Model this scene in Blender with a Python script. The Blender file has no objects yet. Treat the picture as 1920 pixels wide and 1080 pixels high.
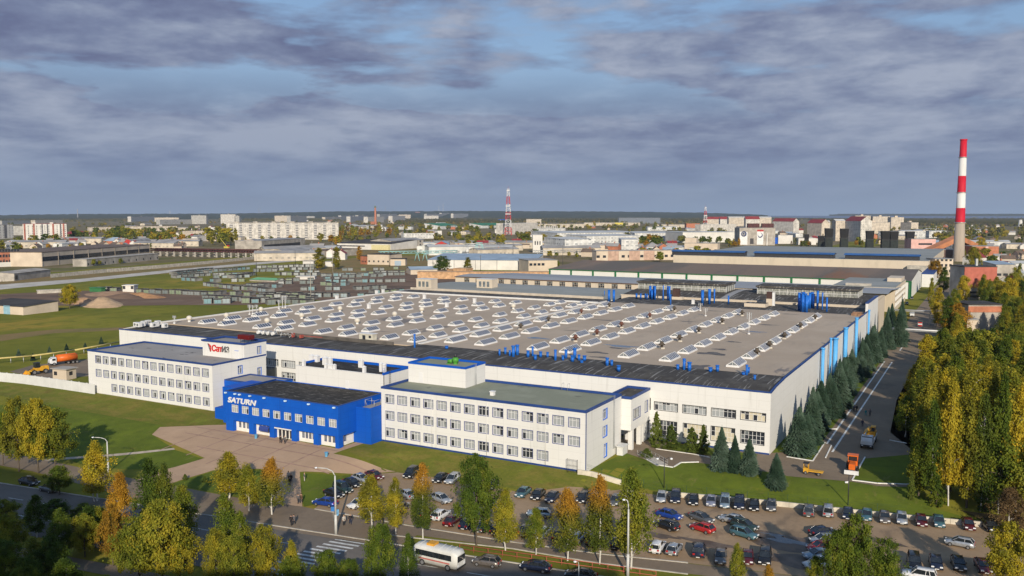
import bpy, bmesh, math, random
import numpy as np
from mathutils import Vector, Matrix
random.seed(7)
SC=bpy.context.scene; COL=SC.collection
R=math.radians
# ---------------------------------------------------------------- camera, sky, sun
CAMH=48.0; F=1614.0; PITCH=math.atan(138/F); YAW=R(28.87)
cam=bpy.data.objects.new('camera',bpy.data.cameras.new('camera')); COL.objects.link(cam)
cam.location=(0,0,CAMH); cam.rotation_euler=(math.pi/2-PITCH,0,YAW)
cam.data.sensor_width=36; cam.data.lens=36*F/1920; cam.data.clip_start=.5; cam.data.clip_end=60000
SC.camera=cam
SUN_EL=R(22.0); SHADOW=R(28.87+5.5)
sun_dir=Vector((math.sin(SHADOW)*math.cos(SUN_EL),-math.cos(SHADOW)*math.cos(SUN_EL),math.sin(SUN_EL)))
sl=bpy.data.lights.new('sun','SUN'); sl.energy=5.0; sl.angle=R(.53); sl.color=(1,.89,.72)
so=bpy.data.objects.new('sun',sl); COL.objects.link(so); so.rotation_euler=sun_dir.to_track_quat('Z','Y').to_euler()
SC.view_settings.view_transform='Standard'; SC.view_settings.look='None'; SC.view_settings.exposure=0; SC.view_settings.gamma=1
W=bpy.data.worlds.new('World'); SC.world=W; W.use_nodes=True
def world():
    nt=W.node_tree; N=nt.nodes; L=nt.links; N.clear()
    out=N.new('ShaderNodeOutputWorld'); sky=N.new('ShaderNodeTexSky'); sky.sky_type='NISHITA'; sky.sun_disc=False
    sky.sun_elevation=SUN_EL; sky.sun_rotation=math.atan2(sun_dir.x,sun_dir.y)
    b1=N.new('ShaderNodeBackground'); b1.inputs[1].default_value=.075; L.new(sky.outputs[0],b1.inputs[0])
    tc=N.new('ShaderNodeTexCoord'); sep=N.new('ShaderNodeSeparateXYZ'); L.new(tc.outputs['Generated'],sep.inputs[0])
    def mth(op,a,b=None,c=None):
        m=N.new('ShaderNodeMath'); m.operation=op
        for i,v in enumerate((a,b,c)):
            if v is None: continue
            if isinstance(v,(int,float)): m.inputs[i].default_value=v
            else: L.new(v,m.inputs[i])
        return m.outputs[0]
    az=mth('ARCTAN2',sep.outputs[0],sep.outputs[1]); el=mth('MAXIMUM',sep.outputs[2],0.0)
    # elevation compressed toward the horizon like a flat cloud deck
    e2=mth('POWER',mth('ADD',el,.012),.72)
    def noise(sx,sy,off,det,rough,dist=0):
        cb=N.new('ShaderNodeCombineXYZ'); L.new(mth('MULTIPLY',az,sx),cb.inputs[0]); L.new(mth('MULTIPLY_ADD',e2,sy,mth('MULTIPLY',az,-.25)),cb.inputs[1]); cb.inputs[2].default_value=off
        n=N.new('ShaderNodeTexNoise'); n.inputs['Scale'].default_value=1; n.inputs['Detail'].default_value=det; n.inputs['Roughness'].default_value=rough; n.inputs['Distortion'].default_value=dist
        L.new(cb.outputs[0],n.inputs['Vector']); return n.outputs[0]
    def ramp(f,stops):
        r=N.new('ShaderNodeValToRGB'); cr=r.color_ramp
        while len(cr.elements)<len(stops): cr.elements.new(.5)
        for e,(p,c) in zip(cr.elements,stops): e.position=p; e.color=(*c,1) if len(c)==3 else (c[0],)*3+(1,)
        L.new(f,r.inputs[0]); return r.outputs[0]
    n1=noise(4.6,17,3.1,7,.56,.15); n2=noise(14,34,9.2,6,.6,.15); n3=noise(1.9,6.5,5.6,3,.5,.2)
    shade=mth('ADD',mth('MULTIPLY',n1,.52),mth('ADD',mth('MULTIPLY',n2,.38),mth('MULTIPLY',n3,.18)))
    def clampd(v,a,b):
        m=N.new('ShaderNodeMapRange'); m.interpolation_type='SMOOTHSTEP'; L.new(v,m.inputs[0]); m.inputs[1].default_value=a; m.inputs[2].default_value=b; return m.outputs[0]
    mass=mth('MULTIPLY',clampd(az,-.62,-.95),clampd(el,.10,.17))        # the dark cloud mass high on the left
    shade=mth('ADD',shade,mth('MULTIPLY',mass,-.055))
    shade=mth('ADD',shade,mth('MULTIPLY',clampd(el,.14,.09),.018)); shade=mth('ADD',shade,mth('MULTIPLY',clampd(el,.13,.22),-.022))
    ccol=ramp(shade,[(.42,(.125,.150,.262)),(.495,(.172,.210,.330)),(.56,(.245,.290,.405)),(.64,(.34,.385,.49))])
    hz=ramp(el,[(0,(.275,.375,.54)),(.04,(.205,.285,.44)),(.09,(.19,.25,.38)),(.4,(.2,.24,.33))])
    fh=ramp(el,[(0,(0,)),(.02,(.2,)),(.07,(.8,)),(.12,(1,))])
    mx=N.new('ShaderNodeMixRGB'); L.new(fh,mx.inputs[0]); L.new(hz,mx.inputs[1]); L.new(ccol,mx.inputs[2])
    b2=N.new('ShaderNodeBackground'); L.new(mx.outputs[0],b2.inputs[0]); L.new(mth('MULTIPLY_ADD',clampd(el,.27,.5),-.55,1.1),b2.inputs[1])
    # gaps of blue sky, mostly high up
    gap=mth('ADD',mth('MULTIPLY',n1,.75),mth('MULTIPLY',noise(2.6,9,17.3,5,.55,.3),.55))
    g2=mth('ADD',gap,mth('MULTIPLY',el,-.55))
    cover=ramp(g2,[(.452,(.0,)),(.55,(1.0,))])
    lowc=ramp(el,[(.10,(1,)),(.17,(0,))])
    cov=mth('MAXIMUM',cover,lowc)
    ms=N.new('ShaderNodeMixShader'); L.new(cov,ms.inputs[0])
    b1b=N.new('ShaderNodeBackground'); b1b.inputs[0].default_value=(.20,.36,.66,1); b1b.inputs[1].default_value=.62
    ad=N.new('ShaderNodeAddShader'); b1.inputs[1].default_value=.05; b1b.inputs[1].default_value=.5
    L.new(b1.outputs[0],ad.inputs[0]); L.new(b1b.outputs[0],ad.inputs[1])
    L.new(ad.outputs[0],ms.inputs[1]); L.new(b2.outputs[0],ms.inputs[2]); L.new(ms.outputs[0],out.inputs[0])
world()

# ---------------------------------------------------------------- terrain and photo rays
cP,sP=math.cos(PITCH),math.sin(PITCH); cY,sY=math.cos(YAW),math.sin(YAW)
def sst(a,b,x):
    t=min(1,max(0,(x-a)/(b-a))); return t*t*(3-2*t)
def lerp(a,b,t): return a+(b-a)*t
def terr(x,y):
    # crest of the slope (where z is 0) and how wide the slope is
    def wl(x): return 143.9+(x+49.5)*.2035
    if x<-112: yc,w=136,26
    elif x<-100: t=(x+112)/12; yc,w=lerp(136,143.6,t),lerp(26,11,t)
    elif x<-64: yc,w=143.6,11
    elif x<-56: t=(x+64)/8; yc,w=lerp(143.6,wl(x)+11,t),lerp(11,11,t)
    else: yc,w=wl(x)+11,11
    if x<-170: yc=136-(-170-x)*.1
    z=-1.6*(1-sst(yc-w,yc,y))
    b=sst(133,143,y)*(1-sst(-156,-147,x))*sst(-300,-215,x)*.8
    if x<-206: b*=1-sst(150,166,y)
    return z+b
def ray(px,py):
    a=(px-960)/F; b=(py-540)/F; f=cP-b*sP; d=sP+b*cP
    return (-sY*f+cY*a, cY*f+sY*a, -d)
def G(px,py,z=None):
    """world point on the ground (or at height z) seen at a photo pixel"""
    r=ray(px,py)
    if z is not None:
        t=(z-CAMH)/r[2]; return Vector((r[0]*t,r[1]*t,z))
    z=0
    for _ in range(12):
        t=(z-CAMH)/r[2]; z=.5*z+.5*terr(r[0]*t,r[1]*t)
    t=(z-CAMH)/r[2]; return Vector((r[0]*t,r[1]*t,terr(r[0]*t,r[1]*t)))
def zat(p,py):
    """height of the point standing over ground point p that is seen at photo row py"""
    fw=-sY*p[0]+cY*p[1]; b=(540-py)/F
    # up/fw relation: tan(angle)
    return CAMH+fw*math.tan(math.atan(b)-PITCH)
def pxat(x,y,z):
    fx=-sY*x+cY*y; rx=cY*x+sY*y; dz=z-CAMH; zc=fx*cP-dz*sP
    return 960+F*rx/zc, 540-F*(fx*sP+dz*cP)/zc

# ---------------------------------------------------------------- materials
MATS={}
def mat(name,col,rough=.8,var=.12,scale=.6,metal=0,spec=.3,col2=None,det=4,lo=.35,hi=.65,stretch=None,bump=0,emit=0):
    if name in MATS: return MATS[name]
    m=bpy.data.materials.new(name); m.use_nodes=True; nt=m.node_tree; N=nt.nodes; L=nt.links
    b=N['Principled BSDF']; b.inputs['Roughness'].default_value=rough; b.inputs['Metallic'].default_value=metal
    b.inputs['Specular IOR Level'].default_value=spec
    tc=N.new('ShaderNodeTexCoord'); mp=N.new('ShaderNodeMapping'); L.new(tc.outputs['Object'],mp.inputs[0])
    if stretch: mp.inputs['Scale'].default_value=stretch
    n=N.new('ShaderNodeTexNoise'); n.inputs['Scale'].default_value=scale; n.inputs['Detail'].default_value=det; n.inputs['Roughness'].default_value=.6
    L.new(mp.outputs[0],n.inputs['Vector'])
    r=N.new('ShaderNodeValToRGB'); L.new(n.outputs[0],r.inputs[0])
    c2=col2 or tuple(min(1,c*(1+var)) for c in col); c1=col if col2 else tuple(c*(1-var) for c in col)
    r.color_ramp.elements[0].position=lo; r.color_ramp.elements[0].color=(*c1,1)
    r.color_ramp.elements[1].position=hi; r.color_ramp.elements[1].color=(*c2,1)
    L.new(r.outputs[0],b.inputs['Base Color'])
    if bump:
        bp=N.new('ShaderNodeBump'); bp.inputs['Strength'].default_value=bump; bp.inputs['Distance'].default_value=.3; L.new(n.outputs[0],bp.inputs['Height']); L.new(bp.outputs[0],b.inputs['Normal'])
    MATS[name]=m; return m
def mat_layers(name,base,layers,rough=.9,spec=.2,joints=None):
    """base colour with several noise masks painted over: (col,scale,lo,hi,stretch,opacity)"""
    if name in MATS: return MATS[name]
    m=bpy.data.materials.new(name); m.use_nodes=True; nt=m.node_tree; N=nt.nodes; L=nt.links
    b=N['Principled BSDF']; b.inputs['Roughness'].default_value=rough; b.inputs['Specular IOR Level'].default_value=spec
    tc=N.new('ShaderNodeTexCoord'); cur=None
    for i,(col,sc,lo,hi,st,op) in enumerate(layers):
        mp=N.new('ShaderNodeMapping'); mp.inputs['Scale'].default_value=st or (1,1,1); mp.inputs['Location'].default_value=(i*13.7,i*7.1,i*3.3); L.new(tc.outputs['Object'],mp.inputs[0])
        n=N.new('ShaderNodeTexNoise'); n.inputs['Scale'].default_value=sc; n.inputs['Detail'].default_value=6; n.inputs['Roughness'].default_value=.62; n.inputs['Distortion'].default_value=.3; L.new(mp.outputs[0],n.inputs['Vector'])
        r=N.new('ShaderNodeMapRange'); r.interpolation_type='SMOOTHSTEP'; r.inputs[1].default_value=lo; r.inputs[2].default_value=hi; r.inputs[4].default_value=op; L.new(n.outputs[0],r.inputs[0])
        mx=N.new('ShaderNodeMixRGB'); L.new(r.outputs[0],mx.inputs[0])
        if cur is None: mx.inputs[1].default_value=(*base,1)
        else: L.new(cur,mx.inputs[1])
        mx.inputs[2].default_value=(*col,1); cur=mx.outputs[0]
    if joints:
        sx,sz,am=joints; ss=N.new('ShaderNodeSeparateXYZ'); L.new(tc.outputs['Object'],ss.inputs[0]); nn=N.new('ShaderNodeSeparateXYZ'); L.new(tc.outputs['Normal'],nn.inputs[0])
        def mth(op,a,b_=None):
            q=N.new('ShaderNodeMath'); q.operation=op
            for i,v in enumerate((a,b_)):
                if v is None: continue
                if isinstance(v,(int,float)): q.inputs[i].default_value=v
                else: L.new(v,q.inputs[i])
            return q.outputs[0]
        ax=mth('GREATER_THAN',mth('ABSOLUTE',nn.outputs[0]),.5); u=mth('ADD',mth('MULTIPLY',ss.outputs[1],ax),mth('MULTIPLY',ss.outputs[0],mth('SUBTRACT',1,ax)))
        k=mth('MAXIMUM',mth('LESS_THAN',mth('FRACT',mth('DIVIDE',u,sx)),.09/sx),mth('LESS_THAN',mth('FRACT',mth('DIVIDE',ss.outputs[2],sz)),.07/sz))
        mx=N.new('ShaderNodeMixRGB'); mx.blend_type='MULTIPLY'; L.new(mth('MULTIPLY',k,am),mx.inputs[0]); L.new(cur,mx.inputs[1]); mx.inputs[2].default_value=(.35,.35,.36,1); cur=mx.outputs[0]
        # each panel a hair different from its neighbour
        cb=N.new('ShaderNodeCombineXYZ'); L.new(mth('FLOOR',mth('DIVIDE',u,sx)),cb.inputs[0]); L.new(mth('FLOOR',mth('DIVIDE',ss.outputs[2],sz)),cb.inputs[1]); wn=N.new('ShaderNodeTexWhiteNoise'); L.new(cb.outputs[0],wn.inputs[0])
        m2=N.new('ShaderNodeMixRGB'); m2.blend_type='MULTIPLY'; L.new(mth('MULTIPLY',wn.outputs[0],.08),m2.inputs[0]); L.new(cur,m2.inputs[1]); m2.inputs[2].default_value=(.78,.78,.77,1); cur=m2.outputs[0]
    L.new(cur,b.inputs['Base Color']); MATS[name]=m; return m
def mat_glass(name,col,rough=.12,spec=.8):
    m=mat(name,col,rough,.35,.9,0,spec); return m
def mat_grid(name,wall,win,sx,sz,fx=.5,fz=.5,var=.25,offs=0):
    """far wall whose windows are a surface pattern: cells sx by sz metres"""
    if name in MATS: return MATS[name]
    m=bpy.data.materials.new(name); m.use_nodes=True; nt=m.node_tree; N=nt.nodes; L=nt.links; b=N['Principled BSDF']; b.inputs['Roughness'].default_value=.8
    tc=N.new('ShaderNodeTexCoord'); ge=N.new('ShaderNodeNewGeometry'); s=N.new('ShaderNodeSeparateXYZ'); L.new(tc.outputs['Object'],s.inputs[0]); sn=N.new('ShaderNodeSeparateXYZ'); L.new(tc.outputs['Normal'],sn.inputs[0])
    def mth(op,a,b_=None):
        q=N.new('ShaderNodeMath'); q.operation=op
        for i,v in enumerate((a,b_)):
            if v is None: continue
            if isinstance(v,(int,float)): q.inputs[i].default_value=v
            else: L.new(v,q.inputs[i])
        return q.outputs[0]
    ax=mth('GREATER_THAN',mth('ABSOLUTE',sn.outputs[0]),.5)
    u=mth('ADD',mth('MULTIPLY',s.outputs[1],ax),mth('MULTIPLY',s.outputs[0],mth('SUBTRACT',1,ax)))
    fu=mth('FRACT',mth('DIVIDE',u,sx)); fv=mth('FRACT',mth('DIVIDE',s.outputs[2],sz))
    mu=mth('LESS_THAN',mth('ABSOLUTE',mth('SUBTRACT',fu,.5)),fx*.42); mv=mth('LESS_THAN',mth('ABSOLUTE',mth('SUBTRACT',fv,.55)),fz*.42)
    up=mth('LESS_THAN',mth('ABSOLUTE',sn.outputs[2]),.5)
    k=mth('MULTIPLY',mth('MULTIPLY',mu,mv),up)
    cb=N.new('ShaderNodeCombineXYZ'); L.new(mth('FLOOR',mth('DIVIDE',u,sx)),cb.inputs[0]); L.new(mth('FLOOR',mth('DIVIDE',s.outputs[2],sz)),cb.inputs[1])
    wn=N.new('ShaderNodeTexWhiteNoise'); L.new(cb.outputs[0],wn.inputs[0])
    k2=mth('MULTIPLY',k,mth('ADD',mth('MULTIPLY',wn.outputs[0],.7),.2))
    mx=N.new('ShaderNodeMixRGB'); L.new(k2,mx.inputs[0]); mx.inputs[2].default_value=(*win,1)
    n=N.new('ShaderNodeTexNoise'); n.inputs['Scale'].default_value=.15; L.new(tc.outputs['Object'],n.inputs['Vector'])
    r=N.new('ShaderNodeValToRGB'); L.new(n.outputs[0],r.inputs[0]); r.color_ramp.elements[0].position=.35; r.color_ramp.elements[1].position=.65
    r.color_ramp.elements[0].color=(*[c*(1-var) for c in wall],1); r.color_ramp.elements[1].color=(*[min(1,c*(1+var*.5)) for c in wall],1)
    L.new(r.outputs[0],mx.inputs[1]); L.new(mx.outputs[0],b.inputs['Base Color']); MATS[name]=m; return m

white=mat_layers('white_wall_panels',(.69,.685,.665),[((.62,.615,.59),.12,.45,.75,(1,1,.3),.5),((.44,.43,.40),.9,.56,.8,(1,1,.10),.5)],.75,.2,(6.0,1.8,.16))
white2=mat('white_painted_metal',(.62,.62,.61),.5,.06,.5)
bluewall=mat_layers('blue_wall_panels',(.004,.085,.46),[((.006,.11,.54),.25,.4,.7,None,.6),((.01,.05,.25),1.2,.55,.8,(1,1,.12),.4)],.6,.2,(3.1,1.2,.2))
bluetrim=mat('blue_parapet_metal',(.02,.055,.205),.5,.15,.4)
blueframe=mat('blue_window_reveal',(.03,.055,.22),.6,.1,.5)
bluereveal=mat('bright_blue_reveal',(.01,.13,.6),.6,.1,.5)
frame_w=mat('white_window_frame',(.68,.68,.68),.5,.05,1)
blind=mat('white_window_blind',(.33,.35,.36),.5,.15,3,stretch=(6,6,.4))
blind2=mat('cream_window_blind',(.55,.50,.38),.6,.2,3,stretch=(6,6,.4))
glassd=mat_glass('dark_window_glass',(.03,.035,.045))
glassg=mat_glass('grey_window_glass',(.16,.18,.19))
skyglass=mat_glass('blue_skylight_glass',(.045,.065,.115),.3,.35)
roofgrey=mat_layers('grey_roof_felt',(.42,.335,.25),[((.49,.40,.305),.06,.4,.7,None,.8),((.32,.27,.22),.35,.5,.75,(1,.25,1),.5),((.16,.15,.15),.05,.63,.66,(1,.35,1),.8),((.46,.42,.37),2.5,.55,.7,None,.25)],.9)
roofdark=mat_layers('dark_bitumen_roof',(.062,.056,.05),[((.10,.092,.08),.22,.42,.65,None,.9),((.30,.29,.27),.5,.56,.62,(3.0,.16,1),.75),((.022,.021,.02),.3,.55,.75,None,.6)],.85)
roofdark2=mat_layers('stained_black_roof',(.028,.026,.024),[((.06,.055,.05),.5,.42,.7,None,.9),((.28,.265,.24),1.1,.56,.66,(.45,1.6,1),.6)],.85)
roofgreen=mat_layers('green_grey_roof_felt',(.25,.26,.19),[((.31,.32,.24),.16,.4,.7,None,.8),((.13,.13,.11),.11,.60,.66,None,.8),((.19,.20,.15),.8,.5,.8,None,.4)],.9)
roofmid=mat_layers('patched_grey_roof',(.31,.29,.27),[((.37,.345,.32),.12,.42,.7,None,.9),((.07,.07,.07),.2,.64,.66,(1,2.2,1),.8)],.9)
concrete=mat('pale_concrete',(.42,.39,.34),.9,.22,.5)
whitecurb=mat('whitewashed_kerb',(.75,.74,.70),.85,.12,1.5)
steel=mat('galvanised_steel',(.45,.46,.46),.45,.15,1,.5)
darkmetal=mat('dark_metal',(.05,.05,.055),.5,.2,1,.3)
bluepipe=mat('blue_painted_pipe',(.015,.14,.55),.5,.12,.6)
ltblue=mat('light_blue_duct',(.09,.36,.72),.5,.1,.4)

# ---------------------------------------------------------------- mesh helpers
class MB:
    def __init__(s): s.v=[]; s.f=[]; s.m=[]; s.sm=[]
    def face(s,pts,mi=0,smooth=False):
        b=len(s.v); s.v.extend(pts); s.f.append(tuple(range(b,b+len(pts)))); s.m.append(mi); s.sm.append(smooth)
    def mesh(s,verts,faces,mi=0,smooth=False):
        b=len(s.v); s.v.extend(verts)
        for f in faces: s.f.append(tuple(i+b for i in f)); s.m.append(mi); s.sm.append(smooth)
    def box(s,x0,x1,y0,y1,z0,z1,mi=0,top=None,skip=''):
        c=[(x0,y0,z0),(x1,y0,z0),(x1,y1,z0),(x0,y1,z0),(x0,y0,z1),(x1,y0,z1),(x1,y1,z1),(x0,y1,z1)]
        b=len(s.v); s.v.extend(c)
        for k,f in (('b',(0,3,2,1)),('t',(4,5,6,7)),('f',(0,1,5,4)),('r',(1,2,6,5)),('k',(2,3,7,6)),('l',(3,0,4,7))):
            if k in skip: continue
            s.f.append(tuple(i+b for i in f)); s.m.append(top if (k=='t' and top is not None) else mi); s.sm.append(False)
        return s
    def prism(s,poly,z0,z1,mi=0,top=None,bottom=True):
        n=len(poly); b=len(s.v); s.v.extend([(x,y,z0) for x,y in poly]+[(x,y,z1) for x,y in poly])
        for i in range(n):
            j=(i+1)%n; s.f.append((b+i,b+j,b+n+j,b+n+i)); s.m.append(mi); s.sm.append(False)
        s.f.append(tuple(b+n+i for i in range(n))); s.m.append(mi if top is None else top); s.sm.append(False)
        if bottom: s.f.append(tuple(b+i for i in reversed(range(n)))); s.m.append(mi); s.sm.append(False)
        return s
    def tube(s,p0,p1,r0,r1=None,n=8,mi=0,caps=True,smooth=True):
        r1=r0 if r1 is None else r1; p0=Vector(p0); p1=Vector(p1); d=(p1-p0).normalized()
        u=d.orthogonal().normalized(); w=d.cross(u); b=len(s.v)
        for p,r in ((p0,r0),(p1,r1)):
            for i in range(n):
                a=2*math.pi*i/n; q=p+(u*math.cos(a)+w*math.sin(a))*r; s.v.append(tuple(q))
        for i in range(n):
            j=(i+1)%n; s.f.append((b+i,b+j,b+n+j,b+n+i)); s.m.append(mi); s.sm.append(smooth)
        if caps:
            s.f.append(tuple(b+n+i for i in range(n))); s.m.append(mi); s.sm.append(False)
            s.f.append(tuple(b+i for i in reversed(range(n)))); s.m.append(mi); s.sm.append(False)
        return s
    def lathe(s,c,prof,n=12,mi=0,smooth=True):
        b=len(s.v); k=len(prof)
        for r,z in prof:
            for i in range(n):
                a=2*math.pi*i/n; s.v.append((c[0]+r*math.cos(a),c[1]+r*math.sin(a),c[2]+z))
        for q in range(k-1):
            for i in range(n):
                j=(i+1)%n; s.f.append((b+q*n+i,b+q*n+j,b+(q+1)*n+j,b+(q+1)*n+i)); s.m.append(mi); s.sm.append(smooth)
        s.f.append(tuple(b+(k-1)*n+i for i in range(n))); s.m.append(mi); s.sm.append(False)
        return s
    def data(s,name,mats,org=(0,0,0)):
        me=bpy.data.meshes.new(name); ox,oy,oz=org
        v=[(p[0]-ox,p[1]-oy,p[2]-oz) for p in s.v]
        me.from_pydata(v,[],s.f); 
        for m in (mats if isinstance(mats,(list,tuple)) else [mats]): me.materials.append(m)
        me.polygons.foreach_set('material_index',s.m); me.polygons.foreach_set('use_smooth',s.sm); me.update()
        return me
    def build(s,name,mats,parent=None,local=False,**tags):
        org=(0,0,0)
        if parent is not None and not local:
            p=parent; org=Vector((0,0,0))
            while p: org=org+Vector(p.location); p=p.parent
        o=bpy.data.objects.new(name,s.data(name,mats,org)); COL.objects.link(o)
        if parent is not None: o.parent=parent
        for k,v in tags.items(): o[k]=v
        return o
def thing(name,label,cat,loc=(0,0,0),rz=0,group=None):
    o=bpy.data.objects.new(name,None); COL.objects.link(o); o.location=loc; o.rotation_euler=(0,0,rz); o.empty_display_size=.5
    o['label']=label; o['category']=cat
    if group: o['group']=group
    return o
def tag(o,label,cat,group=None):
    o['label']=label; o['category']=cat
    if group: o['group']=group
    return o
def origin(o):
    """a one-mesh thing built in world coordinates gets its origin at its own base"""
    me=o.data; n=len(me.vertices); co=np.empty(n*3); me.vertices.foreach_get('co',co); co=co.reshape(-1,3)
    c=np.array([(co[:,0].min()+co[:,0].max())/2,(co[:,1].min()+co[:,1].max())/2,co[:,2].min()]); co-=c
    me.vertices.foreach_set('co',co.ravel()); me.update(); o.location=Vector(o.location)+Vector(c); return o
def struct(o,kind='structure'): o['kind']=kind; return o
def inst(data,name,parent,loc,rz=0,label=None):
    o=bpy.data.objects.new(name,data); COL.objects.link(o); o.parent=parent; o.location=loc; o.rotation_euler=(0,0,rz)
    if label: o['label']=label
    return o
def kids(o): return [c for c in CH.get(o.name,[])]
CH={}
def index_children(root):
    for c in list(bpy.data.objects):
        pass
def tree_copy(root,loc,rz=0,label=None,group=None,scale=None,cat=None,mats=None):
    """copy of a thing with its parts and sub-parts; mats swaps materials per object"""
    def cp(o,par):
        c=o.copy(); COL.objects.link(c)
        if par is not None: c.parent=par
        if mats and o.type=='MESH':
            for i,sl_ in enumerate(o.data.materials):
                if sl_ and sl_.name in mats: c.material_slots[i].link='OBJECT'; c.material_slots[i].material=mats[sl_.name]
        for k in CHILD[o]: cp(k,c)
        return c
    r=cp(root,None); r.location=loc; r.rotation_euler=(0,0,rz)
    if scale: r.scale=(scale,)*3 if isinstance(scale,(int,float)) else scale
    if label: r['label']=label
    if group: r['group']=group
    if cat: r['category']=cat
    return r
CHILD={}
def proto(root):
    """remember the children of a prototype (before any copying)"""
    def rec(o):
        CHILD[o]=[c for c in bpy.data.objects if c.parent==o]
        for c in CHILD[o]: rec(c)
    rec(root); return root
# ---------------------------------------------------------------- the ground
def grid_sheet(name,x0,x1,y0,y1,step,m,off=0):
    xs=np.arange(x0,x1+step*.5,step); ys=np.arange(y0,y1+step*.5,step); mb=MB()
    V=[(x,y,terr(x,y)+off) for y in ys for x in xs]; n=len(xs)
    Fs=[(j*n+i,j*n+i+1,(j+1)*n+i+1,(j+1)*n+i) for j in range(len(ys)-1) for i in range(n-1)]
    mb.mesh(V,Fs,0,True); return mb
grass=mat_layers('meadow_grass',(0.143,0.152,0.020),[((0.244,0.223,0.029),.018,.4,.65,None,.85),((0.375,0.244,0.045),.03,.5,.72,(1,.5,1),.8),((0.098,0.118,0.015),.12,.45,.7,None,.7),((0.345,0.203,0.064),.07,.62,.75,(1,.4,1),.6),((0.216,0.192,0.025),1.3,.4,.7,None,.4)],.95,.1)
lawn=mat_layers('cut_lawn',(0.097,0.131,0.015),[((0.147,0.187,0.019),.10,.4,.7,None,.8),((0.072,0.093,0.015),.35,.45,.7,None,.6),((0.239,0.187,0.036),.22,.6,.75,None,.5),((0.119,0.149,0.024),2.5,.4,.7,None,.5),((0.462,0.336,0.070),4.5,.66,.70,None,.8),((0.220,0.179,0.070),.5,.60,.72,(1,.25,1),.5)],.95,.1)
bankm=mat_layers('rough_bank_grass',(0.138,0.149,0.023),[((0.211,0.173,0.041),.16,.42,.65,(1,1.6,1),.9),((0.125,0.081,0.023),.28,.56,.72,None,.6),((0.175,0.230,0.025),.2,.55,.75,None,.7),((0.089,0.103,0.018),1.6,.45,.7,None,.5),((0.504,0.396,0.070),4.5,.66,.70,None,.8),((0.240,0.211,0.070),.5,.60,.72,(1,.25,1),.5)],.95,.1)
asphalt=mat_layers('worn_asphalt',(0.205,0.154,0.105),[((0.273,0.210,0.143),.09,.4,.7,None,.8),((0.107,0.087,0.067),.05,.58,.68,(1,.5,1),.6),((0.156,0.123,0.086),1.2,.45,.75,None,.5)],.85,.3)
roadasph=mat_layers('street_asphalt',(0.141,0.124,0.107),[((0.184,0.160,0.138),.12,.4,.7,(.3,1,1),.7),((0.088,0.079,0.069),.6,.5,.75,(.2,1,1),.5)],.8,.3)
lotm=mat_layers('dusty_parking_ground',(0.309,0.213,0.128),[((0.398,0.279,0.172),.10,.4,.7,None,.8),((0.189,0.135,0.088),.14,.54,.66,(1,.6,1),.8),((0.109,0.087,0.065),.075,.66,.70,(1,.8,1),.8),((0.239,0.171,0.109),1.1,.45,.75,None,.5)],.85,.3)
pav=mat_layers('plaza_pavers',(0.439,0.297,0.189),[((0.527,0.362,0.233),.12,.4,.7,None,.7),((0.332,0.221,0.146),.35,.5,.75,None,.5),((0.371,0.248,0.168),2.2,.5,.8,None,.4)],.85,.2,(1.5,1.5,0))
pathm=mat('grey_pavers',(0.468,0.386,0.297),.9,.2,.6)
dirt=mat_layers('bare_brown_dirt',(0.168,0.112,0.080),[((0.240,0.168,0.120),.06,.4,.7,(1,.4,1),.8),((0.096,0.072,0.058),.045,.5,.7,(.6,1,1),.8),((0.320,0.240,0.160),.12,.62,.75,(1,.4,1),.5)],.95,.1)
drygrass=mat_layers('dry_yellow_grass',(0.240,0.168,0.072),[((0.160,0.152,0.051),.05,.4,.7,None,.8),((0.320,0.208,0.112),.12,.5,.75,(1,.4,1),.6)],.95,.1)
concpale=mat('pale_concrete_road',(.50,.46,.40),.85,.2,.08)
woodfloor=mat_layers('leaf_littered_ground',(0.104,0.072,0.035),[((0.144,0.112,0.040),.2,.4,.7,None,.8),((0.080,0.096,0.032),.15,.5,.7,None,.7)],.95,.1)

def ground():
    mb=grid_sheet('g',-400,90,20,260,2,None)
    # four big plates round the detailed patch, out to the horizon
    X0,X1,Y0,Y1=-400,90,20,260
    def edge(pts): return [(x,y,terr(x,y)) for x,y in pts]
    B=30000
    xs=list(np.arange(X0,X1+1,2)); ys=list(np.arange(Y0,Y1+1,2))
    zf=lambda x,y: terr(min(max(x,X0),X1),min(max(y,Y0),Y1))
    for i in range(len(xs)-1):
        mb.face([(xs[i],-3000,zf(xs[i],Y0)),(xs[i+1],-3000,zf(xs[i+1],Y0)),(xs[i+1],Y0,terr(xs[i+1],Y0)),(xs[i],Y0,terr(xs[i],Y0))],0)
        mb.face([(xs[i],Y1,terr(xs[i],Y1)),(xs[i+1],Y1,terr(xs[i+1],Y1)),(xs[i+1],B,0),(xs[i],B,0)],0)
    for j in range(len(ys)-1):
        mb.face([(-B,ys[j],terr(X0,ys[j])),(X0,ys[j],terr(X0,ys[j])),(X0,ys[j+1],terr(X0,ys[j+1])),(-B,ys[j+1],terr(X0,ys[j+1]))],0)
        mb.face([(X1,ys[j],terr(X1,ys[j])),(B,ys[j],terr(X1,ys[j])),(B,ys[j+1],terr(X1,ys[j+1])),(X1,ys[j+1],terr(X1,ys[j+1]))],0)
    mb.face([(-B,Y1,0),(X0,Y1,0),(X0,B,0),(-B,B,0)],0); mb.face([(X1,Y1,0),(B,Y1,0),(B,B,0),(X1,B,0)],0)
    mb.face([(-B,-3000,-1.6),(X0,-3000,-1.6),(X0,Y0,-1.6),(-B,Y0,-1.6)],0); mb.face([(X1,-3000,-1.6),(B,-3000,-1.6),(B,Y0,-1.6),(X1,Y0,-1.6)],0)
    struct(mb.build('ground',grass))
ground()
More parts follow.
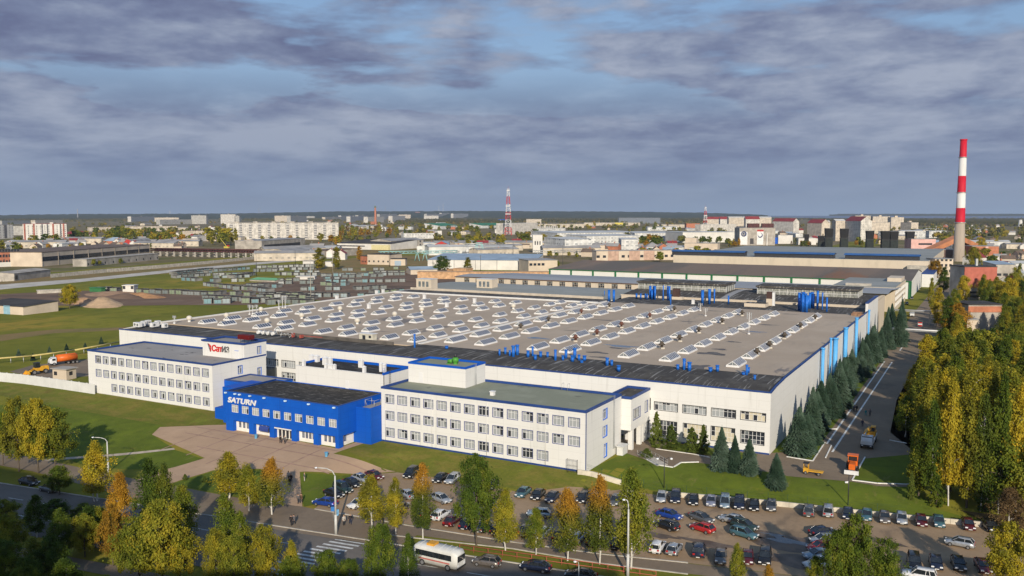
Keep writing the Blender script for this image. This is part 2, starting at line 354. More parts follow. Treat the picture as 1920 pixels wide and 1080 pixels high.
def drape(name,pts,m,off,world=False,step=2,kind='structure'):
    """polygon given in photo pixels (or world xy) laid on the terrain"""
    P=[Vector(p) if world else G(*p) for p in pts]; P=[(p[0],p[1]) for p in P]
    bm=bmesh.new(); vs=[bm.verts.new((x,y,0)) for x,y in P]; f=bm.faces.new(vs); bmesh.ops.triangulate(bm,faces=[f])
    xs=[p[0] for p in P]; ys=[p[1] for p in P]
    if max(ys)<400:
        for k in range(int(min(xs)//step)+1,int(max(xs)//step)+1):
            if -400<=k*step<=90: bmesh.ops.bisect_plane(bm,geom=bm.verts[:]+bm.edges[:]+bm.faces[:],plane_co=(k*step,0,0),plane_no=(1,0,0))
        for k in range(int(min(ys)//step)+1,int(max(ys)//step)+1):
            if 20<=k*step<=260: bmesh.ops.bisect_plane(bm,geom=bm.verts[:]+bm.edges[:]+bm.faces[:],plane_co=(0,k*step,0),plane_no=(0,1,0))
    for v in bm.verts: v.co.z=terr(v.co.x,v.co.y)+off
    for fc in bm.faces:
        fc.normal_update()
        if fc.normal.z<0: fc.normal_flip()
        fc.smooth=True
    me=bpy.data.meshes.new(name); bm.to_mesh(me); bm.free(); me.materials.append(m)
    o=bpy.data.objects.new(name,me); COL.objects.link(o); o['kind']=kind; return o
drape('bank',[(-260,133),(-206,131),(-160,131),(-152,134),(-150,143.5),(-206,143.5),(-260,147)],bankm,.02,True)
drape('bank',[(-112,143.5),(-112,134),(-100,131),(-66,134),(-57,142),(-63,143.5)],bankm,.02,True)
drape('lawn',[(230,880),(150,870),(130,862),(205,856),(326,843),(380,860),(312,880)],lawn,.02)
drape('lawn',[(0,850),(0,760),(180,745),(260,770),(410,800),(300,800),(284,815),(326,841),(205,852),(60,862)],lawn,.015)
drape('lawn',[(320,908),(345,900),(400,884),(504,882),(518,940),(450,933)],lawn,.02)
drape('lawn',[(562,887),(640,892),(668,890),(690,896),(640,912),(600,945),(570,950)],lawn,.02)
drape('lawn',[(1172,849),(1210,862),(1262,877),(1277,868),(1310,868),(1440,884),(1477,893),(1595,903),(1652,912),(1700,913),(1760,955),(1860,983),(1440,941),(1235,922),(1165,906),(1105,880)],lawn,.02)
drape('parking_lot',[(640,912),(700,889),(745,886),(820,896),(970,922),(1165,918),(1236,929),(1440,948),(1665,971),(1862,991),(2100,1015),(2300,1170),(1920,1130),(1290,1056),(960,1016),(590,954),(600,945)],lotm,.03)
drape('plaza',[(285,815),(300,801),(428,797),(432,804),(632,841),(672,828),(684,831),(625,851),(742,884),(690,889),(562,885),(567,951),(516,943),(505,880),(480,879),(400,882),(345,898),(318,908),(260,922),(225,912),(312,880),(384,859)],pav,.03)
drape('footpath',[(-60,838),(60,858),(250,898),(480,940),(566,950),(590,955),(960,1017),(1290,1057),(1700,1105),(1700,1128),(1290,1076),(1120,1055),(960,1028),(782,1004),(740,1028),(520,994),(400,968),(250,935),(60,884),(-60,862)],asphalt,.045)
drape('footpath',[(326,840),(328,843),(205,856),(60,866),(60,862),(205,852)],pathm,.035)
S0=G(400,969); S1=G(1190,1092)
sd=(S1-S0); sd.z=0; sd.normalize(); sn=Vector((sd.y,-sd.x,0))
def SP(s,t): p=S0+sd*s+sn*t; return (p.x,p.y)
drape('street',[SP(-160,0),SP(200,0),SP(200,17),SP(-160,17)],roadasph,.035,True)
drape('footpath',[SP(-160,21),SP(200,21),SP(200,24),SP(-160,24)],asphalt,.035,True)
paint=mat('white_road_paint',(.55,.55,.53),.7,.25,1.5)
s0=(Vector((*SP(0,0),0))-G(590,1012)).length
zc=G(640,1030); s_z=(Vector((zc.x,zc.y,0))-Vector((S0.x,S0.y,0))).dot(sd)
for k in range(13):
    t=1.0+k*1.15; drape('road_marking',[SP(s_z-3-k*.35,t),SP(s_z+2.2-k*.35,t),SP(s_z+2.2-k*.35,t+.5),SP(s_z-3-k*.35,t+.5)],paint,.045,True)
for k in range(-12,16):
    for t in (5.2,11.0):
        if abs(k*8-s_z+1)<8: continue
        drape('road_marking',[SP(k*8,t),SP(k*8+3.5,t),SP(k*8+3.5,t+.18),SP(k*8,t+.18)],paint,.045,True)
# factory yard and alley
drape('yard',[(1150,815),(1172,849),(1210,862),(1262,877),(1277,868),(1310,868),(1440,884),(1477,893),(1595,903),(1652,912),(1700,913),(1730,860)]+[(G(0,0,0)[0],0)]*0+[(1760,820),(1560,780),(1440,850),(1200,828)],asphalt,.03)
drape('factory_road',[(-29.5,171),(-9,171),(-11.5,190),(-17,204),(-18.8,240),(-18.6,335),(-17,362),(-14,420),(-13,700),(-28,700),(-30,460),(-29.5,330)],asphalt,.04,True)
drape('dirt_verge',[(-29.6,172.8),(-28.8,172.8),(-28.8,330),(-29.6,330)],drygrass,.035,True)
drape('yard',[(-68,171.5),(-29.5,171.5),(-29.5,161),(-64,161)],asphalt,.025,True)
drape('factory_road',[(-10,348),(30,346),(30,356),(-10,358)],asphalt,.03,True)
drape('wood_floor',[(-9,172),(-2,158),(6,152),(60,165),(140,250),(140,520),(-12,500),(-16,362),(-18,335),(-18,240),(-16.5,206),(-11,191)],woodfloor,.02,True)
for a,b in (((1545,795+65),(1657.5,677.5)),):
    pass
lw=mat('white_lane_paint',(.70,.70,.66),.7,.15,1)
drape('road_marking',[(-27.9,187),(-27.5,187),(-27.6,303),(-28.0,303)],lw,.055,True)
drape('road_marking',[(-25.9,181),(-25.5,181),(-25.3,303),(-25.7,303)],lw,.055,True)
drape('road_marking',[(-25.6,330),(-25.2,330),(-25.2,345),(-25.6,345)],lw,.055,True)
# patches of the far ground
drape('dirt_yard',[(75,690-20),(200,668),(330,620+38),(330,640),(200,655)],dirt,.03) if 0 else None
drape('dirt_yard',[(0,552),(70,548),(170,545),(330,542),(560,556),(590,560),(480,572),(330,572),(180,574),(60,572),(0,572)],dirt,.05)
drape('dirt_yard',[(400,540),(560,520),(820,505),(1040,520),(1010,545),(735,547),(640,568)],dirt,.04)
drape('dirt_yard',[(540,498),(700,480),(900,478),(880,505),(600,520)],drygrass,.03)
drape('dry_field',[(-60,543),(-60,527),(120,517),(390,490),(560,478),(760,466),(860,462),(860,466),(560,488),(300,514),(0,540)],drygrass,.04)
drape('concrete_road',[(-60,545),(-60,538),(150,523),(330,505),(480,492),(640,480),(640,483),(480,496),(330,510),(150,529),(0,543)],concpale,.06)
drape('dry_field',[(0,640),(100,625),(380,612),(400,608),(100,618),(0,628)],drygrass,.03)
drape('yard',[(18,697),(60,685),(180,672),(200,700),(178,705),(140,707),(90,712)],asphalt,.03)
# lake near the horizon and its far shore, far woods as ground tone
water=mat('grey_blue_water',(.05,.10,.23),.4,.1,.001)
def far_xy(px,dist): 
    r=ray(px,402); v=Vector((r[0],r[1],0)).normalized()*dist; return (v.x,v.y)
drape('lake',[far_xy(1390,19000),far_xy(1560,11500),far_xy(1750,9300),far_xy(2300,8300),far_xy(2300,28500),far_xy(1390,28500)],water,.3,True)

townm=mat_layers('town_ground',(0.149,0.125,0.054),[((0.230,0.175,0.108),.02,.42,.6,None,.9),((0.108,0.119,0.030),.012,.5,.68,None,.9),((0.338,0.263,0.204),.05,.6,.66,(1,.4,1),.8)],.95,.1)
drape('town_ground',[(-60,520),(130,508),(480,478),(600,474),(830,470),(1000,500),(1230,500),(1700,520),(1980,560),(1980,408.5),(1560,409.5),(1340,409.5),(960,408),(-60,409)],townm,.02)

wet=mat('dark_puddle',(.06,.06,.065),.12,.2,.5,0,.6); damp=mat('damp_brown_patch',(.13,.095,.07),.6,.3,.4)
def blob(name,px,py,rx,ry,m,off,seed):
    c=G(px,py); rr=random.Random(seed); P=[]
    for i in range(26): a=2*math.pi*i/26; k=1+.22*math.sin(3*a+seed)+.16*math.sin(5*a+2*seed)+rr.uniform(-.08,.08); P.append((c.x+rx*k*math.cos(a),c.y+ry*k*math.sin(a)))
    drape(name,P,m,off,True)
blob('damp_ground',1480,1018,6.2,3.4,damp,.045,1); blob('puddle',1482,1016,3.4,1.0,wet,.055,2); blob('damp_ground',1475,1050,5,2.2,damp,.045,4); blob('puddle',1450,1003,1.6,.5,wet,.055,5); blob('damp_ground',1330,1020,4,1.3,damp,.045,6); blob('damp_ground',1240,1005,2.5,1,damp,.045,7); blob('damp_ground',1620,1010,5,1.6,damp,.045,8); blob('puddle',820,930,1.6,.7,damp,.05,9)

seam=mat('dark_paver_row',(.34,.215,.155),.9,.2,.8)
def seams():
    for k in range(9):
        y=113+k*2.9
        a,b=(-150,-104) if y<134 else (-150,-116)
    for y in (123.5,129,133.2): 
        x0={123.5:-146,129:-156,133.2:-158}[y]; x1={123.5:-108,129:-103,133.2:-114}[y]; drape('paver_row',[(x0+(8 if y<120 else 2),y),(x1,y),(x1,y+.35),(x0+(8 if y<120 else 2),y+.35)],seam,.04,True)
    for x in (-150,-142,-134,-126,-118): drape('paver_row',[(x,119 if x<-140 else 117),(x+.35,119 if x<-140 else 117),(x+.35,133.9),(x,133.9)],seam,.041,True)
seams()
# ---------------------------------------------------------------- building helpers
def wall(mb,a,b,z0,z1,holes=(),depth=.22,mi=0,mr=1,trim=True):
    """wall from a to b (left to right seen from outside) with real openings and reveals"""
    a=Vector(a).to_2d(); b=Vector(b).to_2d(); L=(b-a).length; u=(b-a)/L; n=Vector((u.y,-u.x))
    ss=sorted({0,L,*[h[0] for h in holes],*[h[1] for h in holes]}); zs=sorted({z0,z1,*[h[2] for h in holes],*[h[3] for h in holes]})
    P=lambda s,z,d=0: (a.x+u.x*s-n.x*d,a.y+u.y*s-n.y*d,z)
    for i in range(len(ss)-1):
        for j in range(len(zs)-1):
            sm=(ss[i]+ss[i+1])/2; zm=(zs[j]+zs[j+1])/2
            if any(h[0]<sm<h[1] and h[2]<zm<h[3] for h in holes): continue
            mb.face([P(ss[i],zs[j]),P(ss[i+1],zs[j]),P(ss[i+1],zs[j+1]),P(ss[i],zs[j+1])],mi)
    for s0,s1,h0,h1 in holes:
        for q in ([P(s0,h0),P(s0,h1),P(s0,h1,depth),P(s0,h0,depth)],[P(s1,h0,depth),P(s1,h1,depth),P(s1,h1),P(s1,h0)],[P(s0,h1),P(s1,h1),P(s1,h1,depth),P(s0,h1,depth)],[P(s0,h0,depth),P(s1,h0,depth),P(s1,h0),P(s0,h0)]):
            mb.face(q,mr)
        if trim:
            w=.09; d=-.02
            for q in ((s0-w,s1+w,h1,h1+w),(s0-w,s1+w,h0-w,h0),(s0-w,s0,h0,h1),(s1,s1+w,h0,h1)):
                mb.face([P(q[0],q[2],d),P(q[1],q[2],d),P(q[1],q[3],d),P(q[0],q[3],d)],mr)
WD={}
def window_data(w,h,cols,rows,style,seed=0,fm=None):
    """shared window meshes: local x along the wall, y into the wall"""
    key=(round(w,2),round(h,2),cols,rows,style,seed)
    if key in WD: return WD[key]
    rnd=random.Random(hash(key)&0xffff); p=MB(); cw=w/cols
    rh=[h] if rows==1 else ([h*.7,h*.3] if rows==2 else [h/rows]*rows)
    dark=rnd.randrange(cols) if rnd.random()<.55 else -1
    for i in range(cols):
        z=0
        for j,r in enumerate(rh):
            if style=='blind': mi=0 if i!=dark or j else 2
            elif style=='dark': mi=2 if rnd.random()<.8 else 3
            elif style=='mixed': mi=rnd.choice([0,0,2,3])
            elif style=='cream': mi=rnd.choice([1,1,1,2])
            elif style=='half': mi=0 if i<cols/2 else 2
            else: mi=3
            p.face([(i*cw,0,z),((i+1)*cw,0,z),((i+1)*cw,0,z+r),(i*cw,0,z+r)],mi); z+=r
    f=MB(); t=.07; d=.06
    f.box(0,w,-d,.02,0,t); f.box(0,w,-d,.02,h-t,h); f.box(0,t,-d,.02,t,h-t); f.box(w-t,w,-d,.02,t,h-t)
    for i in range(1,cols): f.box(i*cw-t*.55,i*cw+t*.55,-d*.9,.02,t,h-t)
    z=0
    for r in rh[:-1]: z+=r; f.box(t,w-t,-d*.8,.019,z-t*.45,z+t*.45)
    s=MB(); s.box(-.05,w+.05,-.34,-.02,-.06,-.005)
    WD[key]=(p.data('window_pane',[blind,blind2,glassd,glassg]),f.data('window_frame',[fm or frame_w]),s.data('window_sill',[frame_w]))
    return WD[key]
def put_window(root,a,b,s0,s1,z0,z1,cols=3,rows=2,style='blind',seed=0,depth=.22,sill=False,fm=None):
    a=Vector(a).to_2d(); b=Vector(b).to_2d(); u=(b-a).normalized(); n=Vector((u.y,-u.x)); ang=math.atan2(u.y,u.x)
    d=window_data(s1-s0,z1-z0,cols,rows,style,seed,fm); p=a+u*s0-n*(depth-.012); loc=Vector((p.x,p.y,z0))-root.location
    w=inst(d[0],'window',root,loc,ang); inst(d[1],'frame',w,(0,0,0))
    if sill: inst(d[2],'sill',w,(0,-depth+.2,0))
    return w
def ring(mb,x0,x1,y0,y1,z0,z1,t,mi=0):
    mb.box(x0,x1,y0,y0+t,z0,z1,mi); mb.box(x0,x1,y1-t,y1,z0,z1,mi); mb.box(x0,x0+t,y0+t,y1-t,z0,z1,mi); mb.box(x1-t,x1,y0+t,y1-t,z0,z1,mi)
def roof_sheet(root,x0,x1,y0,y1,z,m,name='roof'):
    mb=MB(); mb.box(x0,x1,y0,y1,z-.25,z); return mb.build(name,m,root)
def ladder(root,x,y,z0,z1,ax='x',m=None):
    mb=MB(); w=.25
    for s in (-w,w):
        p=(x+s,y) if ax=='x' else (x,y+s); mb.tube((*p,z0),(*p,z1),.035,n=5)
    k=int((z1-z0)/.45)
    for i in range(k):
        z=z0+.3+i*.45
        if ax=='x': mb.tube((x-w,y,z),(x+w,y,z),.02,n=4)
        else: mb.tube((x,y-w,z),(x,y+w,z),.02,n=4)
    return mb.build('ladder',m or steel,root)
def textmesh(name,body,size,mat_,parent,loc,rz=0,shear=0,offset=0,extr=.06,xs=1,space=1):
    c=bpy.data.curves.new('lettering','FONT'); c.body=body; c.size=size; c.shear=shear; c.offset=offset; c.extrude=extr; c.space_character=space
    o=bpy.data.objects.new('t',c); COL.objects.link(o); dg=bpy.context.evaluated_depsgraph_get(); dg.update()
    me=bpy.data.meshes.new_from_object(o.evaluated_get(dg)); bpy.data.objects.remove(o)
    me.transform(Matrix.Rotation(math.pi/2,4,'X')); me.transform(Matrix.Diagonal((xs,1,1,1))); me.materials.clear(); me.materials.append(mat_)
    q=bpy.data.objects.new(name,me); COL.objects.link(q); q.parent=parent; q.location=Vector(loc)-(parent.location if parent.parent is None else Vector((0,0,0))); q.rotation_euler=(0,0,rz); return q
rng=random.Random(11)
sty=lambda: rng.choices(['blind','mixed','dark'],[.62,.28,.10])[0]

# ---------------------------------------------------------------- right office
def right_office():
    X0,X1,Y0,Y1,T=-111,-63.7,144,161.5,11.3
    t=thing('office_building','white three storey office nearest the car park, green fan on its penthouse','office building',((X0+X1)/2,Y0,0))
    mb=MB(); hs=[]
    for r,(z0,z1,n) in enumerate(((8.35,10.15,14),(4.8,6.6,14),(1.2,3.0,12))):
        for i in range(n): s=1.0+3.285*i; hs.append((s,s+2.3,z0,z1))
    wall(mb,(X0,Y0),(X1,Y0),-1.5,T,hs)
    hr=[(8.0,10.2,8.3,10.3),(8.0,10.2,4.8,6.9),(8.6,10.2,.7,3.3)]
    wall(mb,(X1,Y0),(X1,Y1),-1.5,T,hr,.3,0,2); wall(mb,(X1,Y1),(X0,Y1),-1.5,T); wall(mb,(X0,Y1),(X0,Y0),-1.5,T)
    mb.build('wall',[white,blueframe,bluereveal],t)
    for k,h in enumerate(hs): put_window(t,(X0,Y0),(X1,Y0),*h,3,2,sty(),rng.randrange(4))
    for h in hr: put_window(t,(X1,Y0),(X1,Y1),*h,2,2,'mixed',1,.3)
    roof_sheet(t,X0+.3,X1-.3,Y0+.3,Y1-.3,T-.05,roofgreen)
    mb=MB(); ring(mb,X0-.06,X1+.06,Y0-.06,Y1+.06,T+.0,T+.45,.42); mb.build('parapet',bluetrim,t)
    mb=MB(); mb.box(X0,X1,Y0-.05,Y0-.001,-1.5,.35); mb.build('plinth',bluetrim,t)
    mb=MB(); mb.box(X1-.08,X1+.05,Y0-.05,Y0+.08,.36,T-.01); mb.build('corner_trim',bluetrim,t)
    for x in (-110.85,-99,-86,-73):
        d=MB(); d.tube((x+.9,Y0-.09,.4),(x+.9,Y0-.09,T-.02),.06,n=5); d.build('downpipe',white2,t)
    # penthouse
    x0,x1,y0,y1,z1=-110.4,-95.6,153,161.2,15.3
    ph=MB(); ph.box(x0,x1,y0,y1,T-.04,z1,0,skip='t').build('penthouse_wall',white,t)
    r=MB(); r.box(x0+.3,x1-.3,y0+.3,y1-.3,z1-.3,z1-.05); r.build('penthouse_roof',roofgreen,t)
    r=MB(); ring(r,x0-.05,x1+.05,y0-.05,y1+.05,z1,z1+.42,.4); r.build('penthouse_parapet',bluewall,t)
    d=MB(); d.box(-107.6,-106.5,y0-.06,y0-.002,T+.1,T+2.3); d.build('door',frame_w,t)
    ladder(t,-95.2,156.5,T,z1+.8,'y')
    ladder(t,X1+.25,157.2,1.5,T+1.0,'y')
    rl=MB()
    for x in (-76.5,-75.2):
        for y in (160.3,161.3): rl.tube((x,y,T),(x,y,T+1.5),.04,n=5)
        rl.tube((x,160.3,T+1.5),(x,161.3,T+1.5),.04,n=5)
    rl.build('roof_railing',steel,t)
    v=MB(); v.box(-87.4,-86.6,149.2,150,T-.05,T+.7); v.box(-87.5,-86.5,149.1,150.1,T+.7,T+.85); v.build('roof_vent',frame_w,t)
    g=thing('rooftop_fan','green painted extractor fan standing on the penthouse roof','fan',(-101.2,157.8,z1-.05))
    m=MB(); m.lathe((-101.2,157.8,z1-.05),[(.55,0),(.55,.5),(.75,.6),(.75,1.2),(.4,1.5)],10); m.build('fan_housing',mat('green_paint',(.07,.28,.04),.5),g)
    m=MB(); m.tube((-102.9,157.4,z1+.5),(-101.9,157.7,z1+.6),.42,.5,10); m.box(-103.1,-102.3,157.1,157.9,z1-.05,z1+.1); m.build('intake',MATS['green_paint'],g)
    m=MB(); m.tube((-101.2,157.8,z1+1.45),(-101.2,157.8,z1+2.2),.32,.3,10); m.build('outlet',darkmetal,g)
right_office()
# ---------------------------------------------------------------- left office with the sign tower
def left_office():
    X0,X1,Y0,Y1,T=-208.3,-161.5,144,161.6,11.8
    t=thing('office_building','white three storey office with a corner tower carrying a red and grey sign','office building',((X0+X1)/2,Y0,.5))
    mb=MB(); hs=[]
    for z0,z1,k0 in ((8.95,10.85,0),(5.35,7.2,0),(1.9,3.75,2)):
        for i in range(k0,14): s=3.2+3.09*i; hs.append((s,s+2.1,z0,z1))
    wall(mb,(X0,Y0),(X1,Y0),-.5,T,hs)
    hr=[(8.1,9.5,8.5,10.5),(14.6,15.9,6.8,9.0),(8.1,9.4,4.3,6.0),(14.6,15.9,3,5)]
    wall(mb,(X1,Y0),(X1,Y1),-.5,T,hr,.25,0,2); wall(mb,(X1,Y1),(X0,Y1),-.5,T); wall(mb,(X0,Y1),(X0,Y0),-.5,T)
    mb.build('wall',[white,blueframe,bluereveal],t)
    for h in hs: put_window(t,(X0,Y0),(X1,Y0),*h,3,2,rng.choices(['blind','mixed','dark'],[.75,.2,.05])[0],rng.randrange(4))
    for h in hr: put_window(t,(X1,Y0),(X1,Y1),*h,2,2,'mixed',2,.25)
    roof_sheet(t,X0+.3,X1-.3,Y0+.3,Y1-.3,T-.05,roofmid)
    mb=MB(); ring(mb,X0-.06,X1+.06,Y0-.06,Y1+.06,T,T+.4,.38); mb.build('parapet',bluetrim,t)
    mb=MB(); mb.box(X0,X1,Y0-.05,Y0-.001,-.5,.9); mb.build('plinth',concrete,t)
    x0,x1,y0,y1,z1=-176.2,-161.46,154.2,161.8,15.5
    m=MB(); wall(m,(x0,y0),(x1,y0),T-.3,z1); wall(m,(x1,y0),(x1,y1),T-.3,z1,[(4.4,5.7,12.6,14.5)],.25,0,1); wall(m,(x1,y1),(x0,y1),T-.3,z1); wall(m,(x0,y1),(x0,y0),T-.3,z1); m.build('tower_wall',[white,bluereveal],t)
    put_window(t,(x1,y0),(x1,y1),4.4,5.7,12.6,14.5,2,1,'blind',3,.25)
    r=MB(); r.box(x0+.3,x1-.3,y0+.3,y1-.3,z1-.4,z1-.1); r.build('tower_roof',roofmid,t)
    r=MB(); ring(r,x0-.25,x1+.12,y0-.25,y1+.1,z1,z1+.42,.6); r.build('tower_parapet',bluetrim,t)
    d=MB(); d.box(-164.6,-163.5,y0-.07,y0-.002,T+.05,T+2.0); dd=d.build('door',frame_w,t)
    d=MB(); d.box(-164.75,-163.35,y0-.05,y0-.001,T+2.0,T+2.1); d.build('lintel',bluereveal,dd)
    red=mat('red_sign_letters',(.55,.012,.015),.5,.1); grey=mat('grey_sign_letters',(.12,.12,.13),.5,.1)
    sg=MB(); Z=12.9; X=-174.2; Yf=y0-.12
    # the mark: a split wing
    for k,(poly,mi) in enumerate((([(0,2.1),(.25,2.1),(.75,.9),(.95,0),(.55,.75)],1),([(.35,2.15),(1.25,1.55),(1.05,.95),(.75,1.35)],0),([(.85,.9),(1.2,1.2),(1.15,.2),(1.0,.05)],0))):
        b=[(X+a,Yf,Z+c) for a,c in poly]; f=[(X+a,Yf-.1,Z+c) for a,c in poly]; n=len(poly)
        sg.mesh(f+b,[tuple(range(n))[::-1],tuple(range(n,2*n))]+[(i,(i+1)%n,n+(i+1)%n,n+i) for i in range(n)],mi)
    so_=sg.build('sign',[red,grey],t)
    textmesh('lettering','\u0421\u0430\u0442',2.15,red,so_,(X+1.3-t.location.x,Yf-t.location.y,Z+.28-t.location.z),0,.1,.05,.08,1.06,.93)
    textmesh('lettering','\u0418\u0417',2.0,grey,so_,(X+4.95-t.location.x,Yf-t.location.y,Z+.28-t.location.z),0,.06,.045,.08,1.0,.96)
    g=thing('rooftop_tank','dark red boxy unit on legs on the sign tower roof','rooftop unit',(-163.3,157.2,z1-.1))
    m=MB()
    for a in (-1.3,1.3):
        for b in (-.6,.6): m.tube((-163.6+a,157+b,z1-.1),(-163.6+a,157+b,z1+1.0),.06,n=5)
    m.build('leg_frame',darkmetal,g)
    m=MB(); m.box(-165.6,-161.6,156.1,157.9,z1+1.0,z1+2.1); m.box(-165.7,-161.5,156.0,158,z1+1.4,z1+1.5); m.build('casing',mat('dark_red_paint',(.12,.008,.008),.6),g)
left_office()
# ---------------------------------------------------------------- blue entrance building
def entrance():
    X0,X1,Y0,Y1,T=-147.2,-114.9,134.7,150.2,8.85
    t=thing('entrance_building','bright blue two storey entrance hall with white lettering, flat black roof','entrance building',((X0+X1)/2,Y0,0))
    mb=MB(); hs=[(1.9+3.1*i,1.9+3.1*i+2.0,4.3,6.0) for i in range(10)]
    bays=[(2.3,7.0),(8.4,13.1),(14.5,19.4),(20.8,25.5),(26.9,31.4)]
    wall(mb,(X0,Y0),(X1,Y0),-.4,T,hs+[(a,b,-.2,2.45) for a,b in bays],.9,trim=False)
    wall(mb,(X1,Y0),(X1,Y1),-.4,T,[(1.4,5.8,-.2,2.45)],.9,trim=False); wall(mb,(X1,Y1),(X0,Y1),-.4,T); wall(mb,(X0,Y1),(X0,Y0),-.4,T)
    mb.build('wall',[bluewall,bluewall],t)
    for h in hs: put_window(t,(X0,Y0),(X1,Y0),*h,3,2,'blind' if rng.random()<.8 else 'mixed',rng.randrange(4),.1)
    gw=mat('white_ground_floor_panel',(.74,.72,.67),.6,.08,.6)
    for i,(a,b) in enumerate(bays):
        w=MB(); x0=X0+a; x1=X0+b; y=Y0+.85
        if i==2:
            w.box(x0,x1,y,y+.1,-.2,2.6); d=w.build('door_front',gw,t)
            for k in range(4):
                q=MB(); q.box(x0+.55+k*1.05,x0+1.25+k*1.05,y-.05,y-.002,.15,1.9); q.build('door_leaf',glassd,d)
            cn=MB(); cn.box(x0,x1,y-.85,y-.06,2.15,2.4); cn.build('canopy',frame_w,t)
        else:
            w.box(x0,x1,y,y+.1,-.2,2.6); d=w.build('ground_floor_panel',gw,t)
            for k in range(4 if i==3 else 3):
                xx=x0+.9+k*(b-a-.9)/(4 if i==3 else 3)*(.94 if i!=3 else 1); q=MB(); q.box(xx,xx+.62,y-.06,y-.002,.85,2.3,0); 
                q.box(xx+.1,xx+.54,y-.075,y-.061,.95,2.2,1); q.build('ground_floor_window',[blueframe,glassg],t)
    w=MB(); w.box(X1-.95,X1-.85,Y0+1.4,Y0+5.8,-.2,2.6); w.build('ground_floor_panel',gw,t)
    w=MB(); w.box(X1-.84,X1-.78,Y0+2.6,Y0+3.3,.85,2.3,0); w.box(X1-.775,X1-.765,Y0+2.7,Y0+3.2,.95,2.2,1); w.build('ground_floor_window',[blueframe,glassg],t)
    aw=MB(); aw.mesh([(X0+10.3,Y0-.4,1.75),(X0+13.1,Y0-.4,1.75),(X0+13.1,Y0-.02,2.3),(X0+10.3,Y0-.02,2.3),(X0+10.3,Y0-.4,1.2),(X0+13.1,Y0-.4,1.2)],[(0,1,2,3),(4,5,1,0)]); aw.build('awning',blueframe,t)
    roof_sheet(t,X0+.35,X1-.35,Y0+.35,Y1,T-.2,roofdark2)
    mb=MB(); mb.box(X0-.05,X1+.05,Y0-.05,Y0+.3,T,T+.12); mb.box(X1-.3,X1+.05,Y0+.3,Y1,T,T+.12); mb.box(X0-.05,X0+.3,Y0+.3,Y1,T,T+.12); mb.build('parapet',bluetrim,t)
    textmesh('lettering','SATURN',1.62,frame_w,t,(X0+.85,Y0-.12,6.5),0,.18,.05,.08,1.34,1.03)
    lampm=mat('floodlight_glass',(.55,.72,.85),.3,.1)
    for x in (0.2,3.1,4.5,7.6,11.8,17.9,24.4,31.2):
        f=MB(); f.box(X0+x,X0+x+.5,Y0-.55,Y0-.15,T-.42,T-.14,0); f.box(X0+x+.05,X0+x+.45,Y0-.15,Y0-.0,T-.34,T-.24,1); f.mesh([(X0+x,Y0-.56,T-.42),(X0+x+.5,Y0-.56,T-.42),(X0+x+.5,Y0-.3,T-.55),(X0+x,Y0-.3,T-.55)],[(0,1,2,3)],0); f.build('floodlight',[lampm,darkmetal],t)
    # wings
    w=MB(); w.box(-152.3,X0-.01,138.6,147.49,-.3,8.6); w.build('side_wing',bluewall,t)
    w=MB(); w.box(-161.45,X0-.01,147.5,156,0,7.7,0,top=1); ring(w,-161.4,X0-.02,147.52,156,7.7,8.0,.35,2); w.build('link_roof',[bluewall,roofmid,bluetrim],t)
    w=MB(); w.box(-156.1,-152.31,139.6,143.39,-.3,3.2); w.build('low_annex',bluewall,t)
    w=MB(); w.box(X1+.01,-111.06,140.4,150.15,-.5,7.3,0,top=1); ring(w,X1+.02,-111.05,140.35,150.15,7.3,7.7,.3,0); w.build('side_wing',[bluewall,roofmid],t)
    g=MB()
    for x in (-113.9,-111.5):
        for y in (142.2,144.4): g.tube((x,y,7.3),(x,y,8.9),.05,n=5)
        g.tube((x,142.2,8.9),(x,144.4,8.9),.04,n=5)
    g.tube((-113.9,142.2,8.9),(-111.5,142.2,8.9),.04,n=5); g.tube((-113.9,142.2,8.9),(-113.2,142.2,7.3),.03,n=4); g.build('roof_railing',steel,t)
entrance()
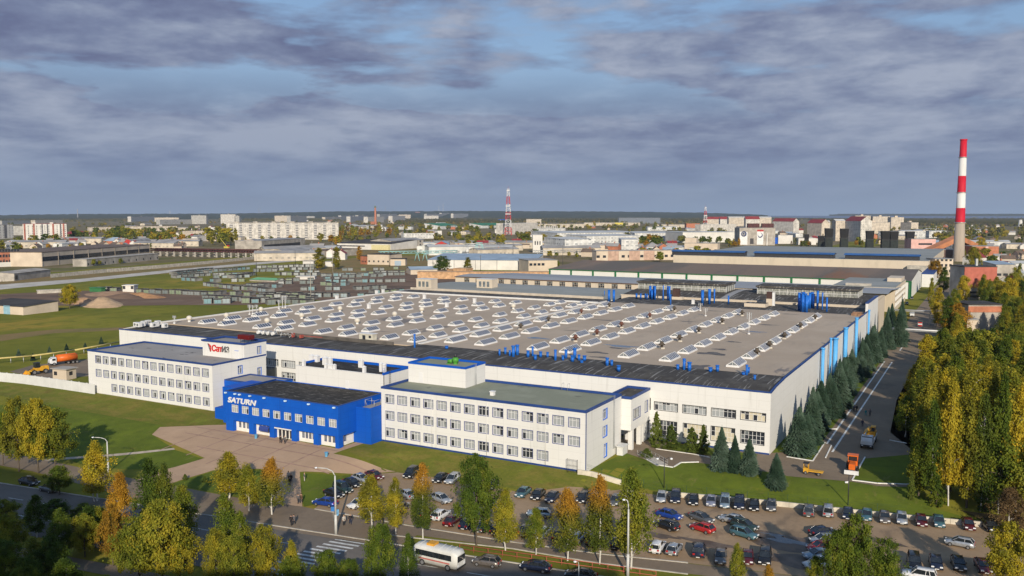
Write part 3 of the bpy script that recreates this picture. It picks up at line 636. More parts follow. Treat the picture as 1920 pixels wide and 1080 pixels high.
# ---------------------------------------------------------------- white upper block behind the entrance
def foyer():
    X0,X1,Y0,Y1,T=-140.8,-115.2,150.25,159.9,12.7
    t=thing('plant_block','white windowless block rising behind the blue entrance, black roof with white vents','building',((X0+X1)/2,Y0,0))
    MB().box(X0,X1,Y0,Y1,0,T,0,skip='t').build('wall',white,t)
    roof_sheet(t,X0+.2,X1-.2,Y0+.2,Y1-.2,T-.1,roofdark2)
    mb=MB(); mb.box(X0-.05,X1+.05,Y1-.3,Y1+.05,T,T+.55); mb.box(X1-.25,X1+.05,Y0,Y1-.3,T,T+.5); mb.box(X0-.05,X0+.25,Y0+3,Y1-.3,T,T+.45); mb.build('parapet',bluewall,t)
    mb=MB(); mb.box(X0,X1-.25,Y0-.04,Y0+.25,T,T+.1); mb.build('roof_edge',frame_w,t)
    d=MB(); d.box(-125.9,-124.9,Y0-.06,Y0-.002,8.75,10.6); d.build('door',frame_w,t)
    for px,py,h,w in [(a,b,c*.8,d*.8) for a,b,c,d in ((565,682,1.5,.8),(600,688,1.2,.75),(606,689,1.2,.75),(610,689.5,1.2,.75),(615,690,1.2,.75),(667,697,1.6,.8))]:
        p=G(px,py+2,T); y=Y0+.6; v=MB(); x=p.x+1.5
        v.box(x-w/2,x+w/2,y-w/2,y+w/2,T-.1,T+h); v.mesh([(x-w/2-.08,y-w/2-.08,T+h),(x+w/2+.08,y-w/2-.08,T+h),(x+w/2+.08,y+w/2+.08,T+h),(x-w/2-.08,y+w/2+.08,T+h),(x,y,T+h+.35)],[(0,1,4),(1,2,4),(2,3,4),(3,0,4),(3,2,1,0)]); v.build('roof_vent',frame_w,t)
    for px,py,h,w,l in [(a,b,c*.8,d*.75,e*.75) for a,b,c,d,e in ((585,676.5,1.6,1.6,1.2),(594,677.5,1.6,1.6,1.2),(611,683,1.9,1.7,1.4),(620,684.5,2.0,.9,.9),(675,688,2.0,.8,.8),(679,688.5,2.0,.8,.8),(715,696,2.2,.9,.9),(721,697,2.0,.8,.8))]:
        p=G(px,py,T); v=MB(); x,y=p.x,min(max(p.y,Y0+1),Y1-1.2)
        v.box(x-w/2,x+w/2,y-l/2,y+l/2,T-.1,T+h); v.mesh([(x-w/2-.1,y-l/2-.1,T+h),(x+w/2+.1,y-l/2-.1,T+h),(x+w/2+.1,y+l/2+.1,T+h),(x-w/2-.1,y+l/2+.1,T+h),(x,y,T+h+.4)],[(0,1,4),(1,2,4),(2,3,4),(3,0,4),(3,2,1,0)]); v.build('roof_vent',frame_w,t)
    ladder(t,X1+.2,152.4,8.7,T+.8,'y',darkmetal); ladder(t,X1-.9,Y0+1.3,T,T+1.4,'x',bluepipe)
    dp=MB(); dp.tube((X1+.09,Y0+.05,8),(X1+.09,Y0+.05,T),.07,n=5); dp.build('downpipe',darkmetal,t)
    # link from the block to the production hall
    lk=thing('link_building','dark grey low block in the gap before the hall wall','building',(-176,170.6,0))
    MB().box(-181,-168.6,169,172.6,0,6.3,0).build('wall',mat('dark_grey_cladding',(.075,.085,.095),.7),lk)
    q=MB(); q.box(-173,-169.6,168.93,168.99,0,3.6,0); q.build('gateway',darkmetal,lk)
foyer()
# ---------------------------------------------------------------- bridge wing at the end of the right office
def bridge():
    t=thing('bridge_wing','small white raised wing with blue roof edge joining office to hall','building',(-61.5,167,0))
    X0,X1,Y0,Y1=-66.6,-61.6,161.6,172.6
    m=MB(); m.box(X0,X1,Y0,Y1,4.3,10.7,0,skip='tr')
    wall(m,(X1,Y0),(X1,Y1),4.3,10.7,[(1.2,5.3,6.2,8.4),(8,9.8,6.4,8.8)],.2,0,1); m.build('wall',[white,blueframe],t)
    put_window(t,(X1,Y0),(X1,Y1),1.2,5.3,6.2,8.4,4,1,'mixed',5,.2); put_window(t,(X1,Y0),(X1,Y1),8,9.8,6.4,8.8,2,1,'mixed',5,.2)
    roof_sheet(t,X0+.25,X1-.25,Y0+.25,Y1,10.75,roofdark)
    r=MB(); ring(r,X0-.1,X1+.12,Y0,Y1,10.76,11.25,.35); r.build('parapet',bluetrim,t)
    for i,(x,y) in enumerate(((-62.2,163.2),(-62.2,168),(-66,163.2))):
        c=MB(); c.box(x-.45,x+.45,y-.45,y+.45,-.1,4.3); c.build('column',white,t)
    MB().box(-66.4,-62,170,172.55,-.1,4.29).build('stair_core',white2,t)
    e=MB(); e.box(-63.2,-61.9,158,160.6,-.4,1.7); e.box(-63.4,-61.7,157.8,160.8,1.7,1.85); tag(origin(e.build('entrance_hood',[white2])),'small white box hood at the foot of the office end wall','hood')
bridge()
# ---------------------------------------------------------------- the production hall
HX0,HX1,HY0,HZ=-234.0,-36.4,172.7,12.9
def gable_light(L,w=2.8,h=1.25,n=6):
    """shared skylight meshes: origin at the middle of the front gable, ridge along +y"""
    f=MB(); c=.36; W=w/2
    f.box(-W-.12,W+.12,-.12,L+.12,0,c)
    def bar(p,q,r=.075): f.tube(p,q,r,n=4,caps=False,smooth=False)
    for y in (0,L):
        bar((-W,y,c),(0,y,c+h),.1); bar((W,y,c),(0,y,c+h),.1); bar((0,y,c),(0,y,c+h),.06); bar((-W,y,c+.05),(W,y,c+.05),.07)
    bar((0,0,c+h),(0,L,c+h),.06); bar((-W,0,c+.03),(-W,L,c+.03),.08); bar((W,0,c+.03),(W,L,c+.03),.05)
    for i in range(1,n):
        y=L*i/n; bar((-W,y,c+.02),(0,y,c+h+.02),.05); bar((W,y,c+.02),(0,y,c+h+.02),.05)
    g=MB(); g.face([(W,0,c+.02),(W,L,c+.02),(0,L,c+h),(0,0,c+h)]); g.face([(0,0,c+h),(0,L,c+h),(-W,L,c+.02),(-W,0,c+.02)])
    g.face([(-W,0,c),(W,0,c),(0,0,c+h)],1); g.face([(W,L,c),(-W,L,c),(0,L,c+h)],1)
    return f,g
def hall():
    t=thing('production_hall','huge white production hall with rows of glass skylights on its flat grey roof','factory hall',((HX0+HX1)/2,HY0,0))
    m=MB(); S=HX0
    up=[(-60.6,-55.5,6.6,8.3),(-54.4,-49.4,6.6,8.3),(-48.3,-43.3,6.6,8.3),(-42.3,-37.3,6.6,8.3),(-63.3,-61.5,6.5,8.9),(-172.7,-168.1,6.75,8.5),(-166.8,-162,6.6,8.5),(-160.5,-155.8,6.6,8.5)]
    lo=[(-54.2,-49.3,1.3,4.4),(-48.3,-43.4,1.5,4.5),(-42.2,-37.5,1.8,4.4),(-60.2,-55.6,1.3,4.4),(-63.3,-61.9,1.1,4.4),(-166.8,-162,3,5.2)]
    hs=[(a-S,b-S,c,d) for a,b,c,d in up+lo]
    prof=[(HY0,12.5),(178,12.95),(184.5,13.15),(186,12.9+.35),(331,13.1)]
    wall(m,(HX0,HY0),(HX1,HY0),-.3,12.5,hs,.25)
    # side walls follow the roof line
    for x,sg in ((HX1,1),(HX0,-1)):
        for (y0,z0),(y1,z1) in zip(prof,prof[1:]):
            q=[(x,y0,-.3),(x,y1,-.3),(x,y1,z1),(x,y0,z0)]; m.face(q if sg>0 else q[::-1],0)
    m.face([(HX1,331,-.3),(HX0,331,-.3),(HX0,331,12.6),(HX1,331,12.6)],0)
    m.build('wall',[white,darkmetal],t)
    styles=['mixed','mixed','half','cream','dark','mixed','blind','blind','cream','cream','dark','dark','dark','mixed']
    for i,h in enumerate(hs):
        low=h[2]<5; put_window(t,(HX0,HY0),(HX1,HY0),*h,6 if h[1]-h[0]>3 else 2,2 if not low else 3,styles[i],i,.25)
    m=MB(); m.box(HX0,HX1,HY0-.04,HY0-.001,-.3,.35); m.build('plinth',bluetrim,t)
    # side doors low in the long wall
    for y,w,h in ((303,3,3.6),(312,1.6,2.4),(320,1.6,2.4)):
        d=MB(); d.box(HX1+.002,HX1+.06,y,y+w,0,h); d.build('side_window',glassg,t)
    # front strip of dark roofing, bulging up to the main roof
    m=MB(); xs=np.linspace(HX0+.25,HX1-.25,60)
    ys=[HY0+.25,174.5,177,180,183.5,187,190.2]; zs=[12.42,12.6,12.82,12.98,13.05,13.03,12.98]
    V=[(x,y,(z if x>-134 else 12.5+.0*z)) for x in xs for y,z in zip(ys,zs)]; n=len(ys)
    m.mesh(V,[(i*n+j,(i+1)*n+j,(i+1)*n+j+1,i*n+j+1) for i in range(len(xs)-1) for j in range(n-1)],0,True); m.build('front_roof_strip',roofdark,t)
    m=MB(); m.box(-133.2,HX1-.28,190.0,320.9,12.6,12.9); m.box(HX0+.3,-133.9,187.8,312.9,12.6,12.9); m.build('roof',roofgrey,t)
    m=MB(); m.box(HX0-.08,HX1+.08,HY0-.08,HY0+.24,12.5,12.78,0)
    for (y0,z0),(y1,z1) in zip(prof,prof[1:]):
        for xa,xb in ((HX1-.3,HX1+.09),):
            y0b=max(y0,HY0+.25); a=[(xa,y0b,z0),(xb,y0b,z0),(xb,y1,z1),(xa,y1,z1)]; b=[(p[0],p[1],p[2]+.3) for p in a]
            m.mesh(a+b,[(4,5,6,7),(1,2,6,5),(3,0,4,7),(0,1,5,4),(2,3,7,6)],0)
    m.build('parapet',bluetrim,t)
    m=MB(); m.box(HX0-.1,HX0+.5,188,326,12.5,13.35); m.box(HX0+.5,-133.9,313,313.7,12.9,13.5); m.box(-133.85,-133.25,190.2,321,12.6,13.3); m.build('roof_kerb',concrete if 0 else white2,t)
    m=MB(); m.box(HX0+.6,-134,313.8,327,12,13.3,1,top=0); m.box(HX0+.5,-137,326,326.6,13.3,14.3,1); m.build('back_roof_strip',[roofdark,mat('cream_wall_band',(.50,.44,.36),.8,.12,.3)],t)
    m=MB(); m.box(-133.2,HX1-.3,321,345.9,12.2,12.85,0); m.build('back_roof_strip',roofdark,t)
    # low railing board along the left part of the strip
    m=MB(); m.box(-182,-140,187.2,187.4,12.55,13.5); m.build('roof_screen',mat('dark_railing_board',(.10,.09,.08),.8,.3,.5),t)
    # standing water and patched felt on the roof
    pd=mat('roof_puddle',(.075,.085,.11),.1,.2,.3,0,.7); pt=mat('dark_felt_patch',(.13,.12,.115),.85,.3,.5)
    for i,(px,py,rx,ry,m_) in enumerate(((1166,649,4.5,1.7,pd),(1160,653,3,.9,pt),(1008,634,3.6,1.4,pd),(1335,663,3.6,2.2,pt),(1350,655,2,1.2,pt),(1308,688,2.2,3.2,pt),(1415,622,3,1.2,pd),(1440,609,3,1,pt),(1375,641,2,1,pt),(1120,661,3,1.2,pt),(1125,670,2.5,1,pt),(1130,600,4,.8,pt),(1240,570,3,.7,pt),(1290,603,3,.8,pt),(1340,583,3.2,.7,pt),(1480,589,3,.7,pt),(1075,620,3,.6,pt),(890,606,5,.5,pt),(700,620,6,.4,pt),(830,560,7,.4,pt),(1270,630,2,.7,pt))):
        c=G(px,py,12.9); rr=random.Random(i); P=[]
        for q in range(22): a=2*math.pi*q/22; k=1+.25*math.sin(3*a+i)+.15*math.sin(5*a+2*i)+rr.uniform(-.08,.08); P.append((c.x+rx*k*math.cos(a),c.y+ry*k*math.sin(a),12.906+.002*(i%2)))
        b=MB(); b.face(P); b.build('puddle' if m_ is pd else 'felt_patch',m_,t)
    # taller end block
    m=MB(); m.box(-37.3,HX1,331,363,-.3,16.0,0); m.box(-37.5,HX1+.08,330.95,363.05,16.0,16.3,1); m.build('end_wall',[white,bluetrim],t)
    # skylights: 63 long ones and 72 short ones in bays of 24 metres
    fL,gL=gable_light(7.2,2.8,1.0,7); fS,gS=gable_light(5.2,2.75,.95,5)
    dl=(fL.data('skylight_frame',[frame_w]),gL.data('skylight_glass',[skyglass,glassg])); ds=(fS.data('skylight_frame',[frame_w]),gS.data('skylight_glass',[skyglass,glassg]))
    rest_f=MB(); rest_g=MB(); spots=[]
    for x in (-50.2,-65.4,-77,-93,-102.3,-118.3,-128):
        for i in range(9): spots.append((x+(0 if x!=-65.4 else .25*i-1),196.3+13.25*i,1))
    for x in (-137.6,-147,-162,-171.4,-187,-196,-211.2,-220):
        for y in (192.3,202.8,215.2,227.2,239.2,255.3,268.5,281.2,294.2,303.5)[:9 if x<-150 else 10]: 
            if not(y<195 and x>-200 and x<-150 and False): spots.append((x,y,0))
    spots.sort(key=lambda s:s[0]*-sY+s[1]*cY)
    nb=0
    for k,(x,y,big) in enumerate(spots):
        if k<100:
            d=dl if big else ds; o=inst(d[0],'skylight',t,Vector((x,y,12.9))-t.location); inst(d[1],'glass',o,(0,0,0)); nb+=1
        else:
            for src,dst in ((fL if big else fS,rest_f),(gL if big else gS,rest_g)):
                b=len(dst.v); dst.v.extend([(a+x,b_+y,c+12.9) for a,b_,c in src.v]); dst.f.extend([tuple(i+b for i in f) for f in src.f]); dst.m.extend(src.m); dst.sm.extend(src.sm)
    o=rest_f.build('skylight',frame_w,t,kind='stuff'); rest_g.build('glass',[skyglass,glassg],o)
    return t
HALL=hall()
def roofthings():
    T=12.9; Z=lambda px,py: G(px,py,T)
    # rusty mushroom ventilators
    rust=mat('rusty_ventilator',(.12,.05,.035),.8,.4,2); brown=mat('brown_ventilator',(.075,.06,.045),.8,.4,2)
    def vent(name,m,label,grp):
        r=thing(name,label,'ventilator',(0,0,0),0,grp)
        a=MB(); a.box(-.55,.55,-.55,.55,0,.4); a.build('curb',concrete,r,True)
        a=MB(); a.lathe((0,0,.55),[(.35,-.15),(.36,.4),(.85,.5),(.9,.72),(.5,.9),(.5,1.25),(.25,1.45)],10); a.build('cowl',m,r,True); return proto(r)
    pr=vent('roof_ventilator',rust,'rusty red mushroom ventilator on a white curb on the hall roof','rusty red roof ventilators')
    pb=vent('roof_ventilator',brown,'dark brown mushroom ventilator on a white curb on the hall roof','dark brown roof ventilators')
    R1=[(780,400),(1230,550),(715,705),(955,640),(1550,445)]; B1=[(98,570),(1095,325),(410,490),(1825,365),(1685,785),(1885,705)]
    B2=[(668,415),(443,505),(180,610),(1490,465),(1325,560),(1145,675),(975,780),(835,865)]
    first={}
    for lst,ox,p in ((R1,960,pr),(B1,960,pb),(B2,1280,pb)):
        for x,y in lst:
            q=Z(ox+x/6,520+(y+18)/6)
            if p not in first: first[p]=1; p.location=q
            else: tree_copy(p,q,rng.random())
    dome=mat('cream_dome',(.60,.56,.48),.5,.1,1)
    r=thing('roof_dome','cream ball shaped vent on a short neck on the left half of the hall roof','ventilator',(0,0,0),0,'cream ball vents')
    a=MB(); a.lathe((0,0,0),[(.5,0),(.45,.5)],10); a.build('neck',white2,r,True)
    a=MB(); a.lathe((0,0,.5),[(.45,0),(.85,.35),(.95,.8),(.75,1.25),(.35,1.5),(.05,1.55)],12); a.build('ball',dome,r,True); proto(r)
    D=[(320,1085,525),(320,1475,465),(320,628,465),(640,180,525),(640,600,450),(640,905,395),(960,15,355),(320,1905,385),(320,1015,395),(320,210,500)]
    for i,(ox,x,y) in enumerate(D):
        q=Z(ox+x/6,520+y/6)
        if i==0: r.location=q
        else: tree_copy(r,q)
    r=thing('roof_cabinet','small white box vent standing among skylights of the hall roof','ventilator',(0,0,0),0,'white box vents')
    a=MB(); a.box(-.5,.5,-.5,.5,.2,1.7); a.build('box',frame_w,r,True); a=MB(); a.box(-.65,.65,-.65,.65,0,.2); a.box(-.65,.65,-.65,.65,1.7,1.85); a.build('cap',white2,r,True); proto(r)
    for i,(ox,x,y) in enumerate(((640,310,350),(640,1187,335),(640,1500,285),(640,935,240),(640,470,180),(640,397,190),(1280,118,300),(320,1870,250))):
        q=Z(ox+x/6,520+y/6)
        if i==0: r.location=q
        else: tree_copy(r,q)
    # blue pipes on the front strip
    r=thing('vent_pipe','bright blue vertical vent pipe on the dark front strip of the hall roof','vent pipe',(0,0,0),0,'blue vent pipes of the front strip')
    a=MB(); a.tube((0,0,0),(0,0,3.0),.36,n=10); a.build('pipe',bluepipe,r,True); a=MB(); a.tube((0,0,2.85),(0,0,3.15),.46,n=10); a.tube((0,0,1.2),(0,0,1.32),.42,n=10); a.build('collar',bluepipe,r,True); proto(r)
    P=[(825,795,640,640,1.15,1.2),(1185,810,640,770,.35,1.6),(1780,885,640,810,.6,1.2),(1845,870,640,790,.6,1.3),(1895,890,640,820,.5,1.2)]
    P2=[(15,900,770),(60,880,760),(180,905,825),(232,890,780),(262,935,870),(322,905,835),(400,905,840),(488,940,815),(573,940,880),(607,915,815),(680,955,880),(706,915,795),(753,940,870),(785,970,930),(815,945,880),(1070,1000,905),(1122,1000,930),(1200,1060,990),(1865,1045,980)]
    P3=[(15,1045,915),(75,1060,955),(310,1070,1015),(390,1060,1010),(738,1075,1010)]
    P4=[]
    lst=[(640+x/6,520+yb/6,(yb-yt)/6) for x,yb,ox,yt,_,_ in P]+[(960+x/6,520+yb/6,(yb-yt)/6) for x,yb,yt in P2]+[(1280+x/6,520+yb/6,(yb-yt)/6) for x,yb,yt in P3]
    lst+=[(1283,694,18),(1292,694.5,16),(1332,697.5,9),(1345,697.5,13),(1400,704,20),(1415,713,10),(1394,704,6)]
    for i,(x,y,h) in enumerate(lst):
        q=Z(x,y); q.z=12.85; k=(-sY*q.x+cY*q.y)/F; hm=max(.8,h*k*1.0); w=rng.choice([.7,.85,1,1.15])
        if i==0: r.location=q; r.scale=(w,w,hm/3)
        else: tree_copy(r,q,0,scale=(w,w,hm/3))
    # blue pipes rising from the back strip
    r=thing('tall_vent_pipe','tall bright blue vent pipe at the back edge of the hall roof','vent pipe',(0,0,0),0,'tall blue pipes at the back of the hall roof')
    a=MB(); a.tube((0,0,0),(0,0,10),.5,n=10); a.build('pipe',bluepipe,r,True); a=MB()
    a.tube((0,0,9.8),(0,0,10.1),.62,n=10); a.tube((0,0,5),(0,0,5.15),.56,n=10); a.build('collar',bluepipe,r,True); proto(r)
    Q=[(1090,275,140,1,960),(1145,278,140,1,960),(1040,205,150,.3,960),(1400,240,178,.8,960),(1448,250,180,.7,960),(1500,245,180,.5,960),(1520,250,185,.5,960),(1555,245,95,1,960),(1573,250,140,.8,960),(1595,245,95,.9,960),(1608,250,98,.8,960),(1700,255,90,.4,960),(1750,255,98,.6,960),(1770,260,100,.8,960),(1785,315,190,.4,960),
       (222,310,142,1.1,1280),(300,300,130,1.1,1280),(355,290,130,.6,1280),(515,300,205,.6,1280),(1310,370,170,1,1280),(1330,385,185,.8,1280),(1352,390,165,1.2,1280),(1375,392,180,1.1,1280),(1392,395,200,1,1280),(1412,350,200,.9,1280),(1430,350,170,.9,1280),(1455,345,165,1,1280),(1470,350,185,.8,1280),(1515,360,150,.8,1280),(1570,360,170,.5,1280),(1620,385,225,.6,1280)]
    for i,(x,yb,yt,w,ox) in enumerate(Q):
        q=Z(ox+x/6,520+yb/6); q.z=12.85; k=(-sY*q.x+cY*q.y)/F; hm=(yb-yt)/6*k
        if i==0: r.location=q; r.scale=(w,w,hm/10)
        else: tree_copy(r,q,0,scale=(w,w,hm/10))
    # light blue ducts up the long side wall
    r=thing('wall_duct','light blue round duct running up the long side wall of the hall','duct',(0,0,0),0,'light blue ducts on the side wall')
    a=MB(); a.tube((0,0,0),(0,0,14.6),.55,n=12); a.build('duct',ltblue,r,True); a=MB(); a.tube((0,0,14.5),(0,0,14.95),.72,n=12); a.build('cowl',ltblue,r,True)
    a=MB()
    for z in (3,6.5,10): a.box(-.62,0,-.08,.08,z,z+.12)
    a.build('bracket',darkmetal,r,True); proto(r)
    for i,(y,h,w) in enumerate(((229.5,14.0,.75),(242,15.0,.55),(250.5,13.9,1.1),(270,14.6,1.05),(294,15.0,.85),(327,14.3,.6))):
        q=Vector((HX1+.8,y,0))
        if i==0: r.location=q; r.scale=(w,w,h/14.95)
        else: tree_copy(r,q,0,scale=(w,w,h/14.95))
    # white air handling boxes on the far left corner of the strip
    r=thing('air_unit','white boxy air unit at the left end of the black roof strip','air unit',(0,0,0),0,'white air units on the roof corner')
    a=MB(); a.box(-.75,.75,-.6,.6,.2,1.5); a.build('casing',frame_w,r,True); a=MB(); a.tube((0,-.68,.85),(0,-.6,.85),.4,n=12); a.build('fan',glassg,r,True); proto(r)
    for i,(px,py) in enumerate(((256,611),(261,612),(267,610.5),(270,608.5),(278,607),(287,612),(293,611),(296,608),(309,613))):
        q=Z(px,py+2)
        if i==0: r.location=q
        else: tree_copy(r,q,rng.choice([0,1.57]))
    # cabin, mast and odds on the roof
    q=Z(690,638); c=thing('roof_cabin','small cream cabin with a dark opening on the hall roof edge','cabin',q)
    a=MB(); a.box(-2.4,2.4,-.9,.9,0,1.9); a.build('wall',mat('cream_cabin',(.52,.5,.42),.7,.15,1),c,True); a=MB(); a.box(-2.6,2.6,-1.1,1.1,1.9,2.05); a.build('roof',frame_w,c,True); a=MB(); a.box(-1.2,-.2,-.95,-.901,.3,1.5); a.box(1,1.8,-.95,-.901,.8,1.5); a.build('opening',glassd,c,True)
    def mast(name,label,px,py,h,grp=None):
        q=Z(px,py); o=thing(name,label,'mast',q,0,grp)
        a=MB(); a.tube((0,0,0),(0,0,h),.12,.08,n=6); a.tube((0,0,0),(0,0,.4),.4,n=8); a.build('pole',frame_w,o,True)
        a=MB(); 
        for z in (h*.55,h*.9): a.box(-.7,.7,-.05,.05,z,z+.08)
        for x in (-.6,.55): a.box(x-.1,x+.2,-.12,.12,h*.7,h)
        a.build('antenna',steel,o,True); return o
    mast('antenna_mast','white antenna mast between skylights near the right edge of the roof',1404,627,6.5)
    mast('antenna_mast','short white pole on the far right part of the roof beside a puddle',1313,583,2.8); mast('antenna_mast','white pole left of the short pole far back on the hall roof',1323,593,2.8) 
    for i,(px,py,h) in enumerate(((468,590,3.5),(474,589,3.2),(481,587,3.0),(523,579,3.4),(535,577,4.5),(530,577,4.2),(327,607,2.6))): mast('antenna_mast','thin white pole on the left kerb of the hall roof',px,py,h,'thin poles along the left roof kerb')
    j=thing('pipe_rack','tangle of grey metal pipes and drums on the black roof strip','pipework',Z(515,629))
    a=MB(); rr=random.Random(5)
    for k in range(16):
        x=-7+k*.95+rr.uniform(-.3,.3); a.tube((x,rr.uniform(-1,1),0),(x,rr.uniform(-1,1),rr.uniform(.6,1.8)),.1,n=5)
    for k in range(7): z=rr.uniform(.3,1.3); a.tube((-7+k*1.6,rr.uniform(-1,1),z),(-4+k*1.8,rr.uniform(-1,1),z+rr.uniform(-.3,.4)),.09,n=5)
    a.build('pipework',steel,j,True)
    a=MB()
    for k in range(4): x=-6+k*1.9; a.tube((x,-.8,.6),(x,.8,.6),.5,n=10)
    a.build('drum',white2,j,True)
    a=MB(); a.box(7,7.4,-.5,.5,0,1.2); a.box(11,18,-.2,.2,.6,.75); a.box(10,10.6,-.6,.6,0,.9); a.build('valve_box',mat('faded_red',(.35,.08,.06),.7),j,True)
    # rusty pile on the roof near the right far corner
    s=thing('timber_crate','heap of brown timber crates by the far right corner of the hall roof','crates',Z(1608,592))
    a=MB(); a.box(-2,0,-.7,.7,0,.8); a.box(-1.6,1.4,-.5,.9,.81,1.3); a.box(.1,1.9,-.8,.6,0,.7); a.build('crate',mat('brown_timber',(.26,.15,.09),.8,.3,2),s,True)
roofthings()
# ---------------------------------------------------------------- halls behind
cream=mat_layers('cream_factory_wall',(.58,.50,.40),[((.46,.40,.32),.2,.45,.7,(1,1,.3),.6),((.30,.26,.22),.8,.62,.8,(1,1,.2),.4)],.85)
def back_halls():
    # low block between the hall and the vaulted hall
    t=thing('vaulted_hall','hall behind the big roof with dark vaulted roofing and glazed clerestory boxes','factory hall',(-88,347,0))
    m=MB(); X0,X1=-137,-37.4; m.box(X0,X1,346,399,-.2,13.4,0,skip='t'); m.box(X0-.3,X1,345.9,346.3,13.4,13.75,0); m.build('wall',cream,t)
    ys=np.linspace(346.3,399,14); zf=lambda y:13.5+1.5*math.sin(math.pi*(y-346.3)/52.7)
    m=MB(); V=[(x,y,zf(y)) for x in (X0,X1) for y in ys]; n=len(ys); m.mesh(V,[(j,n+j,n+j+1,j+1) for j in range(n-1)],0,True)
    m.face([(X0,y,zf(y)) for y in ys][::-1],1); m.face([(X1,y,zf(y)) for y in ys],1); m.build('roof',[roofdark,cream],t)
    st=MB(); V=[(x,y,zf(y)+.1) for x in (-94.6,-91.6) for y in ys]; st.mesh(V,[(j,n+j,n+j+1,j+1) for j in range(n-1)],0,True); st.build('roof_walkway',mat('pale_walkway',(.3,.3,.3),.8),t)
    cg=mat_layers('dusty_clerestory_glass',(.22,.23,.21),[((.42,.42,.38),1.4,.45,.6,(3,3,.35),.9),((.05,.05,.05),1.1,.55,.65,(2.5,2.5,.5),.9)],.4)
    for x0,x1 in ((-136.4,-96.7),(-83.6,-44)):
        b=MB(); b.box(x0,x1,365,378,14.5,17.6); q=b.build('clerestory',cg,t)
        r=MB(); r.box(x0-.5,x1+.5,364,379,17.6,18.3); r.build('clerestory_roof',roofdark,q)
        f=MB()
        for z in (14.6,16.0,17.35): f.box(x0-.08,x1+.08,364.9,364.99,z,z+.16)
        k=int((x1-x0)/3)
        for i in range(k+1): x=x0+(x1-x0)*i/k; f.box(x-.08,x+.08,364.85,364.95,14.5,17.6)
        for i in range(5): y=365+13*i/4; f.box(x1+.01,x1+.1,y-.08,y+.08,14.5,17.6)
        f.build('clerestory_frame',white2,q)
    # small boxes on back strip
    s=thing('roof_shed','low white roof block with black top on the back strip of the hall','roof block',(-72,335,12.85))
    m=MB(); p=G(1280+820/6,520+330/6,12.85); x,y=p.x,p.y; m.box(x-4,x+4,y-1.5,y+4,12.85,14.2,0,top=1); m.build('body',[cream,roofdark],s)
    s2=thing('roof_stack','brown square stack with a white pier behind the hall roof','stack',(-60,343,12.85)); p=G(1280+970/6,520+318/6,12.85)
    MB().box(p.x-1,p.x+1.1,p.y,p.y+2,15.5,18.2).build('shaft',mat('brown_panel',(.07,.04,.035),.8),s2); MB().box(p.x-1.05,p.x+1.15,p.y-.05,p.y+2,12.85,15.49).build('base',cream,s2); MB().box(p.x+1.2,p.x+2.1,p.y,p.y+1,12.85,18).build('pier',frame_w,s2)
    s3=thing('roof_stack','brown square stack between blue pipes behind the hall roof','stack',(-104,343,12.85)); p=G(960+1840/6,520+250/6,12.85)
    MB().box(p.x-1.3,p.x+1.4,p.y,p.y+2,14,17.4).build('shaft',MATS['brown_panel'],s3); MB().box(p.x-1.6,p.x+2.9,p.y-.1,p.y+2.2,12.85,13.99).build('base',cream,s3)
    # long grey hall with cream window wall
    t=thing('workshop_hall','long workshop with cream window wall under a pale grey metal roof','factory hall',(-215,388,0))
    X0,X1,Y0,Y1=-262,-96,409,478; m=MB(); hs=[]
    for i in range(15): s=6+7.4*i; hs.append((s,s+3.1,9.6,12.4))
    wall(m,(X0,Y0),(X1,Y0),-.2,13.2,hs,.3); m.box(X0,X1,Y0+.4,Y1,-.2,10.9,0,skip='tf'); m.build('wall',[cream,darkmetal],t)
    for h in hs: put_window(t,(X0,Y0),(X1,Y0),*h,3,3,'dark',0,.3,fm=cream)
    gm=mat_layers('grey_metal_roofing',(.30,.31,.32),[((.36,.37,.38),.05,.4,.7,(.3,1,1),.8),((.22,.22,.22),.5,.55,.7,(.2,1,1),.3)],.6)
    r=MB(); ys=np.linspace(Y0-.6,Y1,9); V=[(x,y,13.2+.5*math.sin(math.pi*min(1,(y-Y0+.6)/30))-max(0,(y-Y0-18)/51)*2.2) for x in (X0-.4,X1+59) for y in ys]; r.mesh(V,[(j,9+j,10+j,j+1) for j in range(8)],0,True); r.box(X0-.4,-137.1,Y0-.62,Y0-.5,12.9,13.25,1); r.build('roof',[gm,mat('brown_eave',(.12,.07,.05),.8)],t)
    # low grey green roofs in front of it
    t=thing('lean_to_hall','low long hall with grey green roof behind the skylight roof','factory hall',(-190,345,0))
    gg=mat_layers('grey_green_roofing',(.26,.27,.25),[((.33,.34,.32),.06,.4,.7,(.3,1,1),.8),((.18,.19,.17),.4,.55,.7,None,.4)],.7)
    m=MB(); m.box(-243,-137.2,336,396,-.2,11.4,0,skip='t'); m.build('wall',cream,t)
    r=MB(); ys=np.linspace(335.6,396,7); V=[(x,y,11.4+1.9*math.sin(math.pi*(y-335.6)/60.4)) for x in (-243.3,-137.2) for y in ys]; r.mesh(V,[(j,7+j,8+j,j+1) for j in range(6)],0,True); r.build('roof',gg,t)
    for i,(px,py) in enumerate(((800,541),(913,541))):
        s=thing('rooftop_unit',('cream cabin on the left end of the grey green roof','cream and ribbed cabin midway on the grey green roof')[i],'rooftop unit',(0,0,0)); p=G(px,py,12.4); s.location=p
        MB().box(-4.3,4.3,-2.5,3,0,4.6).build('casing',cream,s,True); MB().box(-4.5,4.5,-2.7,3.2,4.6,4.8).build('lid',white2,s,True)
        for k in range(3): MB().box(-3+k*2.2,-1.6+k*2.2,-2.56,-2.505,1,3.6).build('vent_grille',MATS['grey_window_glass'],s,True)
    # brown roofed warehouse
    t=thing('warehouse','very long white warehouse with green trim and weathered brown roof','warehouse',(-150,536,0))
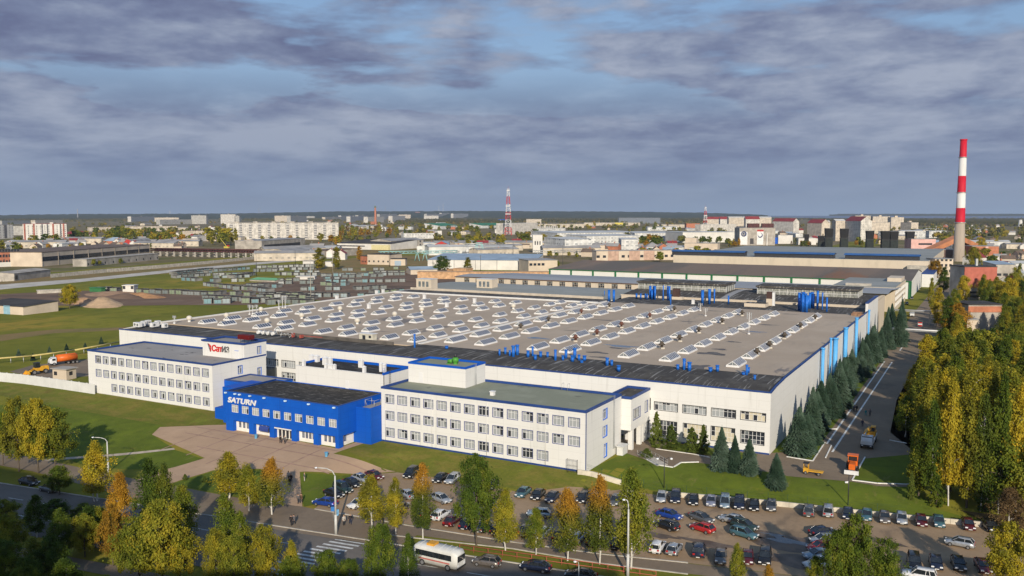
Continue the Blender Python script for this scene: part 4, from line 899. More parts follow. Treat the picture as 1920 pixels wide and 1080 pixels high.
    br=mat_layers('weathered_brown_roof',(.20,.15,.115),[((.13,.115,.10),.013,.45,.55,(1,.2,1),.9),((.24,.115,.06),.02,.56,.66,(1,.3,1),.7),((.28,.24,.2),.09,.55,.75,(1,.3,1),.3)],.85)
    X0,X1,Y0,Y1=-266,-37,536,625; wm=MB(); wm.box(X0,X1,Y0,Y1,-.2,10.3,0,skip='t'); wm.face([(X1,Y0,10.3),(X1,Y1,10.3),(X1,Y1-30,13.6)],0); wm.build('wall',white,t)
    r=MB(); r.mesh([(X0-.5,Y0-.7,10.3),(X1+.5,Y0-.7,10.3),(X1+.5,Y1-30,13.7),(X0-.5,Y1-30,13.7),(X0-.5,Y1,10.3),(X1+.5,Y1,10.3)],[(0,1,2,3),(3,2,5,4)]); r.build('roof',br,t)
    green=mat('green_trim',(.02,.14,.055),.6,.1)
    g=MB(); g.box(X0-.3,X1+.3,Y0-.75,Y0-.05,9.85,10.25); g.build('eave_trim',green,t)
    n=14
    for i in range(n+1):
        x=X0+(X1-X0-1)*i/n; MB().box(x,x+1.2,Y0-.4,Y0-.01,-.2,9.84).build('column_trim',green,t)
    MB().box(X1+.002,X1+.5,Y0-.4,Y0+1.2,-.2,10.2).build('corner_trim',green,t)
    # white service building beside it (end of the grey hall)
    t=thing('service_building','cream and white stepped building at the end of the workshop roof','building',(-50,460,0))
    m=MB(); X0,X1,Y0,Y1=-68,-38.6,460,523; sw=[(2+5.5*i,6.3+5.5*i,z,z+1.9) for i in range(11) for z in (2.2,5.2,8.2)]
    wall(m,(X0,Y0),(X1,Y0),-.2,12,[(3,3.6,8,10),(4.4,5,8,10)],.2); wall(m,(X1,Y0),(X1,Y1),-.2,12,sw,.3,0,2,trim=False); wall(m,(X0,Y1),(X0,Y0),-.2,12); m.build('wall',[cream,darkmetal,white],t)
    for h in sw[:]: put_window(t,(X1,Y0),(X1,Y1),*h,3,1,'blind',0,.3)
    roof_sheet(t,X0,X1,Y0,Y1,12.2,gg); MB().box(-62,-50,463,466,12.2,13.4).build('roof_block',concrete,t)
    MB().box(-46,-39,500,519,12.2,14.2).build('roof_block',cream,t)
    # white low extension past the warehouse
    t=thing('warehouse_annex','white low extension with blue roof edge at the far end of the warehouse','building',(-35,640,0))
    MB().box(-37,-30,630,700,-.2,8.6).build('wall',white,t); MB().box(-37.2,-29.8,629.8,700.2,8.6,9.2).build('roof_edge',bluetrim,t)
    # cream factory with blue roll roofs
    t=thing('cream_factory','cream factory block with dark ribbon windows and blue rooflights','factory',(-140,718,0))
    X0,X1,Y0,Y1=-236,-38,717,975; m=MB(); m.box(X0,X1,Y0,Y1,-.2,3,2); m.box(X0-.3,X1+.3,Y0-.4,Y1,5.6,13,0,top=3); m.build('wall',[cream,darkmetal,white,gg],t)
    m=MB(); m.box(X0+.3,X1-.3,Y0+.3,Y1-.3,3.01,5.59,0); m.build('ribbon_window',glassd,t)
    for i in range(33): MB().box(X0+i*6,X0+i*6+.5,Y0-.02,Y0+.28,3.02,5.58).build('column',concrete,t)
    MB().box(-52,-38,Y0-5,Y0-.45,-.2,9.5,0,top=1).build('end_block',[concrete,gg],t)
    for k,(x0,x1) in enumerate(((-240,-178),(-169,-107),(-98,-45))):
        for y in (724,):
            b=MB(); b.box(x0,x1,y,y+12,13,16.0,0); q=b.build('rooflight',darkmetal,t)
            r=MB(); r.mesh([(x0-1,y-1,16.0),(x1+1,y-1,16.0),(x1+1,y+6,17.3),(x0-1,y+6,17.3),(x1+1,y+13,16.0),(x0-1,y+13,16.0)],[(0,1,2,3),(3,2,4,5)]); r.build('rooflight_roof',mat('muted_blue_roofing',(.03,.11,.30),.5,.2,.1),q)
back_halls()
def chimney():
    t=thing('chimney','very tall chimney, red and white bands over bare concrete','chimney',(-25,995,0))
    rd=mat_layers('chimney_red',(.50,.012,.03),[((.30,.02,.03),.3,.5,.75,(1,1,.12),.6)],.6); wh=mat_layers('chimney_white',(.66,.65,.63),[((.40,.38,.36),.35,.52,.75,(1,1,.1),.6)],.6); cc=mat_layers('chimney_concrete',(.38,.32,.26),[((.25,.21,.17),.15,.45,.75,(1,1,.15),.7)],.9)
    z=[0,39.5,54.5,70,87,105.5,123]; rad=lambda h: 5.6-(5.6-3.1)*(h/123)**.8
    for k in range(6):
        m=MB(); a,b=z[k],z[k+1]; m.lathe((-25,995,0),[(rad(a),a),(rad(b),b)],28); m.build('shaft' if k==0 else 'band',cc if k==0 else (rd if k%2==1 else wh),t)
    for h in (39.5,70,105.5):
        m=MB(); m.lathe((-25,995,0),[(rad(h)+.1,h-.3),(rad(h)+.9,h),(rad(h)+.9,h+.5),(rad(h),h+.6)],28); m.build('gallery',steel,t)
    m=MB(); m.lathe((-25,995,0),[(rad(123),122.6),(rad(123)+.5,123),(rad(123)+.5,124),(rad(123)-.3,124.1)],28); m.build('rim',rd,t)
chimney()
# ---------------------------------------------------------------- background buildings, each set by the photo pixels of its front base edge
aptw=mat_grid('panel_block_white',(.58,.55,.50),(.10,.11,.13),3.2,2.9,.45,.5); aptc=mat_grid('panel_block_cream',(.56,.49,.40),(.10,.10,.11),3.2,2.9,.45,.5)
aptg=mat_grid('panel_block_grey',(.42,.41,.38),(.09,.09,.10),3.0,2.9,.5,.5); facw=mat_grid('factory_white',(.60,.60,.58),(.16,.18,.2),6,5,.7,.35)
facc=mat_grid('factory_cream',(.52,.46,.37),(.12,.12,.12),5,4.5,.5,.4); glassb=mat_grid('glass_office_grey',(.17,.19,.22),(.08,.10,.14),4,3.5,.8,.6); bricka=mat_grid('brick_with_windows',(.40,.15,.085),(.06,.05,.05),4.2,4.2,.38,.42)
plainw=mat('plain_white_render',(.62,.60,.56),.8,.1,.1); plainc=mat('plain_cream_render',(.56,.47,.37),.8,.12,.1); plaing=mat('plain_grey_concrete',(.36,.33,.29),.85,.25,.15)
brick=mat('orange_brick',(.42,.16,.09),.85,.2,.3); redr=mat('red_roof_sheet',(.24,.035,.035),.6,.2,.2); greyr=mat('grey_roof_sheet',(.30,.29,.28),.7,.2,.1); blackr=mat('black_roof_felt',(.05,.045,.042),.85,.3,.1); brownr=mat('brown_roof_felt',(.15,.11,.085),.85,.3,.1)
greenr=mat('green_roof_sheet',(.03,.19,.09),.6,.15,.1); bluer=mat('pale_blue_roof_sheet',(.30,.38,.46),.6,.15,.1); whiter=mat('pale_roof_sheet',(.52,.52,.50),.6,.15,.05); redw=mat('red_wall',(.42,.035,.03),.7,.15,.2); pinkw=mat('pink_wall',(.62,.38,.34),.8,.12,.2); maroon=mat('maroon_steel',(.075,.025,.025),.7,.3,.3)
BL=[]
def blk(name,label,cat,a,b,ytop,depth,wallm,roofm=None,roof='flat',rh=2.5,group=None,side=None,extra=None,h=None):
    A=G(*a); B=G(*b); L=(B-A).length; ang=math.atan2(B.y-A.y,B.x-A.x); H=h or zat(A,ytop)
    if side: L=side
    t=thing(name,label,cat,((A.x+B.x)/2,(A.y+B.y)/2,0),ang,group); w=L/2
    roofm=roofm or greyr
    m=MB(); m.box(-w,w,0,depth,-.5,H,0,skip='t'); 
    if roof=='gable': m.face([(-w,0,H),(-w,depth/2,H+rh),(-w,depth,H)][::-1]); m.face([(w,0,H),(w,depth/2,H+rh),(w,depth,H)])
    if roof=='gablex': m.face([(-w,0,H),(w,0,H),(0,0,H+rh)]); m.face([(w,depth,H),(-w,depth,H),(0,depth,H+rh)])
    if roof=='arch': m.face([(w*math.cos(math.pi*i/10),0,H+rh*math.sin(math.pi*i/10)) for i in range(11)])
    if roof=='shed': m.face([(-w,0,H),(-w,depth,H+rh),(-w,depth,H)][::-1]); m.face([(w,0,H),(w,depth,H+rh),(w,depth,H)])
    m.build('wall',wallm,t,True); r=MB(); o=.5
    if roof=='flat': r.box(-w-.3,w+.3,-.3,depth+.3,H,H+.45)
    elif roof=='gable': r.mesh([(-w-o,-o,H),(w+o,-o,H),(w+o,depth/2,H+rh+.1),(-w-o,depth/2,H+rh+.1),(w+o,depth+o,H),(-w-o,depth+o,H)],[(0,1,2,3),(3,2,4,5)])
    elif roof=='gablex': r.mesh([(-w-o,-o,H),(0,-o,H+rh+.1),(0,depth+o,H+rh+.1),(-w-o,depth+o,H),(w+o,-o,H),(w+o,depth+o,H)],[(0,1,2,3),(1,4,5,2)])
    elif roof=='hip': d=min(w,depth/2); r.mesh([(-w-o,-o,H),(w+o,-o,H),(w+o,depth+o,H),(-w-o,depth+o,H),(-w+d,depth/2,H+rh),(w-d,depth/2,H+rh)],[(0,1,5,4),(1,2,5),(2,3,4,5),(3,0,4),(3,2,1,0)])
    elif roof=='shed': r.mesh([(-w-o,-o,H+.05),(w+o,-o,H+.05),(w+o,depth+o,H+rh+.05),(-w-o,depth+o,H+rh+.05)],[(0,1,2,3)])
    elif roof=='arch':
        V=[(w*1.02*math.cos(math.pi*i/10),y,H+rh*1.03*math.sin(math.pi*i/10)) for y in (-.4,depth+.4) for i in range(11)]; r.mesh(V,[(i,11+i,12+i,i+1) for i in range(10)])
    r.build('roof',roofm,t,True)
    if extra: extra(t,w,depth,H)
    return t
def win_rows(cols,rows,z0,dz,w=1.5,h=1.6,m=None,y=0,x0=None,x1=None,name='window'):
    """individual windows, at most 100 on a thing"""
    def f(t,W_,D,H):
        b=MB(); b.box(-w/2,w/2,-.08,-.01,0,h,0); fr=MB(); fr.box(-w/2-.1,w/2+.1,-.14,-.05,-.15,-.03); d=b.data(name,[m or glassd]); fd=fr.data('sill',[plainw])
        a0=x0 if x0 is not None else -W_+2; a1=x1 if x1 is not None else W_-2; n=0
        for j in range(rows):
            for i in range(cols):
                if n>=100: return
                q=inst(d,name,t,(a0+(a1-a0)*i/max(1,cols-1),y,z0+j*dz)); n+=1
    return f
def chain(*fs):
    def f(*a):
        for g in fs: g(*a)
    return f
def strips(xs,w,m,z0,name,d=.5):
    def f(t,W_,D,H):
        for x in xs: b=MB(); b.box(x*W_-w/2,x*W_+w/2,-d,-.005,z0,H+.1); b.build(name,m,t,True)
    return f
def boxes(lst,m,name):
    """rooftop boxes as fractions of the half width: (x, y, sx, sy, h)"""
    def f(t,W_,D,H):
        for x,y,sx,sy,h in lst: b=MB(); b.box(x*W_-sx/2,x*W_+sx/2,y*D-sy/2,y*D+sy/2,H+.46,H+.46+h); b.build(name,m,t,True)
    return f
balc=mat('dark_loggia',(.13,.13,.14),.7,.5,.6); redl=mat('red_loggia',(.33,.12,.09),.7,.3,.4)
blk('apartment_block','nine storey white apartment block with red vertical strips at far left','apartment block',(44,456),(126,455),420,14,plainw,redr,extra=chain(strips((-.92,-.5,.38,.86),2.6,redl,1,'loggia_column',.6),strips((-.12,.12,.72),2.2,balc,1,'loggia_column',.3),win_rows(11,9,2,3.2,1.3,1.5,glassd),boxes([(-.5,.5,5,5,2),(.3,.5,5,5,2)],plainw,'lift_house')))
blk('apartment_block','white apartment block cut by the left edge of the picture','apartment block',(-30,449),(26,447),422,14,plainw,None,extra=chain(strips((.45,),7,balc,1,'loggia_column',.2),win_rows(10,8,2,3.3,1.3,1.5)))
blk('apartment_block','grey apartment block between the white and the red striped blocks','apartment block',(25,441),(48,441),424,16,aptg)
blk('apartment_block','far pale block roof line above the leftmost white block','apartment block',(4,421),(56,420),414,20,aptg)
blk('apartment_block','far pale block just above the red striped block','apartment block',(66,422),(118,421),413,20,aptc)
blk('market_building','low building with bright red roof right of the striped block','market',(127,447),(172,446),440,26,facc,redr,'hip',7,extra=boxes([(0,.1,3,3,1)],redr,'dormer'))
blk('row_building','long pale five storey row behind trees, left one','apartment block',(168,434),(238,433),426,14,aptc,brownr)
blk('row_building','long pale five storey row behind trees, right one','apartment block',(242,434),(332,433),424.5,14,aptc,brownr)
blk('brick_house','low brick building with pale blue hipped roof left of centre trees','house',(193,458),(228,458),452,22,brick,bluer,'hip',6)
blk('hangar','round roofed grey hangar with red end wall','hangar',(233,463),(247,463),458,70,redw,greyr,'arch',7)
blk('shed','brown roofed long shed behind the hangar','shed',(240,455),(282,455),451,25,plainc,brownr,'gable',5)
blk('old_factory','orange brick factory ruin at the far left edge','factory',(-14,501),(40,499),474,34,bricka,brownr,extra=chain(win_rows(9,3,3.5,5.2,1.7,2.4,glassd),lambda t,w,D,H:MB().box(-w,w,-.3,-.01,0,4.2).build('whitewashed_base',plainw,t,True)))
blk('old_factory','orange brick wing joined to the dark banded old factory','factory',(40,499),(79,494),479,30,bricka,brownr)
def bands(t,w,D,H):
    MB().box(-w,w,-.25,-.01,H*.38,H*.68).build('ribbon_window',glassd,t,True)
    for i in range(9): x=-w+2*w*i/8.0; MB().box(x-.4 if i else x,x+.4,-.4,-.26,0,H*.99).build('column',plainc,t,True)
blk('old_factory','long ruined factory with dark ribbon window and flat brown roof','factory',(79,500),(281,480),482,60,plainc,brownr,extra=bands,h=13)
blk('concrete_ruin','low crumbling concrete building in front of the ruined factory','ruin',(163,500),(297,487),487,14,plaing,plaing,extra=win_rows(10,1,1.2,3,1.6,2,glassd))
blk('gatehouse','grey concrete shed beside the long concrete fence','shed',(27,527),(95,518),513,12,plaing,plaing,'shed',1,extra=lambda t,w,D,H:MB().box(-w+1,-w+4,-.2,-.01,1,4).build('window',glassd,t,True))
def barnx(t,w,D,H): MB().box(w*.2,w*.2+4.5,-.1,-.01,0,4.2).build('door',mat('pale_blue_door',(.25,.42,.52),.6),t,True)
blk('barn','cream barn with dark roof on the meadow at the left edge','barn',(-46,585),(44,591),570,19,plainc,blackr,'shed',1.2,extra=barnx)
blk('slab_pile','pile of pale concrete slabs behind the lone yellow tree','slabs',(70,551),(115,549),545.5,3,concrete,concrete)
# far white blocks on the left skyline
for a,b,t,lab,mm in (((246,416),(290,415),406,'far white stepped block left of the skyline gap',aptw),((290,416),(335,416),408,'far pale block right of the white stepped block',aptc),((300,421),(360,420),412,'long low grey block in front of far white ones',aptg),((359,420),(387,420),404,'far grey tower block with dark centre joint',aptg),((414,420),(442,420),402,'far bright white tower block above the long white slab',aptw),((440,420),(449,420),405,'narrow grey wing right of the white tower block',aptg),((515,416),(545,416),404.5,'far pink white block over the long slab, left half',aptc),((545,417),(575,416),405,'far grey white block over the long slab, right half',aptg)):
    blk('apartment_block',lab,'apartment block',a,b,t,22,mm,extra=boxes([(0,.5,8,6,3)],plaing,'lift_house'))
# the long white slab
def slab(t,w,D,H):
    for i in range(12):
        x=-w+9+(2*w-18)*i/11; b=MB(); b.box(x-2.6,x+2.6,-1.2,-.01,2,H-1.5); q=b.build('loggia_column',balc,t,True)
        b=MB()
        for k in range(9): b.box(x-2.7,x+2.7,-1.35,-1.21,2+k*3.3,3.3+k*3.3)
        b.build('loggia_rail',plainw,q,True)
    for i in range(6): b=MB(); x=-w+18+(2*w-36)*i/5; b.box(x-4,x+4,4,9,H+.46,H+2.6); b.build('lift_house',plaing,t,True)
blk('apartment_block','very long nine storey white slab block left of centre','apartment block',(425,450),(635,449),418,14,aptw,plaing,extra=slab)
for a,b,t,lab,mm,rm,rf in (((343,446),(404,445),433,'pale three storey houses left of the slab behind yellow trees',aptc,brownr,'flat'),((370,453),(388,452),444,'white gabled house near the yellow crane arm',plainw,greyr,'gablex'),((384,452),(405,452),440,'grey roofed house right of the white gabled one',plainc,greyr,'gable'),((343,461),(372,461),448,'cream box shaped building behind the maroon trestle',plainc,greyr,'flat'),((330,444),(345,444),436,'small pale house left of the yellow poplars',plainw,brownr,'gable')):
    blk('house',lab,'house',a,b,t,14,mm,rm,rf,3)
blk('works_shed','cream double gabled works building with a red door','works',(444,466),(490,466),453,26,plainc,greyr,'gablex',3.5,extra=chain(win_rows(5,1,2,3,3.5,3,glassd),lambda t,w,D,H:MB().box(w*.3,w*.3+4.5,-.2,-.09,0,5.5).build('door',redw,t,True)))
blk('works_shed','long grey open sided works shed right of the double gabled building','works',(491,467),(572,460),452,40,plaing,greyr,'flat',extra=lambda t,w,D,H:MB().box(-w*.9,w*.75,-.2,-.01,0,H*.5).build('opening',darkmetal,t,True))
blk('low_wall_building','low cream row building with square windows behind the fence','building',(535,471),(600,468),462,10,plainc,greyr,extra=win_rows(12,1,1.5,3,2,2.2))
blk('factory','white and yellow factory with wide black roof','factory',(632,467),(732,469),456,70,plainw,blackr,'shed',4,extra=chain(win_rows(9,1,4,3,5,1.5,glassd,x1=0),lambda t,w,D,H:MB().box(w*.3,w-.1,-.1,-.01,0,H*.85).build('yellow_panel',mat('pale_yellow_wall',(.60,.54,.30),.7),t,True)))
blk('factory','crumbling concrete works right of the black roofed factory','factory',(733,467),(797,464),452,40,plaing,greyr,'gable',3,extra=win_rows(9,2,3,5,3,2.5))
blk('low_shed','dark flat shed roofs in front of the black roofed factory','shed',(560,486),(672,478),473,30,plaing,brownr)
blk('office_block','white long block with square end tower behind yellow trees','office building',(757,448),(828,447),438,14,facw,plainw,extra=lambda t,w,D,H:MB().box(w-9,w+.2,-1,15,-.4,H+5).build('end_tower',plainw,t,True))
blk('red_barn','red corrugated barn with pale blue gable roof','barn',(816,469),(840,469),458,40,redw,bluer,'gablex',4)
blk('garage_building','cream flat building with small square windows in the middle distance','garage building',(689,496),(731,497),477,24,plainc,blackr,extra=win_rows(5,1,2.5,3,1.6,1.6))
blk('garage_building','orange brick annex at the left end of the cream flat building','building',(676,495),(689,496),480,14,brick,blackr,extra=win_rows(3,1,2,3,1.5,1.5,x0=-3,x1=3))
blk('garage_building','cream garage with pale door right of the cream flat building','garage building',(732,498),(760,498),486,14,plainc,blackr,extra=lambda t,w,D,H:MB().box(-3,3,-.1,-.01,0,H*.75).build('door',bluer,t,True))
blk('white_shed','small white shed beside the tall yellow poplar','shed',(568,500),(588,500),490,8,plainw,greyr); blk('white_shed','low white wall like shed between the two poplars','shed',(610,500),(624,500),491,8,plainw,greyr)
blk('white_hall','long white sided hall with grey blue roof behind the workshops','hall',(802,505),(1003,507),487,60,plainw,bluer,'shed',3,extra=strips((-.9,-.5,-.1,.3,.7),.5,greyr,0,'rib',.2))
blk('cream_block','cream flat block right of the white sided hall with small windows','building',(991,512),(1045,511),489,30,plainc,greyr,extra=win_rows(4,1,6,3,2.5,2,x1=0))
blk('office_annex','blue grey low roof between garages and white hall','shed',(770,515),(820,514),506,20,plainc,bluer,'gable',2)
for i,(a,b,t) in enumerate((((640+815/6*0+766,520),(786,521),510),((811,520),(835,520),511),((838,517),(850,518),505),((850,519),(874,520),504))):
    blk('timber_stack',['orange timber stack by the garages, leftmost of four','orange timber stack below the green poplar','small orange timber stack left of the big one','big orange timber stack beside the yellow poplar'][i],'timber stack',a,b,t,10,mat('orange_timber',(.50,.31,.17),.8,.25,.4),MATS['orange_timber'])
# skyline beyond the centre
sk=[((640,413),(668,412),404,'aptg'),((657,416),(672,415),406,'aptw'),((672,413),(690,412),403.5,'aptg'),((690,418),(720,417),406.5,'aptw'),((712,412),(745,411),401.5,'aptg'),((736,417),(760,416),405,'aptw'),((748,412),(770,412),402.5,'aptc'),((779,409),(788,409),397.5,'redp'),((790,408),(803,408),398.5,'redp'),((800,411),(830,410),401,'aptg'),((828,410),(850,409),399.5,'aptw'),((850,411),(878,410),400.5,'aptw'),((877,409),(900,408),399.5,'aptg'),((928,405),(947,405),399.5,'aptc'),((795,413),(822,413),404.5,'aptw'),((560,411),(590,411),405.5,'aptg'),((610,414),(640,413),407,'aptc')]
redp=mat_grid('panel_block_red',(.42,.20,.18),(.1,.08,.08),3.2,2.9,.45,.5)
where=['left of the brick chimney','behind the brick chimney','right of the brick chimney']
names={'aptg':'grey','aptw':'white','aptc':'cream','redp':'reddish'}
for i,(a,b,t,mm) in enumerate(sk):
    blk('apartment_block','hazy %s apartment block on the far centre skyline beyond the woods'%names[mm],'apartment block',a,b,t,25,globals()[mm],extra=boxes([(.2,.5,9,8,3)],plaing,'lift_house'),group='hazy %s blocks on the centre skyline'%names[mm])
blk('hall','white hall with dark green roof left of the lattice mast','hall',(826,430),(862,429),424,60,facw,greenr,'shed',9)
blk('hall','long white hall with green roof behind the lattice mast','hall',(905,428),(953,427),423,60,facw,greenr,'shed',8)
blk('hall','low white hall in front of the green roofed one by the mast','hall',(928,437),(1000,437),430,40,plainw,whiter)
blk('hall','small hall with blue roof left of the lattice mast foot','hall',(935,417),(950,417),413,40,plainw,bluewall,'gable',6)
# centre right
blk('tower_house','tall plain white tower building with three dark slits','tower',(999,474),(1017,474),441,16,plainw,plainw,extra=lambda t,w,D,H:[MB().box(x-.7,x+.7,-.1,-.01,H*.45,H*.66).build('slit_window',glassd,t,True) for x in (-3,0,3)])
blk('office_block','white three storey office with square windows left of the boat shaped hall','office building',(950,440),(1008,438),419,30,aptw,plainw)
blk('office_block','cream upper block behind the white three storey office','office building',(987,420),(1015,420),411,25,aptc)
def fins(t,w,D,H):
    for i in range(12): x=-w*.8+w*1.3*i/11; MB().box(x-.5,x+.5,0,3,H+.5,H+7).build('fin',plainw,t,True)
blk('hall','boat shaped white hall with a row of fins on its roof','hall',(1000,437),(1060,436),429,30,facw,whiter,extra=fins)
for i,(a,b,t,d,lab) in enumerate((((1059,478),(1110,477),449,60,'white factory front with ribbon windows below the pale roofs'),((1100,463),(1200,461),443,60,'middle white factory hall with long pale roof'),((1045,452),(1210,450),437,120,'widest pale roofed factory hall at the back'),((1190,452),(1290,452),437,90,'pale roofed factory hall right of the widest one'),((1165,472),(1196,472),449,30,'small white loading hall with dark openings'))):
    blk('factory_hall',lab,'factory hall',a,b,t,d,facw,whiter,'shed',1.5)
blk('factory_hall','long white wall of the right hand factory','factory hall',(1280,455),(1392,454),436,70,plainw,whiter)
blk('office_block','white office with upright windows above the long white wall','office building',(1313,437),(1380,436),421,20,aptw,plainw)
blk('hip_house','pink cream house with pale hipped roof below the white factory','house',(1108,477),(1134,477),460,18,plainc,greyr,'hip',4)
blk('hip_house','white house with grey pyramid roof near the dark pines','house',(1211,473),(1239,473),463,20,plainw,greyr,'hip',6)
blk('factory_wing','grey hall with square windows right of the white tower building','hall',(1064,477),(1092,477),459,24,facw,bluer,'shed',3)
blk('old_shops','long low worn brick and plaster building behind the brown roof','building',(1118,489),(1275,487),471,14,plainc,greyr,extra=chain(win_rows(14,1,3,3,3.5,2.6),strips((-.6,-.1,.25),12,mat('dusty_brick',(.44,.30,.23),.85,.2,.3),0,'brick_bay',.1)))
blk('beige_factory','beige stepped factory block with tree before it','factory',(1283,475),(1345,476),456,22,plainc,greyr,extra=chain(win_rows(6,1,3,4,3,2.5),boxes([(-.65,.5,14,14,6)],plainc,'upper_block')))
blk('glass_office','long dark grey glass office among the woods','office building',(1160,419),(1238,419),408.5,30,glassb,greyr)
blk('low_hall','long grey hall with yellow front panels at the wood edge','hall',(1095,423),(1200,423),417.5,40,facc,greyr,extra=lambda t,w,D,H:MB().box(w*.1,w*.4,-.5,-.01,H*.3,H).build('yellow_panel',mat('bright_yellow_panel',(.6,.5,.08),.6),t,True))
blk('low_hall','pale grey long hall left of the yellow panelled one','hall',(1010,427),(1095,427),420,40,facc,greyr)
blk('low_hall','brown works shed left of the red and white mast','hall',(1287,430),(1312,430),419,30,brick,brownr)
blk('low_hall','low pale hall on the right of the grey glass office','hall',(1240,427),(1290,427),421,30,facc,greyr)
# red roofed flats
rr_=[((1325,429),(1350,429),411,'first red roofed white flats by the mast'),((1350,430),(1366,430),411,'orange banded flats with small red roof'),((1366,432),(1398,432),408,'tall white flats with rounded gable'),((1398,433),(1424,433),411,'white flats with brown red roof in the middle of the row'),((1420,430),(1446,430),408,'white gabled flats before the red roofed corner block'),((1448,437),(1487,438),415,'cream flats with broad red roof over the black stacks'),((1513,444),(1540,445),418,'cream red roofed flats left of the tall grey stack'),((1540,443),(1556,443),416,'white end wing of the cream red roofed flats'),((1566,452),(1584,452),414,'grey striped tower flats between black stacks'),((1584,452),(1613,453),414,'tall cream flats with red roof behind the black stacks')]
for i,(a,b,t,lab) in enumerate(rr_):
    red=i not in (2,4,7,8)
    blk('flats',lab,'flats',a,b,t,20,aptw if i%2 else aptc,redr if red else plainw,'gable' if red else 'gable',8 if red else 3)
def ringx(t,w,D,H):
    navy=mat('navy_emblem',(.03,.05,.13),.6); ban=mat('white_banner',(.68,.68,.68),.6)
    def disc(x,z,r,m,y): MB().tube((x,y,z),(x,y-.12,z),r,n=28,smooth=False).build('emblem',m,t,True)
    MB().box(-w*.98,-w*.55,-.3,-.01,1,H*.78).build('banner',ban,t,True); MB().box(-w*.02,w*.34,-.3,-.01,1,H*.9).build('banner',ban,t,True); MB().box(-w*.02,w*.34,-.36,-.31,H*.8,H*.9).build('banner_stripe',redw,t,True)
    disc(-w*.76,H*.66,4.4,navy,-.32); disc(-w*.78,H*.66,2.7,greyr,-.46); disc(-w*.78,H*.68,1.3,navy,-.6); disc(w*.16,H*.58,3.9,navy,-.32); disc(w*.14,H*.61,3.0,ban,-.46)
    MB().box(-w*.4,-w*.2,-.2,-.01,2,H*.4).build('gate',darkmetal,t,True); MB().box(w*.5,w*.56,-2,-1,0,H*.7).build('tank_pipe',plainw,t,True)
    for x0,x1 in ((-.5,.15),(.3,.95)): MB().box(x0*w,x1*w,4,10,H+.5,H+7).build('roof_unit',maroon,t,True)
blk('press_building','grey building with round navy emblems on white banners','factory',(1386,460),(1453,460),427.5,30,plaing,greyr,extra=ringx)
blk('container_row','bright blue container building beside the emblem building','container',(1440,457),(1458,457),446,8,bluewall,bluewall); blk('white_depot','white depot with grey roof right of the blue container','depot',(1459,457),(1486,457),441,20,plainw,greyr)
blk('white_depot','small white depot among the black stacks','depot',(1497,459),(1530,459),447,16,plainw,whiter)
for a,b,t,lab in (((1603,428),(1632,428),404.5,'cream tower block, leftmost of the group by the lake'),((1636,428),(1668,428),406,'cream tower block in the middle of the group by the lake'),((1670,432),(1694,432),407.5,'tall cream block on the right of the group by the lake'),((1688,434),(1708,434),417,'lower pale block at the right end of the lakeside group'),((1612,438),(1668,438),417,'long cream slab in front of the lakeside towers')):
    blk('apartment_block',lab,'apartment block',a,b,t,24,aptc,extra=boxes([(0,.5,8,7,4)],plainc,'lift_house'))
blk('office_block','long white two storey block between the black stacks and chimney','office building',(1660,448),(1735,448),434,20,facw,plainw)
blk('office_block','pale blue grey low block left of the chimney','office building',(1742,446),(1774,446),433,18,facw,bluer)
blk('pink_building','pale pink building with dark ribbon window left of the chimney','building',(1708,468),(1754,468),448.5,20,pinkw,greyr,extra=lambda t,w,D,H:MB().box(-w*.4,w*.7,-.1,-.01,H*.45,H*.62).build('ribbon_window',glassd,t,True))
def conveyor():
    t=thing('conveyor','orange roofed sloping conveyor gallery passing behind the chimney','conveyor',G(1788,482)); org=t.location
    a=G(1738,484); c=G(1825,480); o=mat('orange_gallery',(.46,.19,.09),.75,.2,.1)
    top=G(1792,482); za,zt,zc_=zat(a,467),zat(top,442),zat(c,457); m=MB()
    for p,q,z0,z1 in ((a,top,za,zt),(top,c,zt,zc_)):
        d=(q-p).normalized(); n=Vector((-d.y,d.x,0))*5
        P=[p-n,q-n,q+n,p+n]; Z=[z0,z1,z1,z0]; m.mesh([(v.x,v.y,z) for v,z in zip(P,Z)]+[(v.x,v.y,z-5.5) for v,z in zip(P,Z)],[(0,1,2,3),(4,5,1,0),(5,6,2,1),(6,7,3,2),(7,4,0,3)],0)
    m.build('gallery',o,t)
    for k in (.25,.6,.9): p=a.lerp(top,k); m=MB(); m.box(p.x-1,p.x+1,p.y-1,p.y+1,0,za+(zt-za)*k-5.4); m.build('trestle',darkmetal,t)
conveyor()
blk('boiler_house','brown and silver boiler building at the foot of the chimney','building',(1748,488),(1790,489),468,22,mat('brown_cladding',(.16,.10,.085),.7,.3,.2),greyr); blk('brick_works','orange brick works with pale bands right of the chimney','works',(1822,484),(1872,484),462,20,brick,greyr,extra=strips((-.9,.1),3,pinkw,0,'band',.2))
def panel(t,w,D,H):
    MB().box(-w-.1,w+.1,-.4,-.01,H*.38,H).build('red_panel',mat('faded_red_panel',(.40,.12,.085),.8,.15,.3),t,True)
    for z in (.08,.2): MB().box(-w*.8,w*.9,-.3,-.01,H*z,H*(z+.06)).build('ribbon_window',glassd,t,True)
blk('tower_building','large faded red panelled block among the right hand trees','building',(1806,562),(1866,562),501,16,plaing,blackr,extra=chain(panel,boxes([(.1,.4,1.2,1.2,4)],steel,'roof_pipe')))
blk('brick_building','low building with orange brick band and black roof in the wood','building',(1814,620),(1876,620),572,14,plaing,blackr,extra=lambda t,w,D,H:MB().box(-w-.1,w+.1,-.2,-.01,H*.72,H*.95).build('brick_band',brick,t,True))
blk('cream_building','small cream building corner showing under the brick banded one','building',(1812,636),(1832,636),600,8,plainc,greyr)
